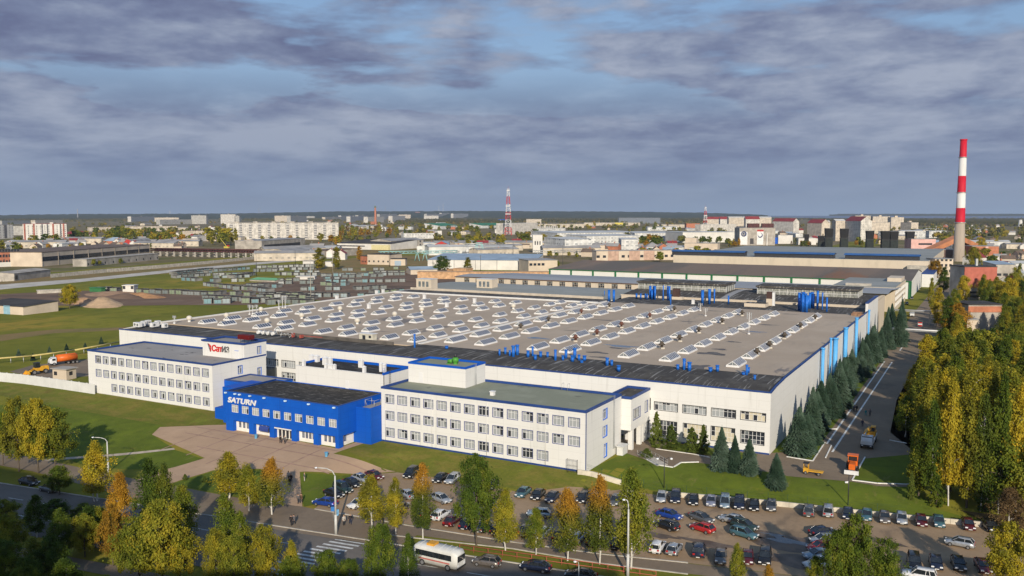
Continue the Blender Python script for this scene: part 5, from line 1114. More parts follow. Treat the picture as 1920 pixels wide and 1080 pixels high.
blk('grey_building','grey brown building with pale blue roof beside the red panel block','building',(1866,540),(1902,540),496,16,plaing,bluer,'shed',1.5,extra=win_rows(3,1,8,3,3,1.6))
blk('beige_building','beige five storey building right of the cream factory end','building',(1752,520),(1786,520),486,14,plainc,greyr,extra=win_rows(4,3,4,4.2,1.8,2))
blk('shed','white shed cut by the right edge of the picture','shed',(1900,620),(1935,620),606,10,plainw,plainw)
# black cooling stacks
def stacks():
    r=thing('cooling_tower','tall black slatted cooling tower','cooling tower',(0,0,0),0,None)
    m=MB(); m.box(-5,5,-5,5,0,12,0); m.build('base',mat('dark_green_black',(.02,.026,.024),.8,.3,.5),r,True); m=MB(); m.mesh([(-4.6,-4.6,12),(4.6,-4.6,12),(4.6,4.6,12),(-4.6,4.6,12),(-5.4,-5.4,24),(5.4,-5.4,24),(5.4,5.4,24),(-5.4,5.4,24)],[(0,1,5,4),(1,2,6,5),(2,3,7,6),(3,0,4,7),(4,5,6,7)]); m.build('stack',mat('black_cladding',(.008,.008,.009),.7,.3,.6),r,True)
    for z in (12,23.4): m=MB(); ring(m,-5.5,5.5,-5.5,5.5,z,z+.5,.5); m.build('rim',darkmetal,r,True)
    proto(r); L=['small black cooling tower left of the orange trees','squat black cooling tower next to the tall one','tall black cooling tower before the tower flats','tall black cooling tower right of the tower flats','black cooling tower in the gap before the cream group','left black cooling tower of the close pair','right black cooling tower of the close pair','black cooling tower nearest the pink building']
    for i,(px,py,t,s) in enumerate(((1512,461,439,.62),(1539,463,442,.8),(1553,465,429,1),(1582,465,429.5,1),(1630,466,432.5,.95),(1659,467,433,1),(1675,467,433.5,1),(1705,467,434,1))):
        q=G(px,py); h=zat(q,t)/24
        if i==0: r.location=q; r.scale=(s,s,h); r['label']=L[0]; r.rotation_euler[2]=.3
        else: tree_copy(r,q,.3,L[i],scale=(s,s,h))
stacks()
def brick_stack():
    p=G(704,421); t=thing('brick_chimney','slim brick factory chimney on the skyline with a brick boiler house','chimney',p); h=zat(p,386)
    m=MB(); m.lathe((0,0,0),[(6,0),(4,h*.9)],14); m.build('shaft',brick,t,True); m=MB(); m.lathe((0,0,h*.9),[(4.6,0),(4.6,h*.06),(4,h*.07),(4,h*.1)],14); m.build('crown',mat('green_crown',(.12,.16,.10),.8),t,True); m=MB(); m.box(-30,2,-10,10,-.5,14); m.build('boiler_house',brick,t,True)
brick_stack()
def lattice(px,py,ty,label,w0,w1,arms=True,bands=6):
    p=G(px,py); h=zat(p,ty); t=thing('lattice_mast',label,'mast',p,.4)
    rd=mat('mast_red',(.50,.05,.05),.6); wh=mat('mast_white',(.62,.62,.62),.6); n=12; r=.022*w0+.25
    for s in range(bands):
        m=MB()
        for k in range(n*s//bands,n*(s+1)//bands):
            a=lerp(w0,w1,k/n)/2; b=lerp(w0,w1,(k+1)/n)/2; za,zb=h*k/n,h*(k+1)/n
            C=[(-1,-1),(1,-1),(1,1),(-1,1)]
            for i in range(4):
                c,d=C[i],C[(i+1)%4]; m.tube((c[0]*a,c[1]*a,za),(c[0]*b,c[1]*b,zb),r,n=4,caps=False); m.tube((c[0]*a,c[1]*a,za),(d[0]*b,d[1]*b,zb),r*.7,n=4,caps=False); m.tube((c[0]*b,c[1]*b,zb),(d[0]*b,d[1]*b,zb),r*.7,n=4,caps=False)
        m.build('mast_section',rd if s%2==0 else wh,t,True)
    if arms:
        for z in (.45,.62,.95):
            m=MB(); q=lerp(w0,w1,z)/2+1.2; ring(m,-q,q,-q,q,h*z,h*z+1.8,.4); m.build('antenna_platform',wh,t,True)
    m=MB(); m.tube((0,0,h),(0,0,h*1.06),.3,.15,n=5); m.build('tip',rd,t,True)
lattice(953,441,354,'tall red and white lattice mast standing above the centre skyline',15,4); lattice(1322,433,388,'red and white lattice mast beside the red roofed flats',14,3)
for px,py,ty,w,lab in ((146,411,392,5,'dark slim chimney on the far left skyline'),(319,409,395,4,'thin dark mast on the left skyline above pale blocks'),(485,405,390.5,6,'dark mast, left of a close pair above the long slab'),(488,405,389.5,6,'dark mast, right of a close pair above the long slab'),(723,404,386,7,'dark slim chimney right of the brick chimney'),(715,404,389,4,'thin antenna between brick and dark chimneys'),(823,402,385,6,'pale slim striped chimney, left of two on the skyline'),(831,402,380,6,'taller pale slim chimney, right of two on the skyline'),(1913,425,412,9,'small white tower on the right horizon')):
    p=G(px,max(py,404.6)); h=zat(p,ty); m=MB(); m.lathe(p,[(w,0),(w*.6,h)],10); tag(origin(m.build('slim_chimney',greyr if 'pale' not in lab and 'white' not in lab else plainw)),lab,'chimney')
# ---------------------------------------------------------------- garages
def garages():
    cols=[(.22,.24,.24),(.34,.36,.36),(.16,.28,.31),(.20,.25,.17),(.46,.48,.48),(.16,.19,.19),(.27,.33,.35)]
    P=[]
    for i,c in enumerate(cols):
        r=thing('garage',['mid grey steel garage with dark flat roof in the garage rows','pale grey steel garage with dark flat roof in the garage rows','teal blue steel garage with dark flat roof in the garage rows','olive grey steel garage with dark flat roof in the garage rows','off white steel garage with dark flat roof in the garage rows','dark grey steel garage with dark flat roof in the garage rows','blue grey steel garage with dark flat roof in the garage rows'][i],'garage',(0,0,-50),0,['mid grey garages','pale grey garages','teal garages','olive garages','off white garages','dark grey garages','blue grey garages'][i])
        wm=mat('garage_wall_%s'%['mid','pale','teal','olive','white','dark','blue'][i],(.20,.20,.19),.7,.4,.3); dm=mat('garage_door_%s'%['mid','pale','teal','olive','white','dark','blue'][i],c,.6,.2,.5)
        m=MB(); m.box(-2.2,2.2,0,6.5,0,2.9,0,skip='t'); m.build('wall',wm,r,True); m=MB(); m.box(-1.75,1.75,-.1,-.005,.1,2.55); d=m.build('door',dm,r,True); m=MB(); m.box(-.04,.04,-.14,-.101,.1,2.55); m.build('door_seam',darkmetal,d,True)
        m=MB(); m.mesh([(-2.4,-.4,3.1),(2.4,-.4,3.1),(2.4,6.7,2.75),(-2.4,6.7,2.75),(-2.4,-.4,2.9),(2.4,-.4,2.9),(2.4,6.7,2.6),(-2.4,6.7,2.6)],[(0,1,2,3),(4,5,1,0),(5,6,2,1),(6,7,3,2),(7,4,0,3)]); m.build('roof',blackr,r,True); P.append(proto(r))
    rows=[((170,546),(222,546),0),((255,549),(402,555),.15),((380,562),(575,571),.2),((380,536),(500,548),.35),((400,553),(560,557),.4),((332,518),(398,512),.3),((398,518),(470,516),.45),((500,508),(600,505),.35),((515,516),(595,517),.4),((440,522),(480,516),.3),((610,530),(760,529),.05),((640,521),(720,519),.25),((605,525),(640,524),.3),((640,508),(722,507),.3),((690,514),(760,512),.2),((560,557),(700,558),.2),((480,560),(590,562),.3),((520,528),(590,527),.4),((460,538),(520,540),.3),((700,552),(760,548),.5),((475,510),(520,509),.3),((340,526),(400,530),.5),((540,513),(600,512),.3),((735,505),(785,505),.3),((600,535),(650,536),.5)]
    rr=random.Random(3); n=0; used=[0]*7; rest=[]
    rows=[(a,b,g*.35) for a,b,g in rows]+[((380,570),(590,566),.1),((330,522),(395,517),.1),((400,522),(470,520),.15),((330,515),(400,507),.1),((400,510),(470,505),.1),((480,503),(600,500),.1),((600,519),(760,516),.1),((420,529),(460,528),.2),((520,533),(600,532),.2),((560,545),(640,544),.2),((650,545),(740,541),.2),((420,544),(510,543),.2),((500,572),(590,568),.1)]
    rows.sort(key=lambda r:-r[0][1]-r[1][1])
    for (a,b,gap) in rows:
        A=G(*a); B=G(*b); d=B-A; L=d.length; ang=math.atan2(d.y,d.x); k=int(L/4.7); pal=rr.choice([[0,1,3,6,2],[0,5,5,3],[2,6,0,5],[5,0,1,3]])
        for i in range(k):
            if rr.random()<gap: continue
            if n>=297:
                q=A+d*((i+.5)/k); rest.append((q.x,q.y,ang,rr.choice([0,0,1,2]))); continue
            c=rr.choice(pal); q=A+d*((i+.5)/k); q.z=0; q+=Vector((rr.uniform(-.3,.3),rr.uniform(-.6,.6),0)); rz=ang+rr.uniform(-.02,.02)
            if not used[c]: P[c].location=q; P[c].rotation_euler=(0,0,rz)
            else: tree_copy(P[c],q,rz,scale=(rr.uniform(.92,1.0),1,rr.uniform(.72,.92)))
            used[c]+=1; n+=1
    if rest:
        mb=MB()
        for x,y,a,c in rest:
            u=Vector((math.cos(a),math.sin(a),0)); v=Vector((-u.y,u.x,0)); o=Vector((x,y,0)); Q=[o-u*2.2,o+u*2.2,o+u*2.2+v*6.3,o-u*2.2+v*6.3]; H=rr.uniform(2.1,2.6)
            mb.mesh([(p.x,p.y,0) for p in Q]+[(p.x,p.y,H) for p in Q],[(1,2,6,5),(2,3,7,6),(3,0,4,7)],3); mb.face([(p.x,p.y,H) for p in Q],4); mb.face([(Q[0].x,Q[0].y,0),(Q[1].x,Q[1].y,0),(Q[1].x,Q[1].y,H),(Q[0].x,Q[0].y,H)],3)
            e=-v*.12; mb.face([tuple(o-u*1.7+e+Vector((0,0,.1))),tuple(o+u*1.7+e+Vector((0,0,.1))),tuple(o+u*1.7+e+Vector((0,0,H-.4))),tuple(o-u*1.7+e+Vector((0,0,H-.4)))],c)
        g=mb.build('garage_field',[MATS['garage_door_mid'],MATS['garage_door_pale'],MATS['garage_door_teal'],MATS['garage_wall_mid'],blackr]); g['kind']='stuff'
    for c in range(7):
        if not used[c]:
            for k in CHILD[P[c]]:
                for kk in CHILD[k]: bpy.data.objects.remove(kk)
                bpy.data.objects.remove(k)
            bpy.data.objects.remove(P[c])
garages()
blk('long_shed','long bright green roofed shed among the garages','shed',(468,527),(515,529),524,8,plaing,mat('bright_green_roof',(.16,.42,.20),.7),'shed',1)
blk('green_container','green container in the dirt yard left of the garages','container',(168,547),(190,548),540,3,mat('green_container_paint',(.04,.16,.06),.6),MATS['green_container_paint'])
blk('site_cabin','white two storey site cabin between the garages','cabin',(230,548),(251,548),536,6,plainw,plainw,extra=win_rows(2,1,2,3,1.6,1.8,x0=-2.5,x1=2.5))
blk('white_shed','long off white shed in the garage field','shed',(555,524),(590,524),519,6,plainw,whiter)
# ---------------------------------------------------------------- maroon trestle, fences
def trestle():
    a=G(282,480); b=G(482,484); t=thing('pipe_trestle','long maroon crane trestle on pale concrete legs at left','trestle',a); d=(b-a); L=d.length; u=d/L; n=Vector((-u.y,u.x,0)); h=zat(a,466)
    m=MB()
    for off,z in ((0,h),(9,h),(0,h-2.5),(9,h-2.5)): p=a+n*off; q=b+n*off; m.tube((p.x,p.y,z),(q.x,q.y,z),.55,n=6)
    for i in range(40): p=a+u*(L*i/40); q=p+n*9; m.tube((p.x,p.y,h),(q.x,q.y,h-2),.4,n=4); 
    m.build('girder',maroon,t)
    for i in range(15):
        for off in (0,9):
            p=a+u*(L*(i+.5)/15)+n*off; m=MB(); m.box(p.x-.7,p.x+.7,p.y-.7,p.y+.7,0,h-3); m.build('leg',concrete,t)
    m=MB()
    for i in range(0,14,2): p=a+u*(L*(i+.5)/15); q=a+u*(L*(i+1.5)/15); m.tube((p.x,p.y,1),(q.x,q.y,h-4),.3,n=4); m.tube((q.x,q.y,1),(p.x,p.y,h-4),.3,n=4)
    m.build('brace',darkmetal,t)
trestle()
def fence(pts,h,label,m,step=6,gap=.0,thk=.25,world=False,name='concrete_fence',post=None,cat='fence'):
    P=[Vector((*p,terr(*p))) if world else G(*p) for p in pts]; t=thing(name,label,cat,P[0]); mb=MB(); pb=MB(); nP=0
    for p,q in zip(P,P[1:]):
        L=(q-p).to_2d().length; k=max(1,round(L/step)); u=(q-p)/k
        for i in range(k):
            a=p+u*i; b=p+u*(i+1); d=(b-a).normalized(); n=Vector((-d.y,d.x,0))*thk/2; a2=a+d*gap; b2=b-d*gap; za,zb=terr(a.x,a.y),terr(b.x,b.y)
            V=[(a2-n),(b2-n),(b2+n),(a2+n)]; Z=[za,zb,zb,za]; base=len(mb.v)
            mb.mesh([(v.x,v.y,z-.2) for v,z in zip(V,Z)]+[(v.x,v.y,z+h) for v,z in zip(V,Z)],[(0,1,5,4),(1,2,6,5),(2,3,7,6),(3,0,4,7),(4,5,6,7)])
            if post: 
                if nP<95: q_=MB(); q_.box(a.x-post,a.x+post,a.y-post,a.y+post,za-.2,za+h+.12); q_.build('post',m,t); nP+=1
    mb.build('panel',m,t); return t
fence([(95,521),(200,511),(300,503),(400,494),(480,486),(560,479)],3.0,'long pale concrete panel fence along the dry field at left',concrete,8,.25,.3)
fence([(-20,529),(27,527)],3,'short concrete fence left of the grey gatehouse',concrete,8,.2)
fence([(-25,713),(40,719),(178,739)],2.6,'white concrete panel fence left of the sign tower office',white2,3.2,.03,.2,post=.14)
# yellow gas pipe
def gaspipe():
    pts=[(-20,684),(60,678),(140,667),(223,651)]; P=[G(*p) for p in pts]; t=thing('gas_pipe','yellow gas pipe on low posts along the meadow edge','pipe',P[0]); m=MB()
    for a,b in zip(P,P[1:]): m.tube((a.x,a.y,1.9),(b.x,b.y,1.9),.28,n=6)
    m.build('pipe',mat('faded_yellow_pipe',(.52,.42,.16),.6),t)
    for a,b in zip(P,P[1:]):
        for k in (.2,.5,.8): p=a.lerp(b,k); m=MB(); m.tube((p.x,p.y,-.1),(p.x,p.y,1.65),.12,n=5); m.build('post',steel,t)
gaspipe()
# distant gantry cranes and poles
def gantry(a,b,top,col,label,legs=True):
    A=G(*a); B=G(*b); t=thing('gantry_crane',label,'crane',A); h=zat(A,top); m=MB()
    for z in (h,h-2.2): m.tube((A.x,A.y,z),(B.x,B.y,z),.5,n=4)
    k=int((B-A).length/4)
    for i in range(k): p=A.lerp(B,i/k); q=A.lerp(B,(i+1)/k); m.tube((p.x,p.y,h if i%2 else h-2.2),(q.x,q.y,h-2.2 if i%2 else h),.25,n=4)
    m.build('bridge',col,t)
    for p in (A.lerp(B,.1),A.lerp(B,.9)):
        for s in (-1,1): m=MB(); m.tube((p.x+s*3,p.y,0),(p.x+s*.6,p.y,h-2),.45,n=5); m.build('leg',col,t)
aqua=mat('aqua_crane_paint',(.28,.50,.50),.6); yel=mat('yellow_crane_paint',(.55,.45,.08),.6)
gantry((710,491),(790,489),472,aqua,'long aqua gantry crane above the garage building'); gantry((790,489),(858,487),471,aqua,'aqua gantry crane right of the long one'); gantry((868,480),(945,478),457,steel,'grey gantry rail behind the white hall'); gantry((892,480),(905,480),455,aqua,'aqua A frame crane portal behind the white hall')
gantry((1000,482),(1090,480),470,steel,'low pipe bridge before the tower building')
cr=thing('mobile_crane','small yellow mobile crane with raised jib beyond the trestle','crane',G(425,466)); m=MB(); m.box(-4,4,-1.5,1.5,.6,3); m.build('carrier',yel,cr,True); m=MB(); m.tube((0,0,3),(-13,0,15),.5,.35,n=5); m.build('jib',yel,cr,True); m=MB(); m.box(2,4.5,-1.2,1.2,3,5); m.build('cab',redw,cr,True)
for i,(px,py,ty) in enumerate(((583,563,480),(624,512,455),(481,518,472),(554,505,470),(730,500,445),(901,520,478),(585,470,452),(1040,505,470),(1055,580-58,462),(962,500,452))):
    p=G(px,py); h=zat(p,ty); t=thing('utility_pole',['tall pale pole standing in front of the garage rows','pale pole just right of the second poplar','dark lattice like pole left of the garage field','dark pole beside the first poplar','tall pole by the cream flat building','dark pole next to the round green poplar','pale pole beneath the long white slab','thin pole behind the grey workshop roof','thin pole before the white tower building','thin pole behind the workshops, left of the tower building'][i],'pole',p)
    m=MB(); m.tube((0,0,0),(0,0,h),.22,.12,n=6); m.build('pole',concrete if i in(0,1,6) else darkmetal,t,True); m=MB(); m.box(-1.2,1.2,-.1,.1,h-1,h-.8); m.box(-.9,.9,-.1,.1,h-2,h-1.8); m.build('crossarm',steel,t,True)
# mounds
def mound(px,py,r,h,m,label,name='sand_heap'):
    p=G(px,py); mb=MB(); rr=random.Random(px); V=[(p.x,p.y,h)]; n=20
    for k in range(1,5):
        for i in range(n): a=2*math.pi*i/n; q=r*k/4*(1+.25*math.sin(2*a+px)+rr.uniform(-.08,.08)); V.append((p.x+q*math.cos(a)*1.5,p.y+q*math.sin(a),h*(1-k/4)**1.1*(1+rr.uniform(-.2,.2))-(.1 if k==4 else 0)))
    Fs=[(0,1+i,1+(i+1)%n) for i in range(n)]+[(1+k*n+i,1+(k+1)*n+i,1+(k+1)*n+(i+1)%n,1+k*n+(i+1)%n) for k in range(3) for i in range(n)]
    mb.mesh(V,Fs,0,True); tag(origin(mb.build(name,m)),label,'heap')
sand=mat('yellow_sand',(.50,.34,.20),.9,.2,.3)
mound(192,572,11,4.4,sand,'big pale sand heap right of the lone yellow tree'); mound(158,569,8,3.5,mat('brown_sand',(.36,.22,.13),.9,.2,.3),'brown sand heap behind the lone yellow tree'); mound(266,556,11,2.6,mat('orange_sand',(.42,.22,.10),.9,.25,.3),'low orange sand heap before the garages'); mound(234,558,9,2.6,dirt,'dark rubble heap left of the orange sand'); mound(205,551,14,1.6,MATS['brown_sand'],'low wide heap of brown rubble by the cabin')
# ---------------------------------------------------------------- far hills, forest and canopy
def hills():
    fm=mat_layers('far_forest',(.030,.045,.022),[((.055,.06,.025),.004,.42,.65,(1,.3,1),.9),((.10,.085,.035),.006,.55,.75,(1,.3,1),.6),((.02,.03,.018),.02,.5,.7,None,.6)],.95,.05)
    prof=[(-400,405),(0,403.2),(150,401.2),(330,400.6),(450,400),(640,396.3),(900,395.6),(1150,396.6),(1300,398.4),(1400,401.4),(1440,403.5)]
    def yy(px):
        for (a,b),(c,d) in zip(prof,prof[1:]):
            if a<=px<=c: return b+(d-b)*(px-a)/(c-a)
        return 405
    rr=random.Random(1)
    for nm,x0,x1,f,D0,D1 in (('hills',-420,1440,yy,9000,12000),('far_shore',1555,2350,lambda px:400.9+(1.2 if px<1570 else 0),26500,27500)):
        V=[];n=0; cols=list(np.arange(x0,x1+.1,6))
        for px in cols:
            r=ray(px,402); u=Vector((r[0],r[1])).normalized(); c=math.cos(math.atan((px-960)/F)); 
            top=CAMH+(402-f(px))/F*D1*c*1.0+rr.uniform(-3,3)
            for D,z in ((D0,-1),(D0+200,8),(lerp(D0,D1,.5),top*.55),(D1,top),(D1+800,-5)): V.append((u.x*D,u.y*D,z))
        mb=MB(); mb.mesh(V,[(i*5+k,(i+1)*5+k,(i+1)*5+k+1,i*5+k+1) for i in range(len(cols)-1) for k in range(4)],0,True); struct(mb.build(nm,fm))
hills()
def canopy():
    """far-off woods beyond the town that read as one mass: bumpy crowns over the plain"""
    m=mat_layers('autumn_forest_canopy',(.055,.06,.022),[((.13,.10,.035),.012,.42,.6,None,.85),((.035,.045,.018),.02,.5,.62,None,.8),((.17,.11,.035),.03,.58,.7,None,.7),((.10,.085,.05),.006,.5,.7,None,.6)],.95,.05)
    rr=np.random.RandomState(4); V=[];Fs=[];az=np.arange(-360,2300,5.0); ds=np.geomspace(2300,9000,90)
    def dens(px,d):
        y=402+F*CAMH/d
        if px<640: return y<414 and not(240<px<460 and y>409)
        if px<960: return y<411.5 or (y<420 and px>740)
        if px<1330: return y<417
        if px<1500: return y<411
        if px<1560: return y<412
        return 409.2<y<421
    def pt(px,d):
        r=ray(px,402); u=Vector((r[0],r[1])).normalized()*d; return u
    for px in az:
        for k in range(len(ds)-1):
            d=ds[k]; w=5.0*d/F
            if not dens(px,d) or rr.rand()<.10: continue
            for s in range(2 if d<4500 else 1):
                c=pt(px+rr.uniform(-2.5,2.5),d*rr.uniform(.99,1.012)); h=rr.uniform(9,17); r=w*rr.uniform(.55,.95)*(.8 if d<4500 else 1.1); r=max(r,4); b=len(V)
                V+= [(c.x+r,c.y,h*.45),(c.x,c.y+r,h*.4),(c.x-r,c.y,h*.45),(c.x,c.y-r,h*.4),(c.x+r*.5,c.y-r*.5,h*.9),(c.x-r*.5,c.y+r*.4,h),(c.x+r,c.y,0),(c.x,c.y+r,0),(c.x-r,c.y,0),(c.x,c.y-r,0)]
                Fs+=[tuple(b+i for i in f) for f in ((0,1,5,4),(1,2,5),(2,3,4,5),(3,0,4),(0,3,9,6),(3,2,8,9),(2,1,7,8),(1,0,6,7))]
    mb=MB(); mb.mesh(V,Fs,0,False); o=mb.build('forest',m); o['kind']='stuff'; o['label']='olive and brown autumn woods beyond the town'
canopy()
# ---------------------------------------------------------------- trees
def leafmat(name,stops,topcol=None,rough=.7,sc=.35,tr=.34):
    m=bpy.data.materials.new(name); m.use_nodes=True; nt=m.node_tree; N=nt.nodes; L=nt.links; b=N['Principled BSDF']; b.inputs['Roughness'].default_value=rough; b.inputs['Specular IOR Level'].default_value=.15
    tc=N.new('ShaderNodeTexCoord'); n=N.new('ShaderNodeTexNoise'); n.inputs['Scale'].default_value=sc; n.inputs['Detail'].default_value=3; oi=N.new('ShaderNodeObjectInfo')
    mp=N.new('ShaderNodeVectorMath'); mp.operation='ADD'; sc_=N.new('ShaderNodeVectorMath'); sc_.operation='SCALE'; cx=N.new('ShaderNodeCombineXYZ')
    for i in range(3): L.new(oi.outputs['Random'],cx.inputs[i])
    L.new(cx.outputs[0],sc_.inputs[0]); sc_.inputs['Scale'].default_value=50; L.new(tc.outputs['Object'],mp.inputs[0]); L.new(sc_.outputs[0],mp.inputs[1]); L.new(mp.outputs[0],n.inputs['Vector'])
    w=N.new('ShaderNodeTexNoise'); w.inputs['Scale'].default_value=6; L.new(tc.outputs['Object'],w.inputs['Vector'])
    a=N.new('ShaderNodeMath'); a.operation='MULTIPLY_ADD'; L.new(oi.outputs['Random'],a.inputs[0]); a.inputs[1].default_value=.34; 
    a2=N.new('ShaderNodeMath'); a2.operation='MULTIPLY_ADD'; L.new(w.outputs[0],a2.inputs[0]); a2.inputs[1].default_value=.6; a2.inputs[2].default_value=-.47
    L.new(a2.outputs[0],a.inputs[2]); s=N.new('ShaderNodeMath'); s.operation='ADD'; L.new(a.outputs[0],s.inputs[0]); L.new(n.outputs[0],s.inputs[1])
    r=N.new('ShaderNodeValToRGB'); 
    while len(r.color_ramp.elements)<len(stops): r.color_ramp.elements.new(.5)
    for i,(e,c) in enumerate(zip(r.color_ramp.elements,stops)): e.position=.22+.56*i/(len(stops)-1); e.color=(*c,1)
    L.new(s.outputs[0],r.inputs[0]); col=r.outputs[0]
    if topcol:
        sp=N.new('ShaderNodeSeparateXYZ'); L.new(tc.outputs['Object'],sp.inputs[0]); mr=N.new('ShaderNodeMapRange'); mr.interpolation_type='SMOOTHSTEP'; L.new(sp.outputs[2],mr.inputs[0]); mr.inputs[1].default_value=6.2; mr.inputs[2].default_value=10
        mu=N.new('ShaderNodeMath'); mu.operation='MULTIPLY'; L.new(mr.outputs[0],mu.inputs[0]); mu.inputs[1].default_value=.85; mx=N.new('ShaderNodeMixRGB'); L.new(mu.outputs[0],mx.inputs[0]); L.new(col,mx.inputs[1]); mx.inputs[2].default_value=(*topcol,1); col=mx.outputs[0]
    L.new(col,b.inputs['Base Color']); t=N.new('ShaderNodeBsdfTranslucent'); L.new(col,t.inputs[0]); ms=N.new('ShaderNodeMixShader'); ms.inputs[0].default_value=tr; L.new(b.outputs[0],ms.inputs[1]); L.new(t.outputs[0],ms.inputs[2]); L.new(ms.outputs[0],N['Material Output'].inputs[0]); return m
Lgreen=leafmat('green_leaves',[(0.042,0.077,0.012),(0.078,0.124,0.015),(0.156,0.195,0.020),(0.276,0.260,0.030)])
Lolive=leafmat('olive_leaves',[(0.072,0.106,0.016),(0.150,0.177,0.020),(0.264,0.260,0.025),(0.396,0.319,0.030)])
Lyellow=leafmat('yellow_leaves',[(.12,.13,.018),(.26,.24,.022),(.42,.34,.026),(.54,.40,.03)])
Lorange=leafmat('orange_leaves',[(.20,.13,.018),(.36,.20,.022),(.50,.27,.025),(.54,.34,.03)])
Lbirch=leafmat('birch_leaves_orange_top',[(0.060,0.092,0.015),(0.120,0.149,0.020),(0.216,0.207,0.025),(0.300,0.253,0.030)],(0.504,0.253,0.030))
Lspruce=leafmat('spruce_needles',[(.015,.034,.02),(.03,.06,.036),(.055,.092,.06),(.10,.145,.105)],tr=.05)
Lthuja=leafmat('thuja_needles',[(.04,.065,.012),(.07,.10,.016),(.10,.13,.02),(.12,.15,.025)],tr=.05)
Lbrown=leafmat('bare_brown_twigs',[(0.120,0.081,0.040),(0.180,0.115,0.055),(0.228,0.161,0.070),(0.288,0.207,0.070)])
bark=mat('grey_bark',(.10,.08,.06),.9,.3,3); birchbark=mat_layers('white_birch_bark',(.55,.53,.49),[((.08,.07,.06),3,.6,.66,(1,1,2.5),.9)],.8)
def crown_mesh(name,n,env,size,seed,clumps=70,spread=.75,droop=0,mats=None,flat=.5):
    """leaf quads in clumps through an envelope env(t)->radius, t from 0 bottom to 1 top; unit height z range z0..z1"""
    r=np.random.RandomState(seed); z0,z1,rad=env['z0'],env['z1'],env['r']
    t=r.beta(1.1,1.1,clumps); a=r.uniform(0,2*np.pi,clumps); lob=1+.16*np.sin(3*a+seed+5*t)+.10*np.sin(5*a+9*t+seed*2); R_=rad(t)*lob; q=R_*np.sqrt(r.uniform(.10,1,clumps))*r.uniform(.75,1.15,clumps)
    C=np.stack([q*np.cos(a),q*np.sin(a),z0+(z1-z0)*t],1); per=np.maximum(6,(n/clumps*r.uniform(.25,1.75,clumps))).astype(int)
    idx=np.repeat(np.arange(clumps),per); N_=len(idx); sp=spread*(.55+.6*R_/R_.max())[idx]
    P=C[idx]+r.normal(0,1,(N_,3))*sp[:,None]*np.array([.62,.62,.5+droop]); 
    if droop: P[:,2]-=np.abs(r.normal(0,droop,N_))
    P[:,2]=np.clip(P[:,2],z0*.85,z1+.3)
    out=P-np.array([0,0,(z0+z1)/2]); out/=np.linalg.norm(out,axis=1)[:,None]+1e-6
    nrm=out*.7+r.normal(0,.55,(N_,3))+np.array([0,0,.25]); nrm/=np.linalg.norm(nrm,axis=1)[:,None]
    u=np.cross(nrm,r.normal(0,1,(N_,3))); u/=np.linalg.norm(u,axis=1)[:,None]+1e-6; v=np.cross(nrm,u)
    s=size*r.uniform(.55,1.25,N_)[:,None]; V=np.concatenate([P-u*s-v*s*.7,P+u*s-v*s*.7,P+u*s*.8+v*s*.7,P-u*s*.8+v*s*.7],1).reshape(-1,3)
    me=bpy.data.meshes.new(name); me.vertices.add(len(V)); me.vertices.foreach_set('co',V.astype('f').ravel()); me.loops.add(N_*4); me.loops.foreach_set('vertex_index',np.arange(N_*4,dtype='i')); me.polygons.add(N_); me.polygons.foreach_set('loop_start',np.arange(0,N_*4,4,dtype='i')); me.polygons.foreach_set('loop_total',np.full(N_,4,dtype='i')); me.update(); me.validate()
    me.materials.append(mats or Lgreen); return me,C
def trunk_mesh(h,r0,C,m,seed,forks=1,nl=16):
    rr=random.Random(seed); mb=MB(); p=Vector((0,0,-.3)); pts=[p]
    for k in range(5): p=p+Vector((rr.uniform(-.12,.12),rr.uniform(-.12,.12),h/5)); pts.append(p)
    for k in range(5): mb.tube(pts[k],pts[k+1],r0*(1-.17*k),r0*(1-.17*(k+1)),n=7,caps=False)
    if forks>1:
        q=Vector((.35,.1,-.3)); e=Vector((1.0,.3,h*.8)); mb.tube(q,e,r0*.7,r0*.25,n=6,caps=False)
    for c in sorted(C.tolist(),key=lambda c:rr.random())[:nl]:
        c=Vector(c); k=max(.15,min(.9,(c.z-1.2)/h)); i=min(4,int(k*5)); a=pts[i].lerp(pts[i+1],k*5-i) if i<5 else pts[5]; mid=a.lerp(c,.5)+Vector((0,0,.35)); mb.tube(a,mid,r0*.32,r0*.2,n=4,caps=False); mb.tube(mid,c,r0*.2,r0*.06,n=4,caps=False)
    return mb.data('trunk',[m])
E_birch=dict(z0=2.6,z1=11.6,r=lambda t:2.35*np.sin(np.pi*(.18+.80*t))**.85*(1.05-.35*t)+.15)
E_round=dict(z0=2.6,z1=10.4,r=lambda t:3.6*np.sqrt(np.maximum(.02,1-(2*t-.85)**2/1.35)))
E_col=dict(z0=1.4,z1=13.4,r=lambda t:1.75*np.sin(np.pi*(.12+.85*t))**.7+.1)
E_cone=dict(z0=.3,z1=6.2,r=lambda t:1.25*(1-t)**.7*(.75+.5*np.minimum(1,t*6))+.05)
TREES={}
def make_tree(kind,seed,env,n,size,lm,bm_,clumps,droop=0,spread=.75,forks=1,h=None,r0=.17):
    t=thing('tree','tree','tree',(0,0,-60)); cm,C=crown_mesh('crown',n,env,size,seed,clumps,spread,droop,lm); o=bpy.data.objects.new('crown',cm); COL.objects.link(o); o.parent=t
    tm=trunk_mesh(h or env['z1']*.82,r0,C,bm_,seed,forks); q=bpy.data.objects.new('trunk',tm); COL.objects.link(q); q.parent=t; proto(t); TREES.setdefault(kind,[]).append(t); return t
for s in range(3): make_tree('birch',s,E_birch,10000,.108,Lbirch,birchbark,120,.4,.5,2 if s==1 else 1,r0=.15)
for s in range(3): make_tree('round',10+s,E_round,13000,.122,Lolive,bark,110,.08,.62,r0=.2)
for s in range(2): make_tree('column',20+s,E_col,9500,.125,Lgreen,bark,100,.15,.48,r0=.2)
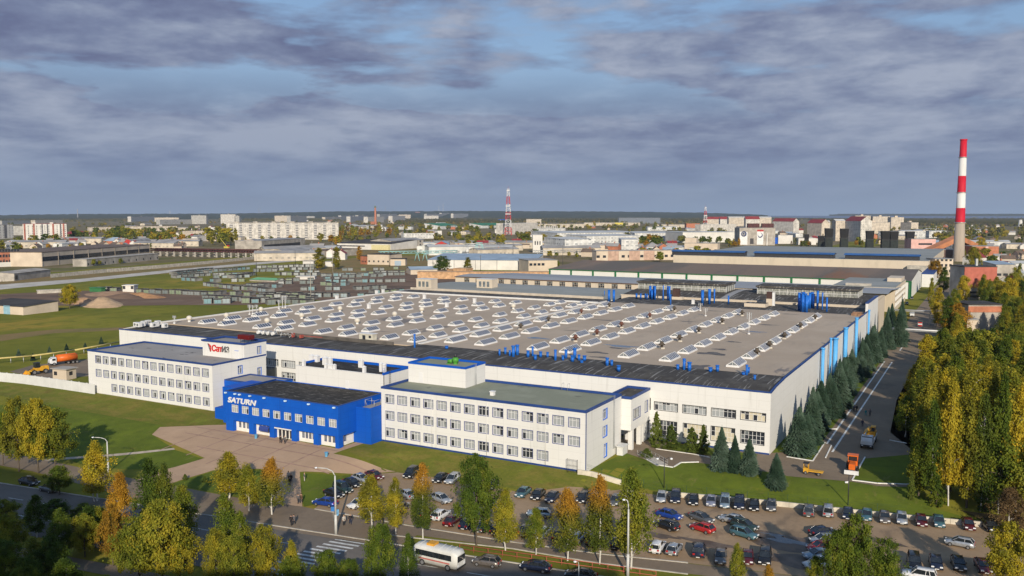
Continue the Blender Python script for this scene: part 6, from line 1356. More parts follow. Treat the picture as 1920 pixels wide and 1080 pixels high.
for s in range(2): make_tree('thuja',30+s,E_cone,7000,.09,Lthuja,bark,190,0,.2,h=4,r0=.1)
for s in range(3): make_tree('far_round',40+s,E_round,650,.55,Lolive,bark,45,.05,.8,r0=.25)
for s in range(2): make_tree('far_column',50+s,E_col,520,.5,Lyellow,bark,40,.05,.6,r0=.25)
def spruce_mesh(seed,H=12,R0=2.7):
    r=random.Random(seed); mb=MB(); z=.5
    while z<H-.25:
        k=(1-z/H); R_=R0*(k**.85)*r.uniform(.9,1.06)+.08; nb=max(6,int(24*k+7)); off=r.uniform(0,6)
        for i in range(nb):
            a=off+2*math.pi*i/nb+r.uniform(-.1,.1); L=R_*r.uniform(.78,1.1); dx,dy=math.cos(a),math.sin(a); w=.20+.30*k; dz=-.30*L*r.uniform(.7,1.2); up=.16*L
            px_,py_=-dy,dx
            for s in (0,1):   # branch with drooping twigs on both sides
                f0,f1=(.12,.62) if s==0 else (.5,1.0)
                A=Vector((dx*L*f0,dy*L*f0,z+dz*f0+up*(f0)*(1-f0)*2)); B=Vector((dx*L*f1,dy*L*f1,z+dz*f1+up*f1*(1-f1)*2)); wa,wb=(w*.8,w) if s==0 else (w,w*.18); D=Vector((px_,py_,0))
                mb.face([tuple(A-D*wa-Vector((0,0,.10))),tuple(A),tuple(B),tuple(B-D*wb-Vector((0,0,.16)))]); mb.face([tuple(A),tuple(A+D*wa-Vector((0,0,.10))),tuple(B+D*wb-Vector((0,0,.16))),tuple(B)])
                if L>.8:
                    for q in range(3):
                        f=lerp(f0,f1,(q+.5)/3); c=Vector((dx*L*f,dy*L*f,z+dz*f+up*f*(1-f)*2)); sg=r.choice((-1,1)); e=c+D*sg*w*1.5+Vector((dx*.15,dy*.15,-.28)); mb.face([tuple(c+Vector((dx*.1,dy*.1,0))),tuple(c-Vector((dx*.1,dy*.1,0))),tuple(e)])
        z+=.20+.20*k
    mb.tube((0,0,H-.9),(0,0,H+.25),.05,.01,n=4); return mb
for s in range(3):
    t=thing('spruce','spruce','spruce',(0,0,-60)); spruce_mesh(s,12,2.9-.2*s).build('crown',Lspruce,t,True); m=MB(); m.tube((0,0,-.2),(0,0,11),.2,.04,n=7); m.build('trunk',bark,t,True); proto(t); TREES.setdefault('spruce',[]).append(t)
HT={'birch':11.8,'round':10.8,'column':13.6,'thuja':6.3,'spruce':12.2,'far_round':10.8,'far_column':13.6}
WD_={'birch':5.0,'round':7.6,'column':3.9,'thuja':2.6,'spruce':5.6,'far_round':7.6,'far_column':3.9}
DEFM={'birch':'birch_leaves_orange_top','round':'olive_leaves','column':'green_leaves','thuja':'thuja_needles','spruce':'spruce_needles','far_round':'olive_leaves','far_column':'yellow_leaves'}
LM={'g':Lgreen,'o':Lolive,'y':Lyellow,'r':Lorange,'b':Lbirch,'s':Lspruce,'t':Lthuja,'n':Lbrown}
trng=random.Random(21)
def plant(kind,q,h,w=None,col=None,label='tree',group=None,name=None,cat='tree'):
    """a tree of height h and crown width w (metres) on ground point q"""
    src=trng.choice(TREES[kind]); sz=h/HT[kind]; sw=(w/WD_[kind]) if w else sz*trng.uniform(.88,1.12)
    mats={DEFM[kind]:LM[col]} if col else None
    o=tree_copy(src,(q[0],q[1],q[2]-.05),trng.uniform(0,6.28),label,group,(sw,sw,sz),cat,mats)
    if group is None and 'group' in o: del o['group']
    o.name=name or {'birch':'birch_tree','round':'broadleaf_tree','column':'poplar_tree','thuja':'thuja','spruce':'spruce_tree','far_round':'broadleaf_tree','far_column':'poplar_tree'}[kind]
    return o
def pplant(kind,px,py,ty,wpx,col,label,**k):
    q=G(px,py); h=zat(q,ty)-q.z; zc=(-sY*q.x+cY*q.y)*cP; return plant(kind,q,h,wpx*zc/F,col,label,**k)
# foreground trees: (kind, base px, base py, top py, crown width px, colour, label)
FG=[('birch',510,965,857,56,'b','orange topped birch by the footpath, left of the tall lamp post'),('birch',430,934,847,66,'y','yellow brown birch on the triangular lawn near the plaza'),('birch',467,958,872,48,'o','twin stemmed olive birch left of the orange topped one'),
('birch',697,990,890,60,'y','yellow birch at the car park corner beside the blue sign'),('birch',742,1002,894,40,'y','slim yellow brown birch between yellow and green ones'),('birch',793,1011,867,50,'b','green birch with orange tip left of the biggest green tree'),('round',893,1023,850,80,'g','biggest green tree in the row before the car park'),('birch',948,1032,915,56,'o','short olive birch right of the biggest green tree'),('birch',1005,1040,950,44,'g','smallest green birch in the car park row'),('birch',1064,1051,913,64,'b','birch with wide orange top over green crown'),('birch',1124,1058,890,62,'b','tall pointed birch with orange tip beside the tall lamp'),('birch',1183,1066,876,78,'g','tall drooping green birch right of the car park lamp'),
('birch',182,940,826,62,'y','yellow birch beside the street lamp at left'),('round',36,884,742,62,'y','yellow tree with white stem on the left lawn'),('round',72,887,745,70,'y','broad yellow tree in the middle of the left group'),('round',104,883,765,68,'o','olive tree on the right of the left lawn group'),('round',6,872,772,54,'g','green tree at the left edge of the picture'),('round',112,928,872,48,'g','small green tree just above the building shadow'),
('birch',228,1000,882,46,'r','orange pointed tree among green birches at lower left'),('round',212,1062,944,50,'r','deep orange tree at the edge of the building shadow'),('birch',283,1000,858,62,'g','tall green birch above the big olive clump'),('birch',311,1004,868,44,'o','green birch touching the tall one on its right'),('round',262,1095,965,90,'o','broad olive tree in the lower left clump, left one'),('round',305,1100,935,100,'o','broad olive tree in the lower left clump, highest one'),('round',338,1092,985,72,'y','yellow olive tree on the right of the lower clump'),('birch',345,1030,905,54,'g','ragged green birch leaning over the street'),
('birch',424,1050,925,56,'g','green birch between two lower left streets'),('birch',452,1078,958,52,'g','green birch right behind the yellow one at the crossing'),('round',495,1110,982,62,'y','yellow round tree by the zebra crossing'),('round',405,1110,990,48,'y','yellow bush like tree at the bottom left'),('round',440,1120,1003,66,'o','olive tree at the very bottom beside the yellow one'),('birch',548,1110,1010,36,'o','thin yellowish tree left of the dark ones'),
('round',714,1120,980,62,'g','dark green tree in shade at the zebra crossing'),('birch',766,1118,1000,40,'g','dark green slim tree left of the white bus'),('round',612,1122,1030,56,'g','low dark tree in shade, leftmost under the crossing'),('round',655,1125,1047,50,'g','low dark tree in shade between crossing trees'),('round',545,1128,1042,60,'g','low dark tree in the shadow near the bottom edge'),
('round',1600,1128,960,70,'g','bright green tall tree at the lower right of the car park'),('round',1565,1125,992,60,'g','bright green tree left of the tall lower right one'),('round',1658,1130,1008,66,'g','olive green tree right of the tall lower right one'),('birch',1381,1100,1018,34,'o','thin yellowish tree at the bottom before the car park'),('birch',1440,1110,1058,26,'r','small orange treetop at the bottom edge'),('round',1888,1118,975,78,'y','yellow tree at the lower right corner'),('birch',1890,1000,912,60,'n','brown twiggy tree by the end of the car park wall'),('birch',1528,1110,1040,34,'g','small green treetop at the bottom of the car park')]
for k,px,py,ty,w,c,lab in FG: pplant(k,px,py,ty,w,c,lab)
# trees lost in the building's shadow at lower left
for i in range(22):
    px=trng.uniform(-20,205); py=trng.uniform(975,1150); 
    pplant(trng.choice(['round','round','birch']),px,py,max(925+abs(px-60)*.2,py-trng.uniform(65,100)),trng.uniform(45,70),trng.choice('ggo'),'dark tree standing in the shadow at the lower left corner',group='trees in the lower left shadow')
for px,py,ty,w,lab in ((347,900,888,10,'round dark shrub on the triangular lawn, left one'),(384,904,892,10,'round dark shrub on the triangular lawn, right one'),(1213,858,840,24,'green bush beside the stairs by the office end'),(1708,938,882,14,'slim yellow green thuja before the birch wood')): pplant('thuja',px,py,ty,w,'t',lab,name='shrub' if 'thuja' not in lab else 'thuja',cat='shrub')
for px,py,ty,w,lab in ((1230,840,771,24,'tall cone shaped thuja, leftmost before the hall windows'),(1258,843,796,30,'broad cone thuja right beside the tallest one'),(1297,849,800,27,'cone thuja before the white panel of the hall'),(1318,852,795,22,'dark slim thuja next to the spruces'),(1755,950,886,30,'dark green thuja at the edge of the birch wood'),(1846,960,890,30,'dark thuja further right at the wood edge')): pplant('thuja',px,py,ty,w,'t' if px<1700 else 'g',lab)
for px,py,ty,w,lab in ((1352,880,796,56,'largest spruce of three before the hall windows'),(1377,884,812,42,'middle spruce of three before the hall windows'),(1404,888,818,46,'right spruce of three before the hall windows'),(1455,912,846,46,'single spruce on the lawn below the hall corner'),(1497,852,757,64,'nearest spruce of the row along the hall side'),(1513,848,770,46,'spruce tight behind the nearest one of the row')): pplant('spruce',px,py,ty,w,None,lab)
for i,y in enumerate(list(np.arange(187,326,5.6))): plant('spruce',(-31.4+trng.uniform(-1.5,1.3),y+trng.uniform(-1.9,1.9),0),trng.choice([6.5,8,9,9.5,10.5,12])*trng.uniform(.92,1.08),trng.uniform(5.2,7.8),None,'blue green spruce in the row along the hall side wall',group='spruce row along the hall wall')
for x,y,h in ((-30,332,14),(-26.5,341,15.5),(-31,347,14.5),(-27,355,17),(-31.5,366,14)): plant('spruce',(x,y,0),h,6.8,None,'tall spruce near the pipe gate at the far end of the row',group='tall spruces by the pipe gate')
# the wood on the right
wood=[]
def inwood(x,y):
    if y<156 or y>560: return False
    L=(3 if y<164 else -4 if y<180 else -9 if y<196 else -15.3 if y<330 else -11.5)
    if 345<y<360: return False
    return x>L and x<L+ (30+(y-166)*.42)
tries=0
lim=290
while len(wood)<lim and tries<9000:
    tries+=1; x=-17+122*trng.random()**1.2; y=156+trng.random()**1.3*400
    if not inwood(x,y) or any((x-a)**2+(y-b)**2<(20 if b<260 else 34) for a,b in wood): continue
    px,py=pxat(x,y,6)
    t_=pxat(x,y,14)[1]
    if px>2000 or (1798<px<1874 and t_<600 and y<480) or (x<-2 and y>430) or (y>326 and y<350 and x<-2): continue
    wood.append((x,y))
WL={'g':'green','o':'olive','y':'yellow','r':'orange'}
for px,py,ty,w,c,k in ((1722,930,790,40,'o','column'),(1745,944,745,46,'g','birch'),(1778,948,712,52,'y','birch'),(1812,952,700,48,'y','column'),(1838,958,735,52,'o','birch'),(1872,962,700,52,'g','birch'),(1905,968,720,56,'y','birch'),(1760,930,690,44,'y','column'),(1855,945,680,50,'y','birch'),(1722,905,760,40,'g','birch')): pplant(k,px,py,ty,w,c,'%s leaved tree in the dense wood right of the alley'%WL[c],group='%s trees of the right hand wood'%WL[c])
for x,y in wood:
    c=trng.choices('goyr',[.24,.34,.38,.04])[0]; k=trng.choices(['column','birch','round'],[.50,.42,.08])[0]
    h=trng.uniform(7,10) if x<-12 else trng.uniform(12.5,18.5) if y<260 else trng.uniform(10,15)
    plant(k,(x,y,terr(x,y)),h,None,c,'%s leaved tree in the dense wood right of the alley'%WL[c],group='%s trees of the right hand wood'%WL[c])
for px,py,ty,w,c,k,lab in ((1753,530,488,26,'r','round','bright orange tree at the end of the alley by the cream factory'),(1769,548,500,20,'g','column','dark green tree behind the bright orange one'),(1825,520,462,30,'y','round','yellow green tree above the red panelled block'),(1840,470,445,18,'y','round','yellow tree before the orange brick works'),(131,579,533,34,'y','round','lone yellow tree on the meadow beside the sand heap'),(598,506,464,22,'y','column','tall yellow poplar in the garage field, left one'),(631,505,462,16,'y','column','slim yellow poplar right of the tall one'),(674,489,461,11,'r','column','thin orange poplar left of the cream flat building'),(829,513,479,30,'g','round','round green poplar at the left end of the workshops'),(877,512,482,16,'y','column','yellow poplar right of the round green one'),(1041,506,486,18,'o','round','olive tree behind the workshop roof'),(1018,462,438,22,'y','round','yellow tree right of the white tower building'),(1045,463,440,24,'y','round','broad yellow tree before the white factory'),(985,462,438,26,'o','round','olive tree left of the white tower building')):
    pplant({'round':'round','column':'column'}[k],px,py,ty,w,c,lab)
for px,py,ty,w,c,k,lab in ((1757,612,538,24,'y','column','tall yellow green poplar at the alley side behind the pipe gate'),(1776,636,556,26,'g','column','tall green poplar right of the alley by the pipe gate'),(1788,600,540,20,'o','round','dark olive tree left of the red panelled block'),(1806,575,516,26,'y','round','yellow tree before the lower left of the red panelled block'),(1797,660,590,28,'o','column','olive poplar in front of the brick banded building'),(1858,596,548,18,'g','round','dark green tree before the lower right of the red panelled block'),(1745,580,520,12,'o','column','thin olive poplar at the alley side'),(1890,600,520,40,'y','round','broad yellow tree right of the red panelled block'),(1905,560,500,30,'o','round','olive tree at the right edge beside the grey brown building'),(1765,700,615,34,'g','column','dark green poplar at the left edge of the wood'),(1745,740,650,34,'o','column','olive poplar leaning to the alley')):
    pplant(k,px,py,ty,w,c,lab)
for i,(px,py) in enumerate(((62,668),(93,655),(125,650),(190,637),(160,648),(35,660))): pplant('spruce',px,py+8,py-7,12,None,'small dark conifer in the meadow behind the gas pipe',group='small conifers in the meadow')
# middle-distance trees scattered through the town
def scatter(n,x0,x1,y0,y1,cols,kinds,hm=(8,14),seed=0,wide=1.25):
    rr=random.Random(seed)
    for _ in range(n):
        px=rr.uniform(x0,x1); py=y0+(y1-y0)*rr.random(); q=G(px,py); c=rr.choice(cols); k=rr.choice(kinds); h=rr.uniform(*hm)
        plant(k,q,h,WD_[k]*h/HT[k]*rr.uniform(1,wide),c,'%s autumn tree in the middle distance beyond the factory'%{'g':'green','o':'olive','y':'yellow','r':'orange','n':'brown'}[c],group='%s town trees'%{'g':'green','o':'olive','y':'yellow','r':'orange','n':'brown'}[c])
FR=['far_round','far_round','far_column']
scatter(20,30,290,462,474,'yyogr',FR,(7,10),1); scatter(10,60,110,455,462,'ggyo',FR,(13,18),2); scatter(44,130,345,438,456,'yogyg',FR,(13,20),3); scatter(12,200,250,440,452,'gog',FR,(18,24),4); scatter(10,275,345,452,460,'yro',FR,(15,20),5)
scatter(18,385,445,442,462,'yyo',FR,(18,26),6); scatter(18,450,640,444,458,'yro',FR,(8,12),7); scatter(22,640,740,430,448,'nyyor',FR,(14,20),8); scatter(38,640,960,422,442,'yoyngo',FR,(13,20),9)
scatter(34,850,960,448,468,'yyyog',FR,(11,16),10); scatter(12,700,830,440,452,'ogy',FR,(10,14),11); scatter(16,1195,1270,448,466,'ggorr',FR,(11,16),12); scatter(12,1300,1350,452,460,'ggg',['far_column','far_round'],(10,14),13); scatter(8,1363,1398,458,466,'roy',FR,(9,13),14)
scatter(12,1030,1090,472,484,'goy',FR,(5,8),15); scatter(22,1200,1345,478,492,'yyyo',FR,(7,12),16); scatter(10,1470,1560,452,464,'orn',FR,(7,11),17); scatter(12,1590,1720,455,467,'orgy',FR,(8,13),18); scatter(26,1010,1330,422,436,'yonyg',FR,(12,18),19); scatter(16,1440,1600,432,446,'ong',FR,(9,13),20)
scatter(46,1740,1930,425,470,'oyyg',FR,(8,13),21); scatter(14,1780,1930,478,540,'gyo',FR,(8,12),22); scatter(8,0,40,455,475,'ogy',FR,(9,13),24); scatter(10,130,250,485,500,'oyg',FR,(4,7),25); scatter(12,600,650,440,460,'rgy',FR,(10,16),26)
for ts in TREES.values():
    for t in ts:
        for k in CHILD[t]: bpy.data.objects.remove(k)
        bpy.data.objects.remove(t)
# small houses filling the town (all of one look in the far distance)
def houses():
    P=[]
    for i,(wm,rm,nm) in enumerate(((plainw,greyr,'white house with grey roof'),(plainc,brownr,'cream house with brown roof'),(plaing,bluer,'grey house with pale blue roof'),(brick,greyr,'brick house with grey roof'),(plainw,redr,'white house with red roof'),(facw,whiter,'long white shed with pale roof'),(facc,greyr,'long cream shed with grey roof'))):
        t=thing('house' if i<5 else 'shed','%s in the far town'%nm,'house' if i<5 else 'shed',(0,0,0),0,'%s, far town'%nm.replace('house','houses').replace('shed','sheds')); w=(6,5,7,6,6,22,26)[i]; D=(9,8,10,9,10,14,16)[i]; H=(5,4,4.5,6,6.5,7,6.5)[i]; rh=(3,3,2.4,3,3.5,1.5,2)[i]
        m=MB(); m.box(-w,w,0,D,-.3,H,0,skip='t'); m.face([(-w,0,H),(-w,D/2,H+rh),(-w,D,H)][::-1]); m.face([(w,0,H),(w,D/2,H+rh),(w,D,H)]); m.build('wall',wm,t,True)
        r=MB(); r.mesh([(-w-.4,-.5,H),(w+.4,-.5,H),(w+.4,D/2,H+rh),(-w-.4,D/2,H+rh),(w+.4,D+.5,H),(-w-.4,D+.5,H)],[(0,1,2,3),(3,2,4,5)]); r.build('roof',rm,t,True)
        if i<5: r=MB(); r.box(1,1.8,D/2-.4,D/2+.4,H+rh-1,H+rh+1.2); r.build('chimney',brick,t,True)
        P.append(proto(t))
    rr=random.Random(9); used=set()
    Z=[(40,130,345,455,468),(22,345,440,438,452),(14,640,760,425,436),(24,960,1100,446,470),(10,1100,1300,466,480),(16,1010,1330,423,434),(34,1740,1925,422,470),(20,1440,1740,436,462),(16,700,960,428,442),(14,480,680,474,490),(14,760,950,462,480),(12,0,130,458,470),(20,560,1000,414,424),(14,200,440,420,434),(14,1820,1925,480,560),(10,1060,1280,470,484)]
    for n,x0,x1,y0,y1 in Z:
        for _ in range(n):
            q=G(rr.uniform(x0,x1),rr.uniform(y0,y1)); i=rr.choices(range(7),[5,4,2,3,1,3,3])[0]; rz=YAW+rr.choice([0,.5,-.5,1.5])+rr.uniform(-.2,.2); s=rr.uniform(.9,1.4)
            if i not in used: P[i].location=q; P[i].rotation_euler=(0,0,rz); used.add(i)
            else: tree_copy(P[i],q,rz,scale=s)
houses()

def far_trees():
    rs=np.random.RandomState(8); V=[];Fs=[];n=0
    reg=[(640,960,412,432,70),(0,640,412,436,90),(960,1330,412,432,110),(1330,1740,412,440,70),(1740,1930,408,450,110),(640,1330,436,462,60),(120,440,436,458,40)]
    mb=MB()
    for x0,x1,y0,y1,c in reg:
        for _ in range(c):
            q=G(rs.uniform(x0,x1),rs.uniform(y0,y1)); h=rs.uniform(9,17); R_=h*rs.uniform(.28,.5)
            for k in range(2):
                qx=q.x+rs.normal(0,8)*k; qy=q.y+rs.normal(0,8)*k
                for j in range(46):
                    d=rs.normal(0,1,3); d/=np.linalg.norm(d); p=np.array([qx,qy,h*.58])+d*np.array([R_,R_,h*.42])*rs.uniform(.55,1); u=np.cross(d,rs.normal(0,1,3)); u/=np.linalg.norm(u); v=np.cross(d,u); s=rs.uniform(.8,1.7); b=len(V)
                    V+= [tuple(p-u*s-v*s),tuple(p+u*s-v*s),tuple(p+u*s+v*s),tuple(p-u*s+v*s)]; Fs.append((b,b+1,b+2,b+3))
    mb.mesh(V,Fs); o=mb.build('distant_trees',mat_layers('distant_autumn_leaves',(.10,.105,.022),[((.26,.19,.03),.03,.48,.6,None,.9),((.05,.07,.02),.035,.52,.64,None,.85),((.30,.15,.03),.05,.6,.68,None,.8)],.9,.1)); o['kind']='stuff'
far_trees()
# ---------------------------------------------------------------- the tall block the picture is taken from, and its neighbour (both outside the frame)
def camera_frame(right,fwd): return Vector((cY*right-sY*fwd, sY*right+cY*fwd,0))
def tower(label,r0,r1,f0,f1,top,rz=YAW):
    c=camera_frame((r0+r1)/2,f1); t=thing('apartment_tower',label,'apartment block',(c.x,c.y,-1.6),rz); w=(r1-r0)/2; D=f1-f0
    m=MB(); m.box(-w,w,-D,0,0,top+1.6,0); m.build('wall',aptc,t,True); m=MB(); m.box(-w*.3,w*.3,-D*.7,-D*.3,top+1.6,top+2.2); m.build('roof_block',plaing,t,True)
tower('tall pale apartment block under the viewpoint, outside the frame',-75,26,-18,-1.2,46.4)
def side_tower():
    Ls=(47.5+1.6)/math.tan(SUN_EL); sh=Vector((-math.sin(SHADOW),math.cos(SHADOW),0))*Ls
    a=G(245,920)-sh; b=G(-120,852)-sh; a.z=b.z=0; u=(b-a).normalized(); n=Vector((-u.y,u.x,0)); n=n if n.dot(Vector((sY,-cY,0)))>0 else -n
    c=(a+b)/2; t=thing('apartment_tower','tall apartment block left of the viewpoint, outside the frame','apartment block',(c.x,c.y,-1.6)); P=[a,b,b+n*18,a+n*18]; m=MB(); m.prism([(p.x,p.y) for p in P][::-1],-1.6,47.5); m.build('wall',aptc,t)
    q=c+n*9; m=MB(); m.box(q.x-4,q.x+4,q.y-4,q.y+4,47.51,48.5); m.build('roof_block',plaing,t)
side_tower()
def low_tower():
    Ls=(47.5+1.6)/math.tan(SUN_EL); sh=Vector((-math.sin(SHADOW),math.cos(SHADOW),0))*Ls
    a=G(232,990)-sh; b=G(40,965)-sh; u=(b-a).normalized(); n=Vector((-u.y,u.x,0)); n=n if n.dot(Vector((sY,-cY,0)))>0 else -n; c=(a+b)/2
    t=thing('apartment_tower','second apartment block between the tall one and the viewpoint, outside the frame','apartment block',(c.x,c.y,-1.6)); P=[a,b,b+n*14,a+n*14]; m=MB(); m.prism([(p.x,p.y) for p in P][::-1],-1.6,47.5); m.build('wall',aptc,t); q=c+n*7; m=MB(); m.box(q.x-3,q.x+3,q.y-3,q.y+3,47.51,48.5); m.build('roof_block',plaing,t)
    print('towers',[tuple(round(v,1) for v in p) for p in P])
low_tower()
# ---------------------------------------------------------------- cars
paint=lambda n,c,metal=.35: None
def car_paint(name,c,metal=.3):
    m=bpy.data.materials.new(name); m.use_nodes=True; b=m.node_tree.nodes['Principled BSDF']; N=m.node_tree.nodes; L=m.node_tree.links
    tc=N.new('ShaderNodeTexCoord'); n=N.new('ShaderNodeTexNoise'); n.inputs['Scale'].default_value=2.5; L.new(tc.outputs['Object'],n.inputs['Vector']); r=N.new('ShaderNodeValToRGB'); L.new(n.outputs[0],r.inputs[0])
    r.color_ramp.elements[0].position=.35; r.color_ramp.elements[0].color=(*[x*.85 for x in c],1); r.color_ramp.elements[1].position=.7; r.color_ramp.elements[1].color=(*[min(1,x*1.1+.004) for x in c],1)
    L.new(r.outputs[0],b.inputs['Base Color']); b.inputs['Metallic'].default_value=metal; b.inputs['Roughness'].default_value=.32; b.inputs['Coat Weight'].default_value=.4; b.inputs['Coat Roughness'].default_value=.15; return m
PAINT={n:car_paint('paint_'+n.replace(' ','_'),c,me) for n,c,me in (('black',(.012,.012,.014),.2),('navy',(.014,.02,.045),.3),('blue',(.012,.05,.28),.3),('silver',(.42,.44,.46),.5),('pale blue',(.26,.34,.40),.45),('grey',(.12,.125,.13),.4),('dark green',(.025,.05,.045),.3),('dark red',(.10,.012,.018),.3),('red',(.42,.02,.02),.2),('white',(.66,.66,.66),0),('grey brown',(.17,.15,.135),.4),('teal',(.07,.16,.19),.35),('lilac grey',(.30,.31,.38),.45))}
tyre=mat('black_tyre',(.02,.02,.02),.9,.2,3); rim=mat('wheel_rim',(.35,.35,.36),.4,.1,2,.6); headl=mat('headlamp_glass',(.70,.72,.74),.2,.05,2); taill=mat('tail_lamp_red',(.35,.02,.02),.3,.1,2); carglass=mat_glass('car_glass',(.018,.022,.026),.08,.8); plate=mat('number_plate',(.65,.65,.62),.5,.05,2); trimb=mat('black_bumper_trim',(.03,.03,.032),.6,.2,2)
def wheel(root,x,y,r=.31,w=.2):
    m=MB(); s=1 if y>0 else -1; m.tube((0,-w/2,0),(0,w/2,0),r,n=14); t=m.build('wheel',tyre,root,True); t.location=(x,y,r)
    m=MB(); m.tube((0,s*(w/2+.005)-.02*s,0),(0,s*(w/2+.015),0),r*.62,n=10); m.build('rim',rim,t,True); return t
def loft(mb,secs,mi=0,smooth=True,close=True):
    n=len(secs[0]); V=[p for s in secs for p in s]; mb.mesh(V,[(i*n+j,i*n+(j+1)%n,(i+1)*n+(j+1)%n,(i+1)*n+j) for i in range(len(secs)-1) for j in range(n)],mi,smooth)
    if close: mb.face(secs[0][::-1],mi); mb.face(secs[-1],mi)
def make_car(kind):
    spec={'sedan':(4.35,1.68,[(-2.17,.55,.86),(-2.1,.88,.97),(-1.5,.95,1),(-1.0,.97,1),(.75,.93,1),(1.3,.86,1),(2.0,.74,.95),(2.17,.5,.84)],(-1.72,-1.05,.30,1.12),1.42),
    'hatchback':(4.0,1.68,[(-2.0,.6,.88),(-1.95,.92,.97),(-1.3,.97,1),(.7,.94,1),(1.15,.88,1),(1.85,.76,.95),(2.0,.5,.84)],(-1.93,-1.45,.25,1.02),1.45),
    'wagon':(4.3,1.7,[(-2.15,.6,.9),(-2.1,.95,.98),(-1.3,.97,1),(.7,.95,1),(1.2,.88,1),(2.0,.76,.95),(2.15,.5,.84)],(-2.08,-1.8,.25,1.08),1.5),
    'suv':(4.35,1.8,[(-2.17,.65,.92),(-2.12,1.08,.98),(-1.3,1.1,1),(.75,1.08,1),(1.2,1.02,1),(2.0,.94,.96),(2.17,.62,.88)],(-2.1,-1.85,.35,1.0),1.74),
    'van':(4.1,1.7,[(-2.05,.6,.94),(-2.0,1.0,.98),(-1.3,1.0,1),(.8,1.0,1),(1.3,.92,1),(1.9,.78,.95),(2.05,.5,.86)],(-2.0,-1.92,.55,1.25),1.8)}[kind]
    L,W,prof,(r0,r1,f1,f0),H=spec; w=W/2; t=thing('parked_car','car','car',(0,0,-60)); m=MB(); secs=[]
    for x,z,k in prof:
        zb=.22 if abs(x)<L/2-.12 else .3; q=w*k
        secs.append([(x,-q*.93,zb),(x,-q,zb+.2),(x,-q*.99,z*.72),(x,-q*.86,z),(x,q*.86,z),(x,q*.99,z*.72),(x,q,zb+.2),(x,q*.93,zb)])
    loft(m,secs)
    # roof panel and pillars
    zb=prof[3][1]-.03; wt=w*.72; wb=w*.86; zt=H
    m.mesh([(r1,-wt,zt-.05),(r1+.12,-wt*.96,zt),(f1-.12,-wt*.96,zt),(f1,-wt,zt-.05),(r1,wt,zt-.05),(r1+.12,wt*.96,zt),(f1-.12,wt*.96,zt),(f1,wt,zt-.05)],[(1,2,6,5),(0,1,5,4),(2,3,7,6),(0,3,2,1),(4,5,6,7),(0,4,7,3)],0,True)
    for s in (-1,1):
        for (xa,xb) in ((r0,r1),(f0,f1),((r0*.45+f0*.55)-.35,(r1*.45+f1*.55)-.2)):
            m.tube((xa,s*wb,zb),(xb,s*wt,zt-.03),.045,n=5,caps=False)
    if kind in('wagon','van','suv'):
        for s in (-1,1): m.tube((r0+.75,s*wb,zb),(r1+.65,s*wt,zt-.03),.05,n=5,caps=False)
    for x in (L*.31,-L*.30):      # arches
        pass
    m.build('body',PAINT['silver'],t,True)
    g=MB(); e=.02; g.mesh([(r0,-wb+e,zb),(f0,-wb+e,zb),(f0,wb-e,zb),(r0,wb-e,zb),(r1,-wt+e,zt-.06),(f1,-wt+e,zt-.06),(f1,wt-e,zt-.06),(r1,wt-e,zt-.06)],[(0,1,5,4),(1,2,6,5),(2,3,7,6),(3,0,4,7)]); g.build('windows',carglass,t,True)
    for x in (L*.305,-L*.295):
        for y in (-w+.08,w-.08): wheel(t,x,y,.33 if kind=='suv' else .3)
    for y in (-w*.66,w*.66):
        h=MB(); h.box(L/2-.16,L/2+.005,y-.19,y+.19,.58,.74); h.build('headlight',headl,t,True); h=MB(); h.box(-L/2-.005,-L/2+.12,y-.16,y+.16,.66,.92); h.build('taillight',taill,t,True)
    for x0,x1 in ((L/2-.05,L/2+.03),(-L/2-.03,-L/2+.05)):
        h=MB(); h.box(x0,x1,-w*.84,w*.84,.3,.46); b=h.build('bumper',trimb if kind!='sedan' else PAINT['silver'],t,True); h=MB(); xx=x1+.012 if x0>0 else x0-.012; h.box(min(xx,xx-.01),max(xx,xx-.01),-.26,.26,.34,.45); h.build('number_plate',plate,b,True)
    for s in (-1,1): h=MB(); h.box(f0-.35,f0-.2,s*(w+.02)-.07,s*(w+.02)+.07,zb+.02,zb+.15); h.build('mirror',trimb,t,True)
    return proto(t)
CARP={k:make_car(k) for k in('sedan','hatchback','wagon','suv','van')}
PM='paint_silver'
def car(kind,rear,front,col,label,mv='parked'):
    A=G(*rear); B=G(*front); c=(A+B)/2; c.z=terr(c.x,c.y)+.05; d=B-A; rz=math.atan2(d.y,d.x)
    o=tree_copy(CARP[kind],c,rz,label,None,None,'car',{PM:PAINT[col]}); o.name='parked_car' if mv=='parked' else 'car'; return o
tt='row below the pale lot wall'
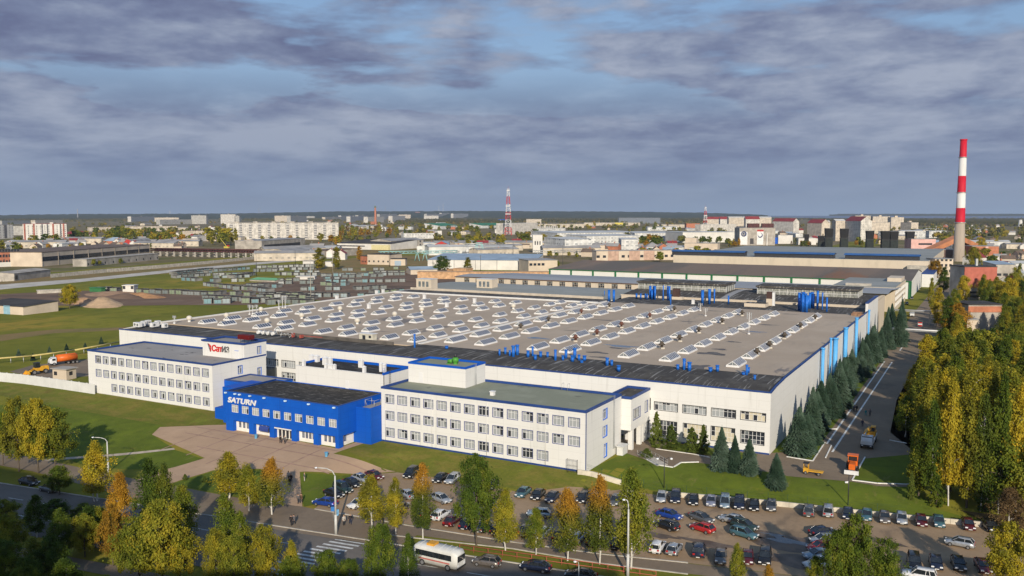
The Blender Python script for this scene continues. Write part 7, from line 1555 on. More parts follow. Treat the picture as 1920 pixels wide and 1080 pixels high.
C1=[('hatchback',(1242,930),(1238,948),'silver','silver hatchback half behind the tall drooping birch'),('suv',(1268,929),(1265,950),'navy','dark navy car under the lot wall, first right of the drooping birch'),('sedan',(1302,932),(1299,955),'black','black car in the wall row, left of the lilac grey car'),('sedan',(1334,934),(1332,957),'lilac grey','lilac grey car parked below the pale lot wall'),('van',(1360,937),(1358,962),'pale blue','pale blue car right beside the lilac grey one'),('suv',(1387,940),(1385,962),'navy','dark blue car directly right of the pale blue car'),('sedan',(1415,942),(1413,966),'black','shiny black car, fourth right of the lilac grey car'),('hatchback',(1447,945),(1445,965),'grey','dark grey car at the right end of the first wall group'),
('suv',(1515,977),(1518,953),'grey','dark grey car turned rear outward after the gap in the wall row'),('van',(1552,978),(1553,954),'silver','small light van turned rear outward by the wall'),('sedan',(1590,958),(1589,981),'navy','navy car right of the small light van'),('sedan',(1626,961),(1624,983),'teal','dark teal car peeping over the bright green tree'),('sedan',(1657,964),(1660,989),'grey brown','grey brown car in the wall row beside a silver one'),('hatchback',(1689,967),(1692,992),'silver','silver white hatchback between grey brown and dark red cars'),('sedan',(1723,968),(1731,997),'dark red','dark red car with headlights toward the lot, left of teal grey one'),('sedan',(1756,969),(1764,999),'teal','teal grey sedan right of the dark red car'),('sedan',(1808,976),(1822,1003),'dark red','dark red sedan standing alone near the wall end'),('hatchback',(1846,985),(1866,1002),'black','black car at the right end of the wall row'),
('sedan',(1232,966),(1278,977),'blue','bright blue sedan behind the drooping birch'),('wagon',(1272,999),(1228,984),'black','black wagon nose to the left below the bright blue sedan'),('sedan',(1291,969),(1339,986),'grey','grey sedan above the bright red hatchback'),('hatchback',(1341,1004),(1294,989),'red','bright red hatchback in the middle of the lot'),('sedan',(1398,986),(1350,975),'silver','silver white sedan in the middle island of the lot'),('wagon',(1372,985),(1420,998),'dark green','dark green wagon behind the grey green one'),('wagon',(1370,1000),(1420,1014),'teal','grey green wagon at the front of the middle island'),
('wagon',(1225,1044),(1241,1021),'white','white wagon parked tail to the footpath right of the tall lamp'),('hatchback',(1256,1047),(1272,1026),'silver','silver hatchback right beside the white wagon'),('suv',(1308,1052),(1313,1028),'navy','dark blue grey car tail to the footpath after a gap'),('sedan',(1352,1038),(1350,1064),'grey brown','olive grey sedan nose to the footpath'),('sedan',(1402,1040),(1401,1064),'dark red','dark red car behind the small orange treetop'),('suv',(1436,1040),(1432,1067),'black','black car nose to the footpath by the small orange treetop'),
('sedan',(1524,1006),(1560,1001),'navy','dark navy car, back one of the file left of the green tree'),('hatchback',(1560,1018),(1527,1020),'silver','silver grey car, second of the file left of the green tree'),('hatchback',(1552,1032),(1525,1034),'red','red car in the file left of the bright green tree'),('sedan',(1550,1046),(1518,1048),'pale blue','pale blue car in the file left of the bright green tree'),('wagon',(1548,1062),(1520,1066),'white','white car lowest in the file left of the bright green tree'),
('hatchback',(1823,1029),(1776,1020),'silver','silver hatchback driving across the right end of the lot'),('suv',(1712,1052),(1716,1074),'black','black car in tree shade at the lower right, leftmost'),('sedan',(1752,1050),(1757,1074),'navy','navy car in shade at the lower right beside the black one'),('sedan',(1792,1052),(1802,1076),'black','black sedan in shade at the lower right, third from left'),('sedan',(1836,1058),(1850,1080),'dark red','dark red car in shade at the lower right corner'),('suv',(1745,1092),(1702,1084),'white','white car cut by the bottom edge at lower right'),
('sedan',(686,891),(718,903),'dark red','brown red sedan at the top of the fan of cars by the lawn'),('sedan',(660,897),(694,909),'silver','silver blue sedan in the fan of cars by the lawn'),('sedan',(642,904),(678,919),'black','black sedan right below the silver blue one by the lawn'),('suv',(622,914),(664,931),'dark green','black green car, fourth in the fan by the lawn'),('sedan',(608,925),(644,938),'black','black sedan low in the fan of cars by the lawn'),('sedan',(632,951),(588,945),'blue','blue sedan at the bottom of the fan by the lamp post'),
('hatchback',(690,945),(654,957),'white','white car half behind the yellow birch at the lot corner'),('suv',(783,885),(759,902),'black','black car nearest the plaza tip on the upper side'),('sedan',(838,894),(814,910),'black','black sedan right of the pointed orange topped birch'),('wagon',(862,893),(834,914),'silver','silver wagon at the foot of the bank, left of the biggest green tree'),('sedan',(776,940),(750,925),'silver','silver sedan seen between the two thin birches'),('hatchback',(812,936),(843,947),'silver','silver grey hatchback right of the orange topped birch'),('wagon',(812,981),(840,963),'white','white wagon with tail to the footpath left of the biggest tree'),('sedan',(837,991),(860,974),'dark red','dark maroon car beside the white wagon'),('sedan',(868,996),(886,980),'navy','navy blue car right of the maroon car'),('sedan',(896,1001),(914,986),'grey','dark grey car under the biggest green tree'),('hatchback',(926,1005),(942,991),'black','black car between the biggest tree and the short birch'),('hatchback',(786,973),(804,962),'dark red','dark maroon hatchback left of the white wagon'),('sedan',(746,968),(760,950),'black','black car behind the slim brown birch'),
('sedan',(992,920),(970,938),'teal','teal blue sedan at the foot of the bank, left of two dark ones'),('sedan',(1018,924),(1000,943),'black','black sedan at the foot of the bank beside the teal one'),('sedan',(1046,928),(1026,948),'navy','navy sedan at the foot of the bank beside the black one'),('hatchback',(1100,932),(1086,948),'black','black car at the bank behind two orange topped birches'),('hatchback',(1034,971),(988,967),'pale blue','pale blue hatchback alone in the left lot'),('sedan',(1070,955),(1050,972),'grey','grey car glimpsed beyond the orange topped birch'),('sedan',(978,1009),(997,991),'grey brown','grey brown car behind the smallest green birch'),('sedan',(1043,1019),(1060,1002),'navy','navy blue car left of the wide orange topped birch'),('hatchback',(1075,1023),(1092,1007),'silver','silver car between the two orange topped birches'),('suv',(1107,1027),(1124,1010),'grey','dark grey car behind the pointed birch'),('sedan',(1152,1032),(1168,1016),'navy','dark blue car left of the tall car park lamp'),('sedan',(930,905),(914,924),'black','black car at the bank behind the biggest green tree'),('hatchback',(1160,935),(1148,955),'grey','grey car at the bank left of the drooping birch'),('sedan',(1010,1012),(1026,998),'silver','silver car right of the smallest green birch'),
('sedan',(1703,565),(1697,577),'dark green','dark car parked at the far end of the alley'),('hatchback',(1712,556),(1707,566),'black','second dark car beyond the first in the alley')]
for k,a,b,c,lab in C1: car(k,a,b,c,lab)
for k,a,b,c,lab in (('hatchback',(936,1064),(890,1057),'grey brown','silver brown hatchback driving on the street behind the bus'),('sedan',(1032,1074),(978,1066),'navy','dark blue sedan driving on the street'),('sedan',(1116,1090),(1064,1082),'black','black sedan at the bottom edge of the street'),('sedan',(40,905),(70,912),'black','black car on the shaded street at far left'),('hatchback',(105,925),(80,918),'grey','dark car in the shadow on the left street')): car(k,a,b,c,lab,'moving')
for t in CARP.values():
    for k in CHILD[t]:
        for kk in CHILD[k]: bpy.data.objects.remove(kk)
        bpy.data.objects.remove(k)
    bpy.data.objects.remove(t)
# ---------------------------------------------------------------- heavy vehicles
def veh(name,label,cat,rear,front):
    A=G(*rear); B=G(*front); c=(A+B)/2; c.z=terr(c.x,c.y)+.05; d=B-A; return thing(name,label,cat,c,math.atan2(d.y,d.x))
def bus():
    t=veh('bus','white bus with yellow roof hatch on the street beside the dark trees','bus',(790,1052),(858,1068)); wh=mat('bus_white',(.60,.60,.57),.4,.08,1)
    L,w,H=7.4,1.2,2.85; m=MB(); secs=[]
    for x,k,z in ((-L/2,.86,H-.25),(-L/2+.25,.98,H-.06),(-L/2+.8,1,H),(L/2-1,1,H),(L/2-.3,.97,H-.08),(L/2,.86,H-.5)):
        q=w*k; secs.append([(x,-q,.45),(x,-q,1.4),(x,-q*.97,z-.35),(x,-q*.8,z-.06),(x,0,z),(x,q*.8,z-.06),(x,q*.97,z-.35),(x,q,1.4),(x,q,.45)])
    loft(m,secs); m.build('body',wh,t,True)
    for s in (-1,1):
        g=MB(); g.box(-L/2+.5,L/2-.9,s*(w+.005)-.012,s*(w+.005)+.012,1.45,2.25); q=g.build('window_band',carglass,t,True); f=MB()
        for i in range(1,6): x=-L/2+.5+i*(L-1.4)/6; f.box(x-.05,x+.05,s*(w+.03)-.012,s*(w+.03)+.012,1.45,2.25)
        f.build('window_pillar',trimb,q,True)
    g=MB(); g.box(L/2-.02,L/2+.03,-.95,.95,1.35,2.2); g.build('windscreen',carglass,t,True); g=MB(); g.box(-L/2-.03,-L/2+.02,-.8,.8,1.5,2.2); g.build('rear_window',carglass,t,True)
    g=MB(); g.box(-.5-1.2,.5-1.0,-.65,.65,H-.03,H+.28); g.build('roof_hatch',mat('orange_hatch',(.60,.30,.04),.5),t,True)
    g=MB()
    for x in (-2.8,.6,1.6,2.5): g.box(x-.03,x+.03,-w*.8,w*.8,H-.03,H+.03)
    g.build('roof_rib',wh,t,True)
    for x in (-2.1,2.2):
        for y in (-w+.1,w-.1): wheel(t,x,y,.45,.28)
    for y in (-.8,.8): g=MB(); g.box(L/2-.02,L/2+.03,y-.16,y+.16,.75,.98); g.build('headlight',headl,t,True)
    g=MB(); g.box(L/2-.05,L/2+.1,-1.1,1.1,.4,.62); g.build('bumper',trimb,t,True)
    g=MB(); g.box(-L/2+1,L/2-1.2,w+.002,w+.02,.95,1.15); g.box(-L/2+1,L/2-1.2,-w-.02,-w-.002,.95,1.15); g.build('side_stripe',mat('faded_red_stripe',(.42,.12,.1),.6),t,True)
bus()
def truck_cab(t,x,col,w=1.2,L=1.9,H=2.6,z=.7):
    m=MB(); secs=[]
    for xx,k,zz in ((x,1,H),(x+L*.6,1,H),(x+L*.9,.97,H*.62+.35),(x+L,.92,1.6)):
        q=w*k; secs.append([(xx,-q,z),(xx,-q*.98,1.5),(xx,-q*.88,zz),(xx,q*.88,zz),(xx,q*.98,1.5),(xx,q,z)])
    loft(m,secs,0,False); c=m.build('cab',col,t,True)
    g=MB(); g.mesh([(x+L*.93,-w*.82,1.72),(x+L*.93,w*.82,1.72),(x+L*.68,w*.78,H-.12),(x+L*.68,-w*.78,H-.12)],[(0,1,2,3)]); 
    for s in (-1,1): g.box(x+.25,x+L*.65,s*w*.97-.015,s*w*.97+.015,1.6,2.25)
    g.build('cab_window',carglass,c,True); g=MB(); g.box(x+L-.05,x+L+.12,-w,w,z-.15,z+.2); g.build('bumper',trimb,t,True)
    for y in (-.8,.8): g=MB(); g.box(x+L+.121,x+L+.14,y-.15,y+.15,z-.05,z+.12); g.build('headlight',headl,t,True)
orange=mat('orange_vehicle_paint',(.62,.13,.018),.4,.1,1); yellowv=mat('yellow_vehicle_paint',(.62,.33,.03),.5,.15,1); cabwhite=mat('cab_white',(.62,.63,.64),.4,.08,1)
def tanker():
    t=veh('tank_truck','white cabbed truck with long orange tank on the yard behind the fence','truck',(145,680),(92,686)); L=8.6
    truck_cab(t,L/2-2,cabwhite)
    m=MB(); m.tube((-L/2+.2,0,2.05),(L/2-2.3,0,2.05),1.12,n=18); m.box(-L/2+.6,L/2-2.7,-.3,.3,3.05,3.25); m.build('tank',orange,t,True)
    m=MB(); m.box(-L/2,L/2-.4,-.45,.45,.75,1.0); m.build('chassis',trimb,t,True)
    for x in (L/2-1.3,-1.2,-2.6,-3.8):
        for y in (-1.05,1.05): wheel(t,x,y,.5,.32)
tanker()
def loader():
    t=veh('wheel_loader','orange yellow wheel loader with dark cab behind the white fence','loader',(92,699),(48,704)); m=MB(); m.box(-3,-.6,-.9,.9,.9,2.0); m.box(-2.9,-.8,-.8,.8,2.0,2.25); m.build('engine_body',yellowv,t,True)
    m=MB(); m.box(-.6,.9,-.75,.75,1.0,1.9); m.build('frame',yellowv,t,True); m=MB(); m.box(-.55,.75,-.7,.7,1.9,3.3); c=m.build('cab',carglass,t,True); m=MB(); m.box(-.7,.9,-.8,.8,3.3,3.45); m.build('cab_roof',trimb,c,True)
    for s in (-.5,.5): m=MB(); m.tube((.8,s,1.6),(2.9,s,.7),.16,n=6); m.build('arm',yellowv,t,True)
    m=MB(); m.mesh([(2.8,-1.3,1.3),(2.8,1.3,1.3),(2.6,1.3,.3),(2.6,-1.3,.3),(3.7,-1.3,.15),(3.7,1.3,.15)],[(0,1,2,3),(3,2,5,4),(0,3,4),(1,5,2)]); m.build('bucket',yellowv,t,True)
    for x in (-1.9,1.4):
        for y in (-1.05,1.05): wheel(t,x,y,.72,.5)
loader()
def crane():
    t=veh('truck_crane','yellow and white truck crane parked in the shade of the alley','crane truck',(1636,816),(1622,848)); truck_cab(t,3.4,cabwhite); m=MB(); m.box(-4.5,3.4,-1.2,1.2,.8,1.35); m.build('chassis',cabwhite,t,True)
    m=MB(); m.box(-3.6,-.6,-1.1,1.1,1.4,2.2); m.build('turntable',yellowv,t,True); m=MB(); m.box(-1.9,-.4,.2,1.1,2.21,3.5); c=m.build('crane_cab',yellowv,t,True); m=MB(); m.box(-.395,-.36,.3,1.0,2.5,3.3); m.box(-1.7,-.5,1.101,1.13,2.5,3.3); m.build('cab_window',carglass,c,True)
    m=MB(); m.tube((-3,-.3,2.6),(4.6,-.3,3.1),.33,.26,n=6,smooth=False); m.build('boom',yellowv,t,True); m=MB(); m.tube((4.6,-.3,3.1),(5.9,-.3,3.15),.2,.16,n=6,smooth=False); m.build('boom_tip',cabwhite,t,True)
    for x in (4.3,-1.6,-3.2):
        for y in (-1.05,1.05): wheel(t,x,y,.52,.34)
crane()
def tractor():
    t=veh('tractor','bright orange tractor with front blade at the corner of the kerbed lawn','tractor',(1600,876),(1596,893)); m=MB(); m.box(-.4,2.2,-.55,.55,.9,1.75); m.box(-.3,2.1,-.48,.48,1.75,1.9); m.build('bonnet',orange,t,True)
    m=MB(); m.box(-1.9,-.4,-.85,.85,1.0,1.9); m.build('body',orange,t,True); m=MB(); m.box(-1.8,-.45,-.8,.8,1.9,2.75); c=m.build('cab',carglass,t,True)
    m=MB(); m.box(-1.95,-.3,-.95,.95,2.75,2.95)
    for x in (-1.85,-.45):
        for y in (-.8,.8): m.tube((x,y,1.85),(x,y,2.78),.07,n=5)
    m.build('cab_roof',orange,c,True); m=MB(); m.box(2.9,3.05,-1.25,1.25,.2,.95); m.build('blade',cabwhite,t,True); m=MB(); m.box(2.1,2.9,-.3,.3,.4,.6); m.build('blade_arm',trimb,t,True)
    for x,r_ in ((-1.3,.78),(1.6,.5)):
        for y in (-.95,.95): wheel(t,x,y,r_,.36)
tractor()
def forklift():
    t=veh('flatbed_cart','small yellow flatbed truck at the yard edge','flatbed truck',(1538,892),(1509,888)); t.scale=(.72,.72,.8); m=MB(); m.box(-2.6,1.0,-.85,.85,.75,.95); m.build('bed',yellowv,t,True); m=MB(); m.box(1.0,2.2,-.85,.85,.5,1.5); c=m.build('cab',yellowv,t,True)
    m=MB()
    for x in (1.05,2.1):
        for y in (-.78,.78): m.tube((x,y,1.5),(x,y,2.5),.07,n=5)
    m.box(1.0,1.06,-.8,.8,1.5,2.4); m.build('cab_frame',yellowv,c,True); m=MB(); m.box(.9,2.3,-.9,.9,2.5,2.62); m.build('cab_roof',trimb,c,True)
    for x in (1.6,-1.6):
        for y in (-.75,.75): wheel(t,x,y,.4,.26)
forklift()
def smalltruck():
    t=veh('lorry','small white lorry standing by the pipe gate in the alley','truck',(1706,588),(1713,599)); truck_cab(t,1.2,cabwhite,1.0,1.5,2.2,.5); m=MB(); m.box(-2.6,1.1,-1.05,1.05,.8,1.3); m.build('bed',cabwhite,t,True)
    for x in (1.9,-1.6):
        for y in (-.9,.9): wheel(t,x,y,.4,.26)
smalltruck()
# ---------------------------------------------------------------- street furniture
def lamp(px,py,ty,dx,label,arm=2.2,r=.13,white=True):
    q=G(px,py); h=zat(q,ty)-q.z; t=thing('street_lamp',label,'street lamp',q,YAW); pm=mat('pale_lamp_post',(.50,.50,.48),.6,.1,1) if white else darkmetal
    m=MB(); m.tube((0,0,0),(0,0,h*.3),r*1.6,r*1.4,n=10); m.tube((0,0,h*.3),(0,0,h*.88),r*1.2,r*.8,n=10); m.build('post',pm,t,True)
    s=1 if dx>0 else -1; m=MB(); pts=[Vector((0,0,h*.88)),Vector((s*arm*.15,0,h*.95)),Vector((s*arm*.5,0,h*.99)),Vector((s*arm,0,h))]
    for a,b in zip(pts,pts[1:]): m.tube(a,b,r*.55,n=6)
    m.build('arm',pm,t,True); m=MB(); m.lathe((s*(arm+.3),0,h-.1),[(.16,0),(.24,.08),(.2,.18),(.05,.22)],8); m.build('lamp_head',headl,t,True); return t
L1=lamp(630,1002,877,-1,'tall pale street lamp with curved arm by the crossing',2.6,.15)
m=MB(); m.box(.16,.5,-.06,.06,3.0,4.0); sgn=m.build('notice_board',mat('blue_white_notice',(.15,.35,.60),.5,.8,1.5),L1,True)
lamp(203,885,820,-1,'curved street lamp on the left lawn above the yellow birch',2.4,.13); lamp(1177,1082,937,-1,'tall pale lamp mast in front of the drooping birch',.35,.14)
lamp(1085,1112,1053,-1,'low lamp with round white head at the bottom edge',.2,.06)
def dlamp():
    q=G(1245,915); h=zat(q,858)-q.z; t=thing('street_lamp','dark twin armed lamp on the lawn beneath the stairs','street lamp',q,YAW); m=MB(); m.tube((0,0,0),(0,0,h),.09,.07,n=7); m.build('post',darkmetal,t,True)
    for s in (-1,1): m=MB(); m.tube((0,0,h-.4),(s*.7,0,h),.05,n=5); m.tube((s*.7,0,h),(s*1.2,0,h-.15),.05,n=5); a=m.build('arm',darkmetal,t,True); m=MB(); m.lathe((s*1.25,0,h-.4),[(.12,0),(.28,.12),(.25,.3),(.05,.36)],9); m.build('lamp_head',headl,a,True)
dlamp()
def campole():
    q=G(1590,947); h=zat(q,893)-q.z; t=thing('camera_pole','dark pole with a white camera on the lawn near the lot wall','pole',q,YAW); m=MB(); m.tube((0,0,0),(0,0,h+.3),.09,.08,n=7); m.build('post',darkmetal,t,True); m=MB(); m.tube((0,0,h-.9),(-.45,0,h-.9),.04,n=5); m.box(-.65,-.15,-.1,.1,h-1.15,h-.92); m.build('camera',frame_w,t,True)
campole()
def sign(px,py,ty,label,col):
    q=G(px,py); h=zat(q,ty)-q.z; t=thing('road_sign',label,'road sign',q,YAW); m=MB(); m.tube((0,0,0),(0,0,h),.05,n=6); m.build('post',steel,t,True); m=MB(); m.box(-.35,.35,-.08,-.05,h-.75,h); m.build('sign_plate',col,t,True)
bsign=mat('blue_sign_face',(.03,.16,.45),.5,.2,2); sign(709,979,957,'blue and white crossing sign behind the yellow birch',bsign); sign(625,977,950,'small blue sign beside the tall street lamp',bsign)
for px,py,lab in ((612,856,'light blue litter bin on the plaza by the bank'),(480,822,'light blue litter bin against the white ground floor panels')):
    q=G(px,py); m=MB(); m.lathe(q,[(.28,0),(.35,.8),(.42,.9)],10); tag(origin(m.build('litter_bin',mat('light_blue_bin',(.12,.34,.55),.6))),lab,'litter bin')
# red railing along the street
def railing():
    a=G(862,1033); b=G(1230,1084); d=b-a; L=d.length; u=d/L; t=thing('street_railing','long red pipe railing between verge and street','railing',a); m=MB()
    for h in (.35,.95): p,q=a+Vector((0,0,h)),b+Vector((0,0,h)); m.tube(p,q,.05,n=5)
    redp_=mat('faded_red_rail',(.42,.10,.07),.6); m.build('rail',redp_,t); k=int(L/2.2)
    for i in range(k+1): p=a+u*(i*L/k); m=MB(); m.tube((p.x,p.y,p.z-.05),(p.x,p.y,p.z+1.0),.045,n=5); m.build('post',redp_,t)
railing()
# lot wall, kerbs
fence([(1236,929),(1340,938),(1440,947),(1560,960),(1665,971),(1862,990)],.85,'low pale concrete wall along the top of the car park',mat('pale_lot_wall',(.55,.50,.41),.85,.15,.8),3,.02,.3,post=None)
fence([(1083,889),(1165,909)],.9,'short pale retaining wall at the corner of the office bank',MATS['pale_lot_wall'],3,.02,.35)
def kerb(pts,label,world=False,h=.16,w=.22,m=whitecurb):
    P=[Vector((*p,terr(*p))) if world else G(*p) for p in pts]; mb=MB()
    for p,q in zip(P,P[1:]):
        n=(q-p).to_2d().length; k=max(1,int(n/3)); 
        for i in range(k):
            a=p.lerp(q,i/k); b=p.lerp(q,(i+1)/k); d=(b-a).normalized(); s=Vector((-d.y,d.x,0))*w/2; za,zb=terr(a.x,a.y)+.02,terr(b.x,b.y)+.02; V=[a-s,b-s,b+s,a+s]; Z=[za,zb,zb,za]
            mb.mesh([(v.x,v.y,z-.1) for v,z in zip(V,Z)]+[(v.x,v.y,z+h) for v,z in zip(V,Z)],[(0,1,5,4),(1,2,6,5),(2,3,7,6),(3,0,4,7),(4,5,6,7)])
    o=mb.build('kerb',m); struct(o); return o
kerb([(1475,857),(1524,865),(1547,830)],''); kerb([(1559,836),(1548,859)],''); kerb([(1622,858),(1598,901),(1645,907),(1700,909),(1760,906)],''); kerb([(1525,805),(1570,805)],''); kerb([(1680,643),(1692,644),(1696,637)],''); kerb([(1736,636),(1734,648),(1745,658)],'')
kerb([(1700,832),(1668,826)],''); kerb([(1230,842),(1300,852),(1330,858)],'',h=.12); kerb([(1264,876),(1277,868),(1310,867)],''); kerb([(1262,877),(1230,872),(1212,862)],'')
kerb([(590,955),(760,985),(960,1017),(1130,1040),(1290,1056)],'',m=concrete,h=.12); kerb([(740,1028),(960,1055),(1250,1092)],'',m=concrete,h=.1) if 0 else kerb([(722,1003),(850,1017),(960,1029),(1120,1056),(1290,1077)],'',m=concrete,h=.1)
p0,p1=SP(-120,-.1),SP(120,-.1); kerb([p0,p1],'',True,m=concrete,h=.12)
drape('lawn',[(1478,858),(1523,864),(1545,832),(1520,822),(1490,840)],lawn,.06); drape('lawn',[(1623,860),(1600,900),(1645,906),(1700,908),(1740,905),(1735,850)],lawn,.06); drape('lawn',[(1738,637),(1736,648),(1748,657),(1800,650),(1800,634)],lawn,.06)
drape('lawn',[(-36.3,174.5),(-28.8,180),(-28.8,318),(-36.3,322)],lawn,.05,True); drape('lawn',[(-57,166.5),(-38.5,166.5),(-38.5,171.8),(-57,171.8)],lawn,.045,True)
# stairs and rails down the lawn
def stairs():
    a=G(1205,852); b=G(1242,873); t=thing('stairway','concrete steps with metal handrails running down the lawn','stairs',a); d=b-a; L=d.length; u=d/L; n=Vector((-u.y,u.x,0)); k=12; m=MB()
    for i in range(k):
        p=a+u*(L*i/k); q=a+u*(L*(i+1)/k); z=lerp(a.z,b.z,i/k)+.12; V=[p-n*1.2,q-n*1.2,q+n*1.2,p+n*1.2]; m.mesh([(v.x,v.y,z-.6) for v in V]+[(v.x,v.y,z) for v in V],[(0,1,5,4),(1,2,6,5),(2,3,7,6),(3,0,4,7),(4,5,6,7)])
    m.build('step',concrete,t)
    for s in (-1.15,1.15):
        m=MB(); p,q=a+n*s,b+n*s; 
        for h in (.5,1.0): m.tube((p.x,p.y,p.z+h),(q.x,q.y,q.z+h),.035,n=5)
        for i in range(6): r=p.lerp(q,i/5); m.tube((r.x,r.y,r.z),(r.x,r.y,r.z+1.02),.03,n=5)
        m.build('handrail',steel,t)
stairs()
def meshfence():
    pts=[(1092,884),(1165,906),(1250,925),(1440,941),(1590,957),(1700,968)]; P=[G(*p) for p in pts]; t=thing('wire_fence','thin green wire fence with slanted posts along the lawn edge','fence',P[0]); g=mat('dark_green_post',(.02,.06,.035),.6); k=0
    for p,q in zip(P,P[1:]):
        L=(q-p).length; n=max(1,int(L/3.2))
        for i in range(n): r=p.lerp(q,i/n); m=MB(); m.tube((r.x,r.y,r.z),(r.x,r.y,r.z+1.7),.035,n=4); m.build('post',g,t)
        m=MB()
        for h in (.4,.9,1.4,1.65): m.tube((p.x,p.y,p.z+h),(q.x,q.y,q.z+h),.012,n=3)
        m.build('wire',g,t)
meshfence()
def cage():
    a=Vector((-67.0,142.9,0)); t=thing('fence_gate','tall thin bar gate beside the office corner','gate',a); g=darkmetal; 
    for x in (-67,-64.9): m=MB(); m.tube((x,142.9,terr(x,142.9)),(x,142.9,2.6),.05,n=5); m.build('post',g,t)
    m=MB()
    for i in range(9): x=-67+i*2.1/8; m.tube((x,142.9,.2),(x,142.9,2.5),.02,n=4)
    for z in (.2,1.4,2.5): m.tube((-67,142.9,z),(-64.9,142.9,z),.025,n=4)
    m.build('bars',g,t)
cage()
# small yard building and pipe gates
def guardhut():
    q=G(112,712); t=thing('guard_hut','small cream brick hut with dark flat roof behind the white fence','hut',q,YAW*.3); m=MB(); wall(m,(-2.6,0),(2.6,0),0,3.0,[(.5,1.7,1.2,2.3)],.2,trim=False); wall(m,(2.6,0),(2.6,3.4),0,3.0,[(1,2.2,1.2,2.3)],.2,trim=False); wall(m,(2.6,3.4),(-2.6,3.4),0,3); wall(m,(-2.6,3.4),(-2.6,0),0,3,[(1,2.2,.9,2.2)],.2,trim=False); m.build('wall',[plainc,darkmetal],t,True)
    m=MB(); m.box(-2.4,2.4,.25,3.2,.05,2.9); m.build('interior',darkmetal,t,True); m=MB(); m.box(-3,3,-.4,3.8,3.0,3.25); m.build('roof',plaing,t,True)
guardhut()
def pipegate(x0,x1,y,h,label,legs,extra=0):
    t=thing('pipe_gate',label,'pipe bridge',(x0,y,0)); m=MB(); m.tube((x0,y,h),(x1,y+extra,h),.3,n=8); m.tube((x0,y+.8,h-.1),(x1,y+.8+extra,h-.1),.18,n=8); m.build('pipe',white2,t); m=MB(); m.box(x0,x1,y-.35,y-.3,h-.55,h-.35); m.build('bearer',steel,t)
    for x in legs: m=MB(); m.box(x-.35,x+.35,y-.3,y+.5,0,h-.3); m.build('leg',concrete,t)
pipegate(-31,-11,343,6.2,'white pipe gate spanning the alley near the tall spruces',(-25.2,-12)); pipegate(-37,34,414,6.0,'long pipe bridge crossing the alley farther back',(-20.5,-6,12,26)); 
t=thing('barrier','small red and white road barrier beyond the pipe gate','barrier',G(1725,612)); 
for i in range(3): m=MB(); m.box(-.8,.8,-.06,.06,.1+i*.62,.6+i*.62); m.build('stripe_board',redw if i%2==0 else frame_w,t,True)
m=MB(); m.box(-.85,-.8,-.05,.05,0,2); m.box(.8,.85,-.05,.05,0,2); m.build('frame',frame_w,t,True)
# ---------------------------------------------------------------- people
def body_mesh(pose):
    """one continuous skinned figure, 1.74 m; pose swings the limbs"""
    s=pose; J={'pel':(0,0,.93),'wai':(0,.0,1.08),'che':(0,-.01,1.30),'nec':(0,-.01,1.47),'hea':(0,.0,1.56),'cro':(0,.0,1.70)}
    rad={'pel':.135,'wai':.12,'che':.15,'nec':.055,'hea':.085,'cro':.075}; E=[('pel','wai'),('wai','che'),('che','nec'),('nec','hea'),('hea','cro')]
    for sd,sw in ((-1,s),(1,-s)):
        k='l' if sd<0 else 'r'
        J.update({k+'hip':(sd*.10,0,.88),k+'kne':(sd*.10,.0+sw*.16,.50),k+'ank':(sd*.10,-.02+sw*.26 if sw>0 else sw*.40,.09+(.05 if sw<0 else 0)),k+'toe':(sd*.12,.14+sw*.28,.04+(.02 if sw<0 else 0)),k+'sho':(sd*.19,-.01,1.40),k+'elb':(sd*.25,-sw*.12-.02,1.13),k+'wri':(sd*.25,.08-sw*.16,.90),k+'pal':(sd*.25,.10-sw*.17,.83)})
        rad.update({k+'hip':.095,k+'kne':.06,k+'ank':.042,k+'toe':.035,k+'sho':.062,k+'elb':.042,k+'wri':.028,k+'pal':.033}); E+= [('pel',k+'hip'),(k+'hip',k+'kne'),(k+'kne',k+'ank'),(k+'ank',k+'toe'),('che',k+'sho'),(k+'sho',k+'elb'),(k+'elb',k+'wri'),(k+'wri',k+'pal')]
        px_,py_,pz=J[k+'pal']
        for f in range(4): n=k+'f%d'%f; J[n]=(px_-sd*.01,py_+(f-1.5)*.02,pz-.085-(.012 if f in(1,2) else 0)); rad[n]=.008; J[n+'b']=(px_,py_+(f-1.5)*.019,pz-.035); rad[n+'b']=.01; E+=[(k+'pal',n+'b'),(n+'b',n)]
        J[k+'th']=(px_-sd*.01,py_+.055,pz-.03); rad[k+'th']=.01; E.append((k+'pal',k+'th'))
    J['nose']=(0,.105,1.60); rad['nose']=.014; E.append(('hea','nose'))
    for sd in (-1,1): J['ear%d'%sd]=(sd*.095,.0,1.60); rad['ear%d'%sd]=.014; E.append(('hea','ear%d'%sd))
    ks=list(J); me=bpy.data.meshes.new('b'); me.from_pydata([J[k] for k in ks],[(ks.index(a),ks.index(b)) for a,b in E],[])
    o=bpy.data.objects.new('b',me); COL.objects.link(o); md=o.modifiers.new('s','SKIN'); 
    for i,k in enumerate(ks): me.skin_vertices[0].data[i].radius=(rad[k],rad[k]); me.skin_vertices[0].data[i].use_root=(k=='pel')
    sb=o.modifiers.new('d','SUBSURF'); sb.levels=1; sb.render_levels=1; dg=bpy.context.evaluated_depsgraph_get(); dg.update(); r=bpy.data.meshes.new_from_object(o.evaluated_get(dg)); bpy.data.objects.remove(o)
    for p in r.polygons: p.use_smooth=True
    return r,J
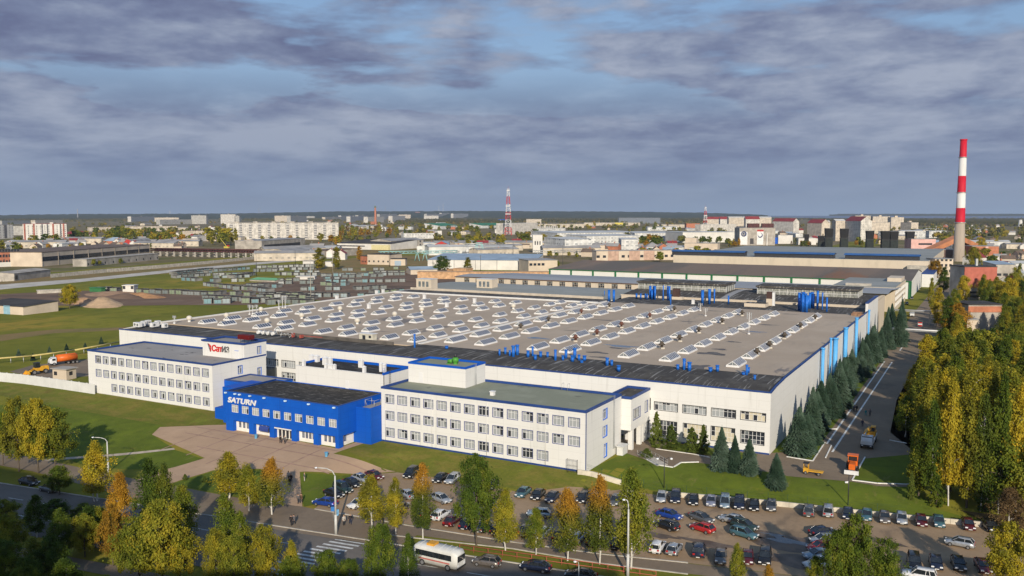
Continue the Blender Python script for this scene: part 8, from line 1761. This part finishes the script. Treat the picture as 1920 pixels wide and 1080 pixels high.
def person(px,py,face,coat,trous,hair,pose,label,hat=None):
    q=G(px,py); t=thing('person',label,'person',q,face); me,J=BM[pose]; skin=mat('skin_tone',(.50,.30,.21),.6,.08,3)
    o=bpy.data.objects.new('body',me); COL.objects.link(o); o.parent=t
    if not me.materials: me.materials.append(skin)
    def seg(mb,a,b,ra,rb,n=9): mb.tube(J[a],J[b],ra,rb,n=n)
    cm=mat('coat_'+coat[0],coat[1],.8,.15,4); tm=mat('trousers_'+trous[0],trous[1],.8,.15,4); hm=mat('hair_'+hair[0],hair[1],.7,.2,6)
    m=MB(); m.lathe((0,0,0),[(.175,.74),(.18,.92),(.155,1.1),(.19,1.3),(.17,1.41),(.07,1.48)],12)
    m.v=[(x,y*.72,z) for x,y,z in m.v]
    for k in 'lr': seg(m,k+'sho',k+'elb',.075,.06); seg(m,k+'elb',k+'wri',.06,.045)
    m.build('coat',cm,t,True); m=MB(); m.lathe((0,0,0),[(.12,.8),(.165,.9),(.16,1.0)],12); m.v=[(x,y*.8,z) for x,y,z in m.v]
    for k in 'lr': seg(m,k+'hip',k+'kne',.10,.075); seg(m,k+'kne',k+'ank',.075,.06)
    m.build('trousers',tm,t,True); m=MB(); m.lathe((0,-.018,1.56),[(.075,0),(.108,.05),(.112,.11),(.08,.175),(.02,.195)],12); m.build('hair',hm,t,True)
    for k in 'lr': m=MB(); m.tube(J[k+'ank'],J[k+'toe'],.055,.045,n=8); m.build('shoe',trimb,t,True)
BM={0:body_mesh(0.0),1:body_mesh(.85),2:body_mesh(-.85)}
bk=('black',(.015,.015,.018)); gy=('grey',(.10,.10,.11)); nv=('navy',(.02,.03,.07)); tl=('teal',(.03,.22,.24)); bn=('brown',(.10,.06,.035)); lt=('pale',(.45,.42,.38)); dk=('dark',(.02,.02,.025)); hb=('brown',(.05,.03,.02)); hl=('fair',(.30,.20,.10))
for a in ((526,831,1.0,bk,dk,hb,1,'person in black coat at the entrance doors, left of two'),(534,832,1.2,gy,dk,hl,2,'person in grey coat at the entrance doors, right of two'),(541,900,.4,lt,dk,hb,1,'person in pale coat among walkers on the plaza path'),(546,905,.6,bk,dk,hb,2,'person in black coat right of the pale coated walker'),(543,911,.5,bk,dk,hb,0,'person in dark clothes nearest in the plaza walkers'),(571,903,2.5,gy,lt,hl,0,'person sitting out by the lawn edge in grey and pale clothes'),(546,985,3.6,bk,dk,hb,1,'person in black crossing the pavement, left of a pair'),(551,984,3.5,gy,dk,hb,2,'person in dark grey crossing the pavement, right of a pair'),(559,944,.3,gy,dk,hb,1,'person in grey walking up in the birch shade'),(565,943,.3,bn,dk,hb,2,'person in brown walking up in the birch shade'),(657,983,3.9,bk,nv,hl,1,'tall person in black beside the street lamp'),(645,985,4.2,lt,dk,hl,0,'small person in pale jacket beside the street lamp'),(1601,772,.1,nv,dk,hb,1,'person in navy on the marked lane of the alley, left one'),(1606,772,.1,bk,dk,hb,2,'person in black on the marked lane of the alley, right one'),(1623,780,.4,tl,tl,hl,1,'person in teal work clothes in the alley'),(1631,780,.3,gy,dk,hb,2,'person in grey right of the teal clothed worker'),(1617,800,3.3,nv,nv,hb,1,'person in dark blue walking toward the truck crane'),(718,985,2,bk,dk,hb,0,'person in black waiting by the blue crossing sign')): person(*a)
# ---------------------------------------------------------------- haze
def haze():
    m=bpy.data.materials.new('thin_haze'); m.use_nodes=True; nt=m.node_tree; nt.nodes.remove(nt.nodes['Principled BSDF']); v=nt.nodes.new('ShaderNodeVolumePrincipled'); v.inputs['Color'].default_value=(.72,.80,.92,1); v.inputs['Density'].default_value=HAZE; v.inputs['Anisotropy'].default_value=.2; nt.links.new(v.outputs[0],nt.nodes['Material Output'].inputs['Volume'])
    mb=MB(); mb.box(-15500,15500,-2000,16500,-3,420); o=mb.build('haze',m); o['kind']='stuff'
HAZE=4.5e-5
haze()
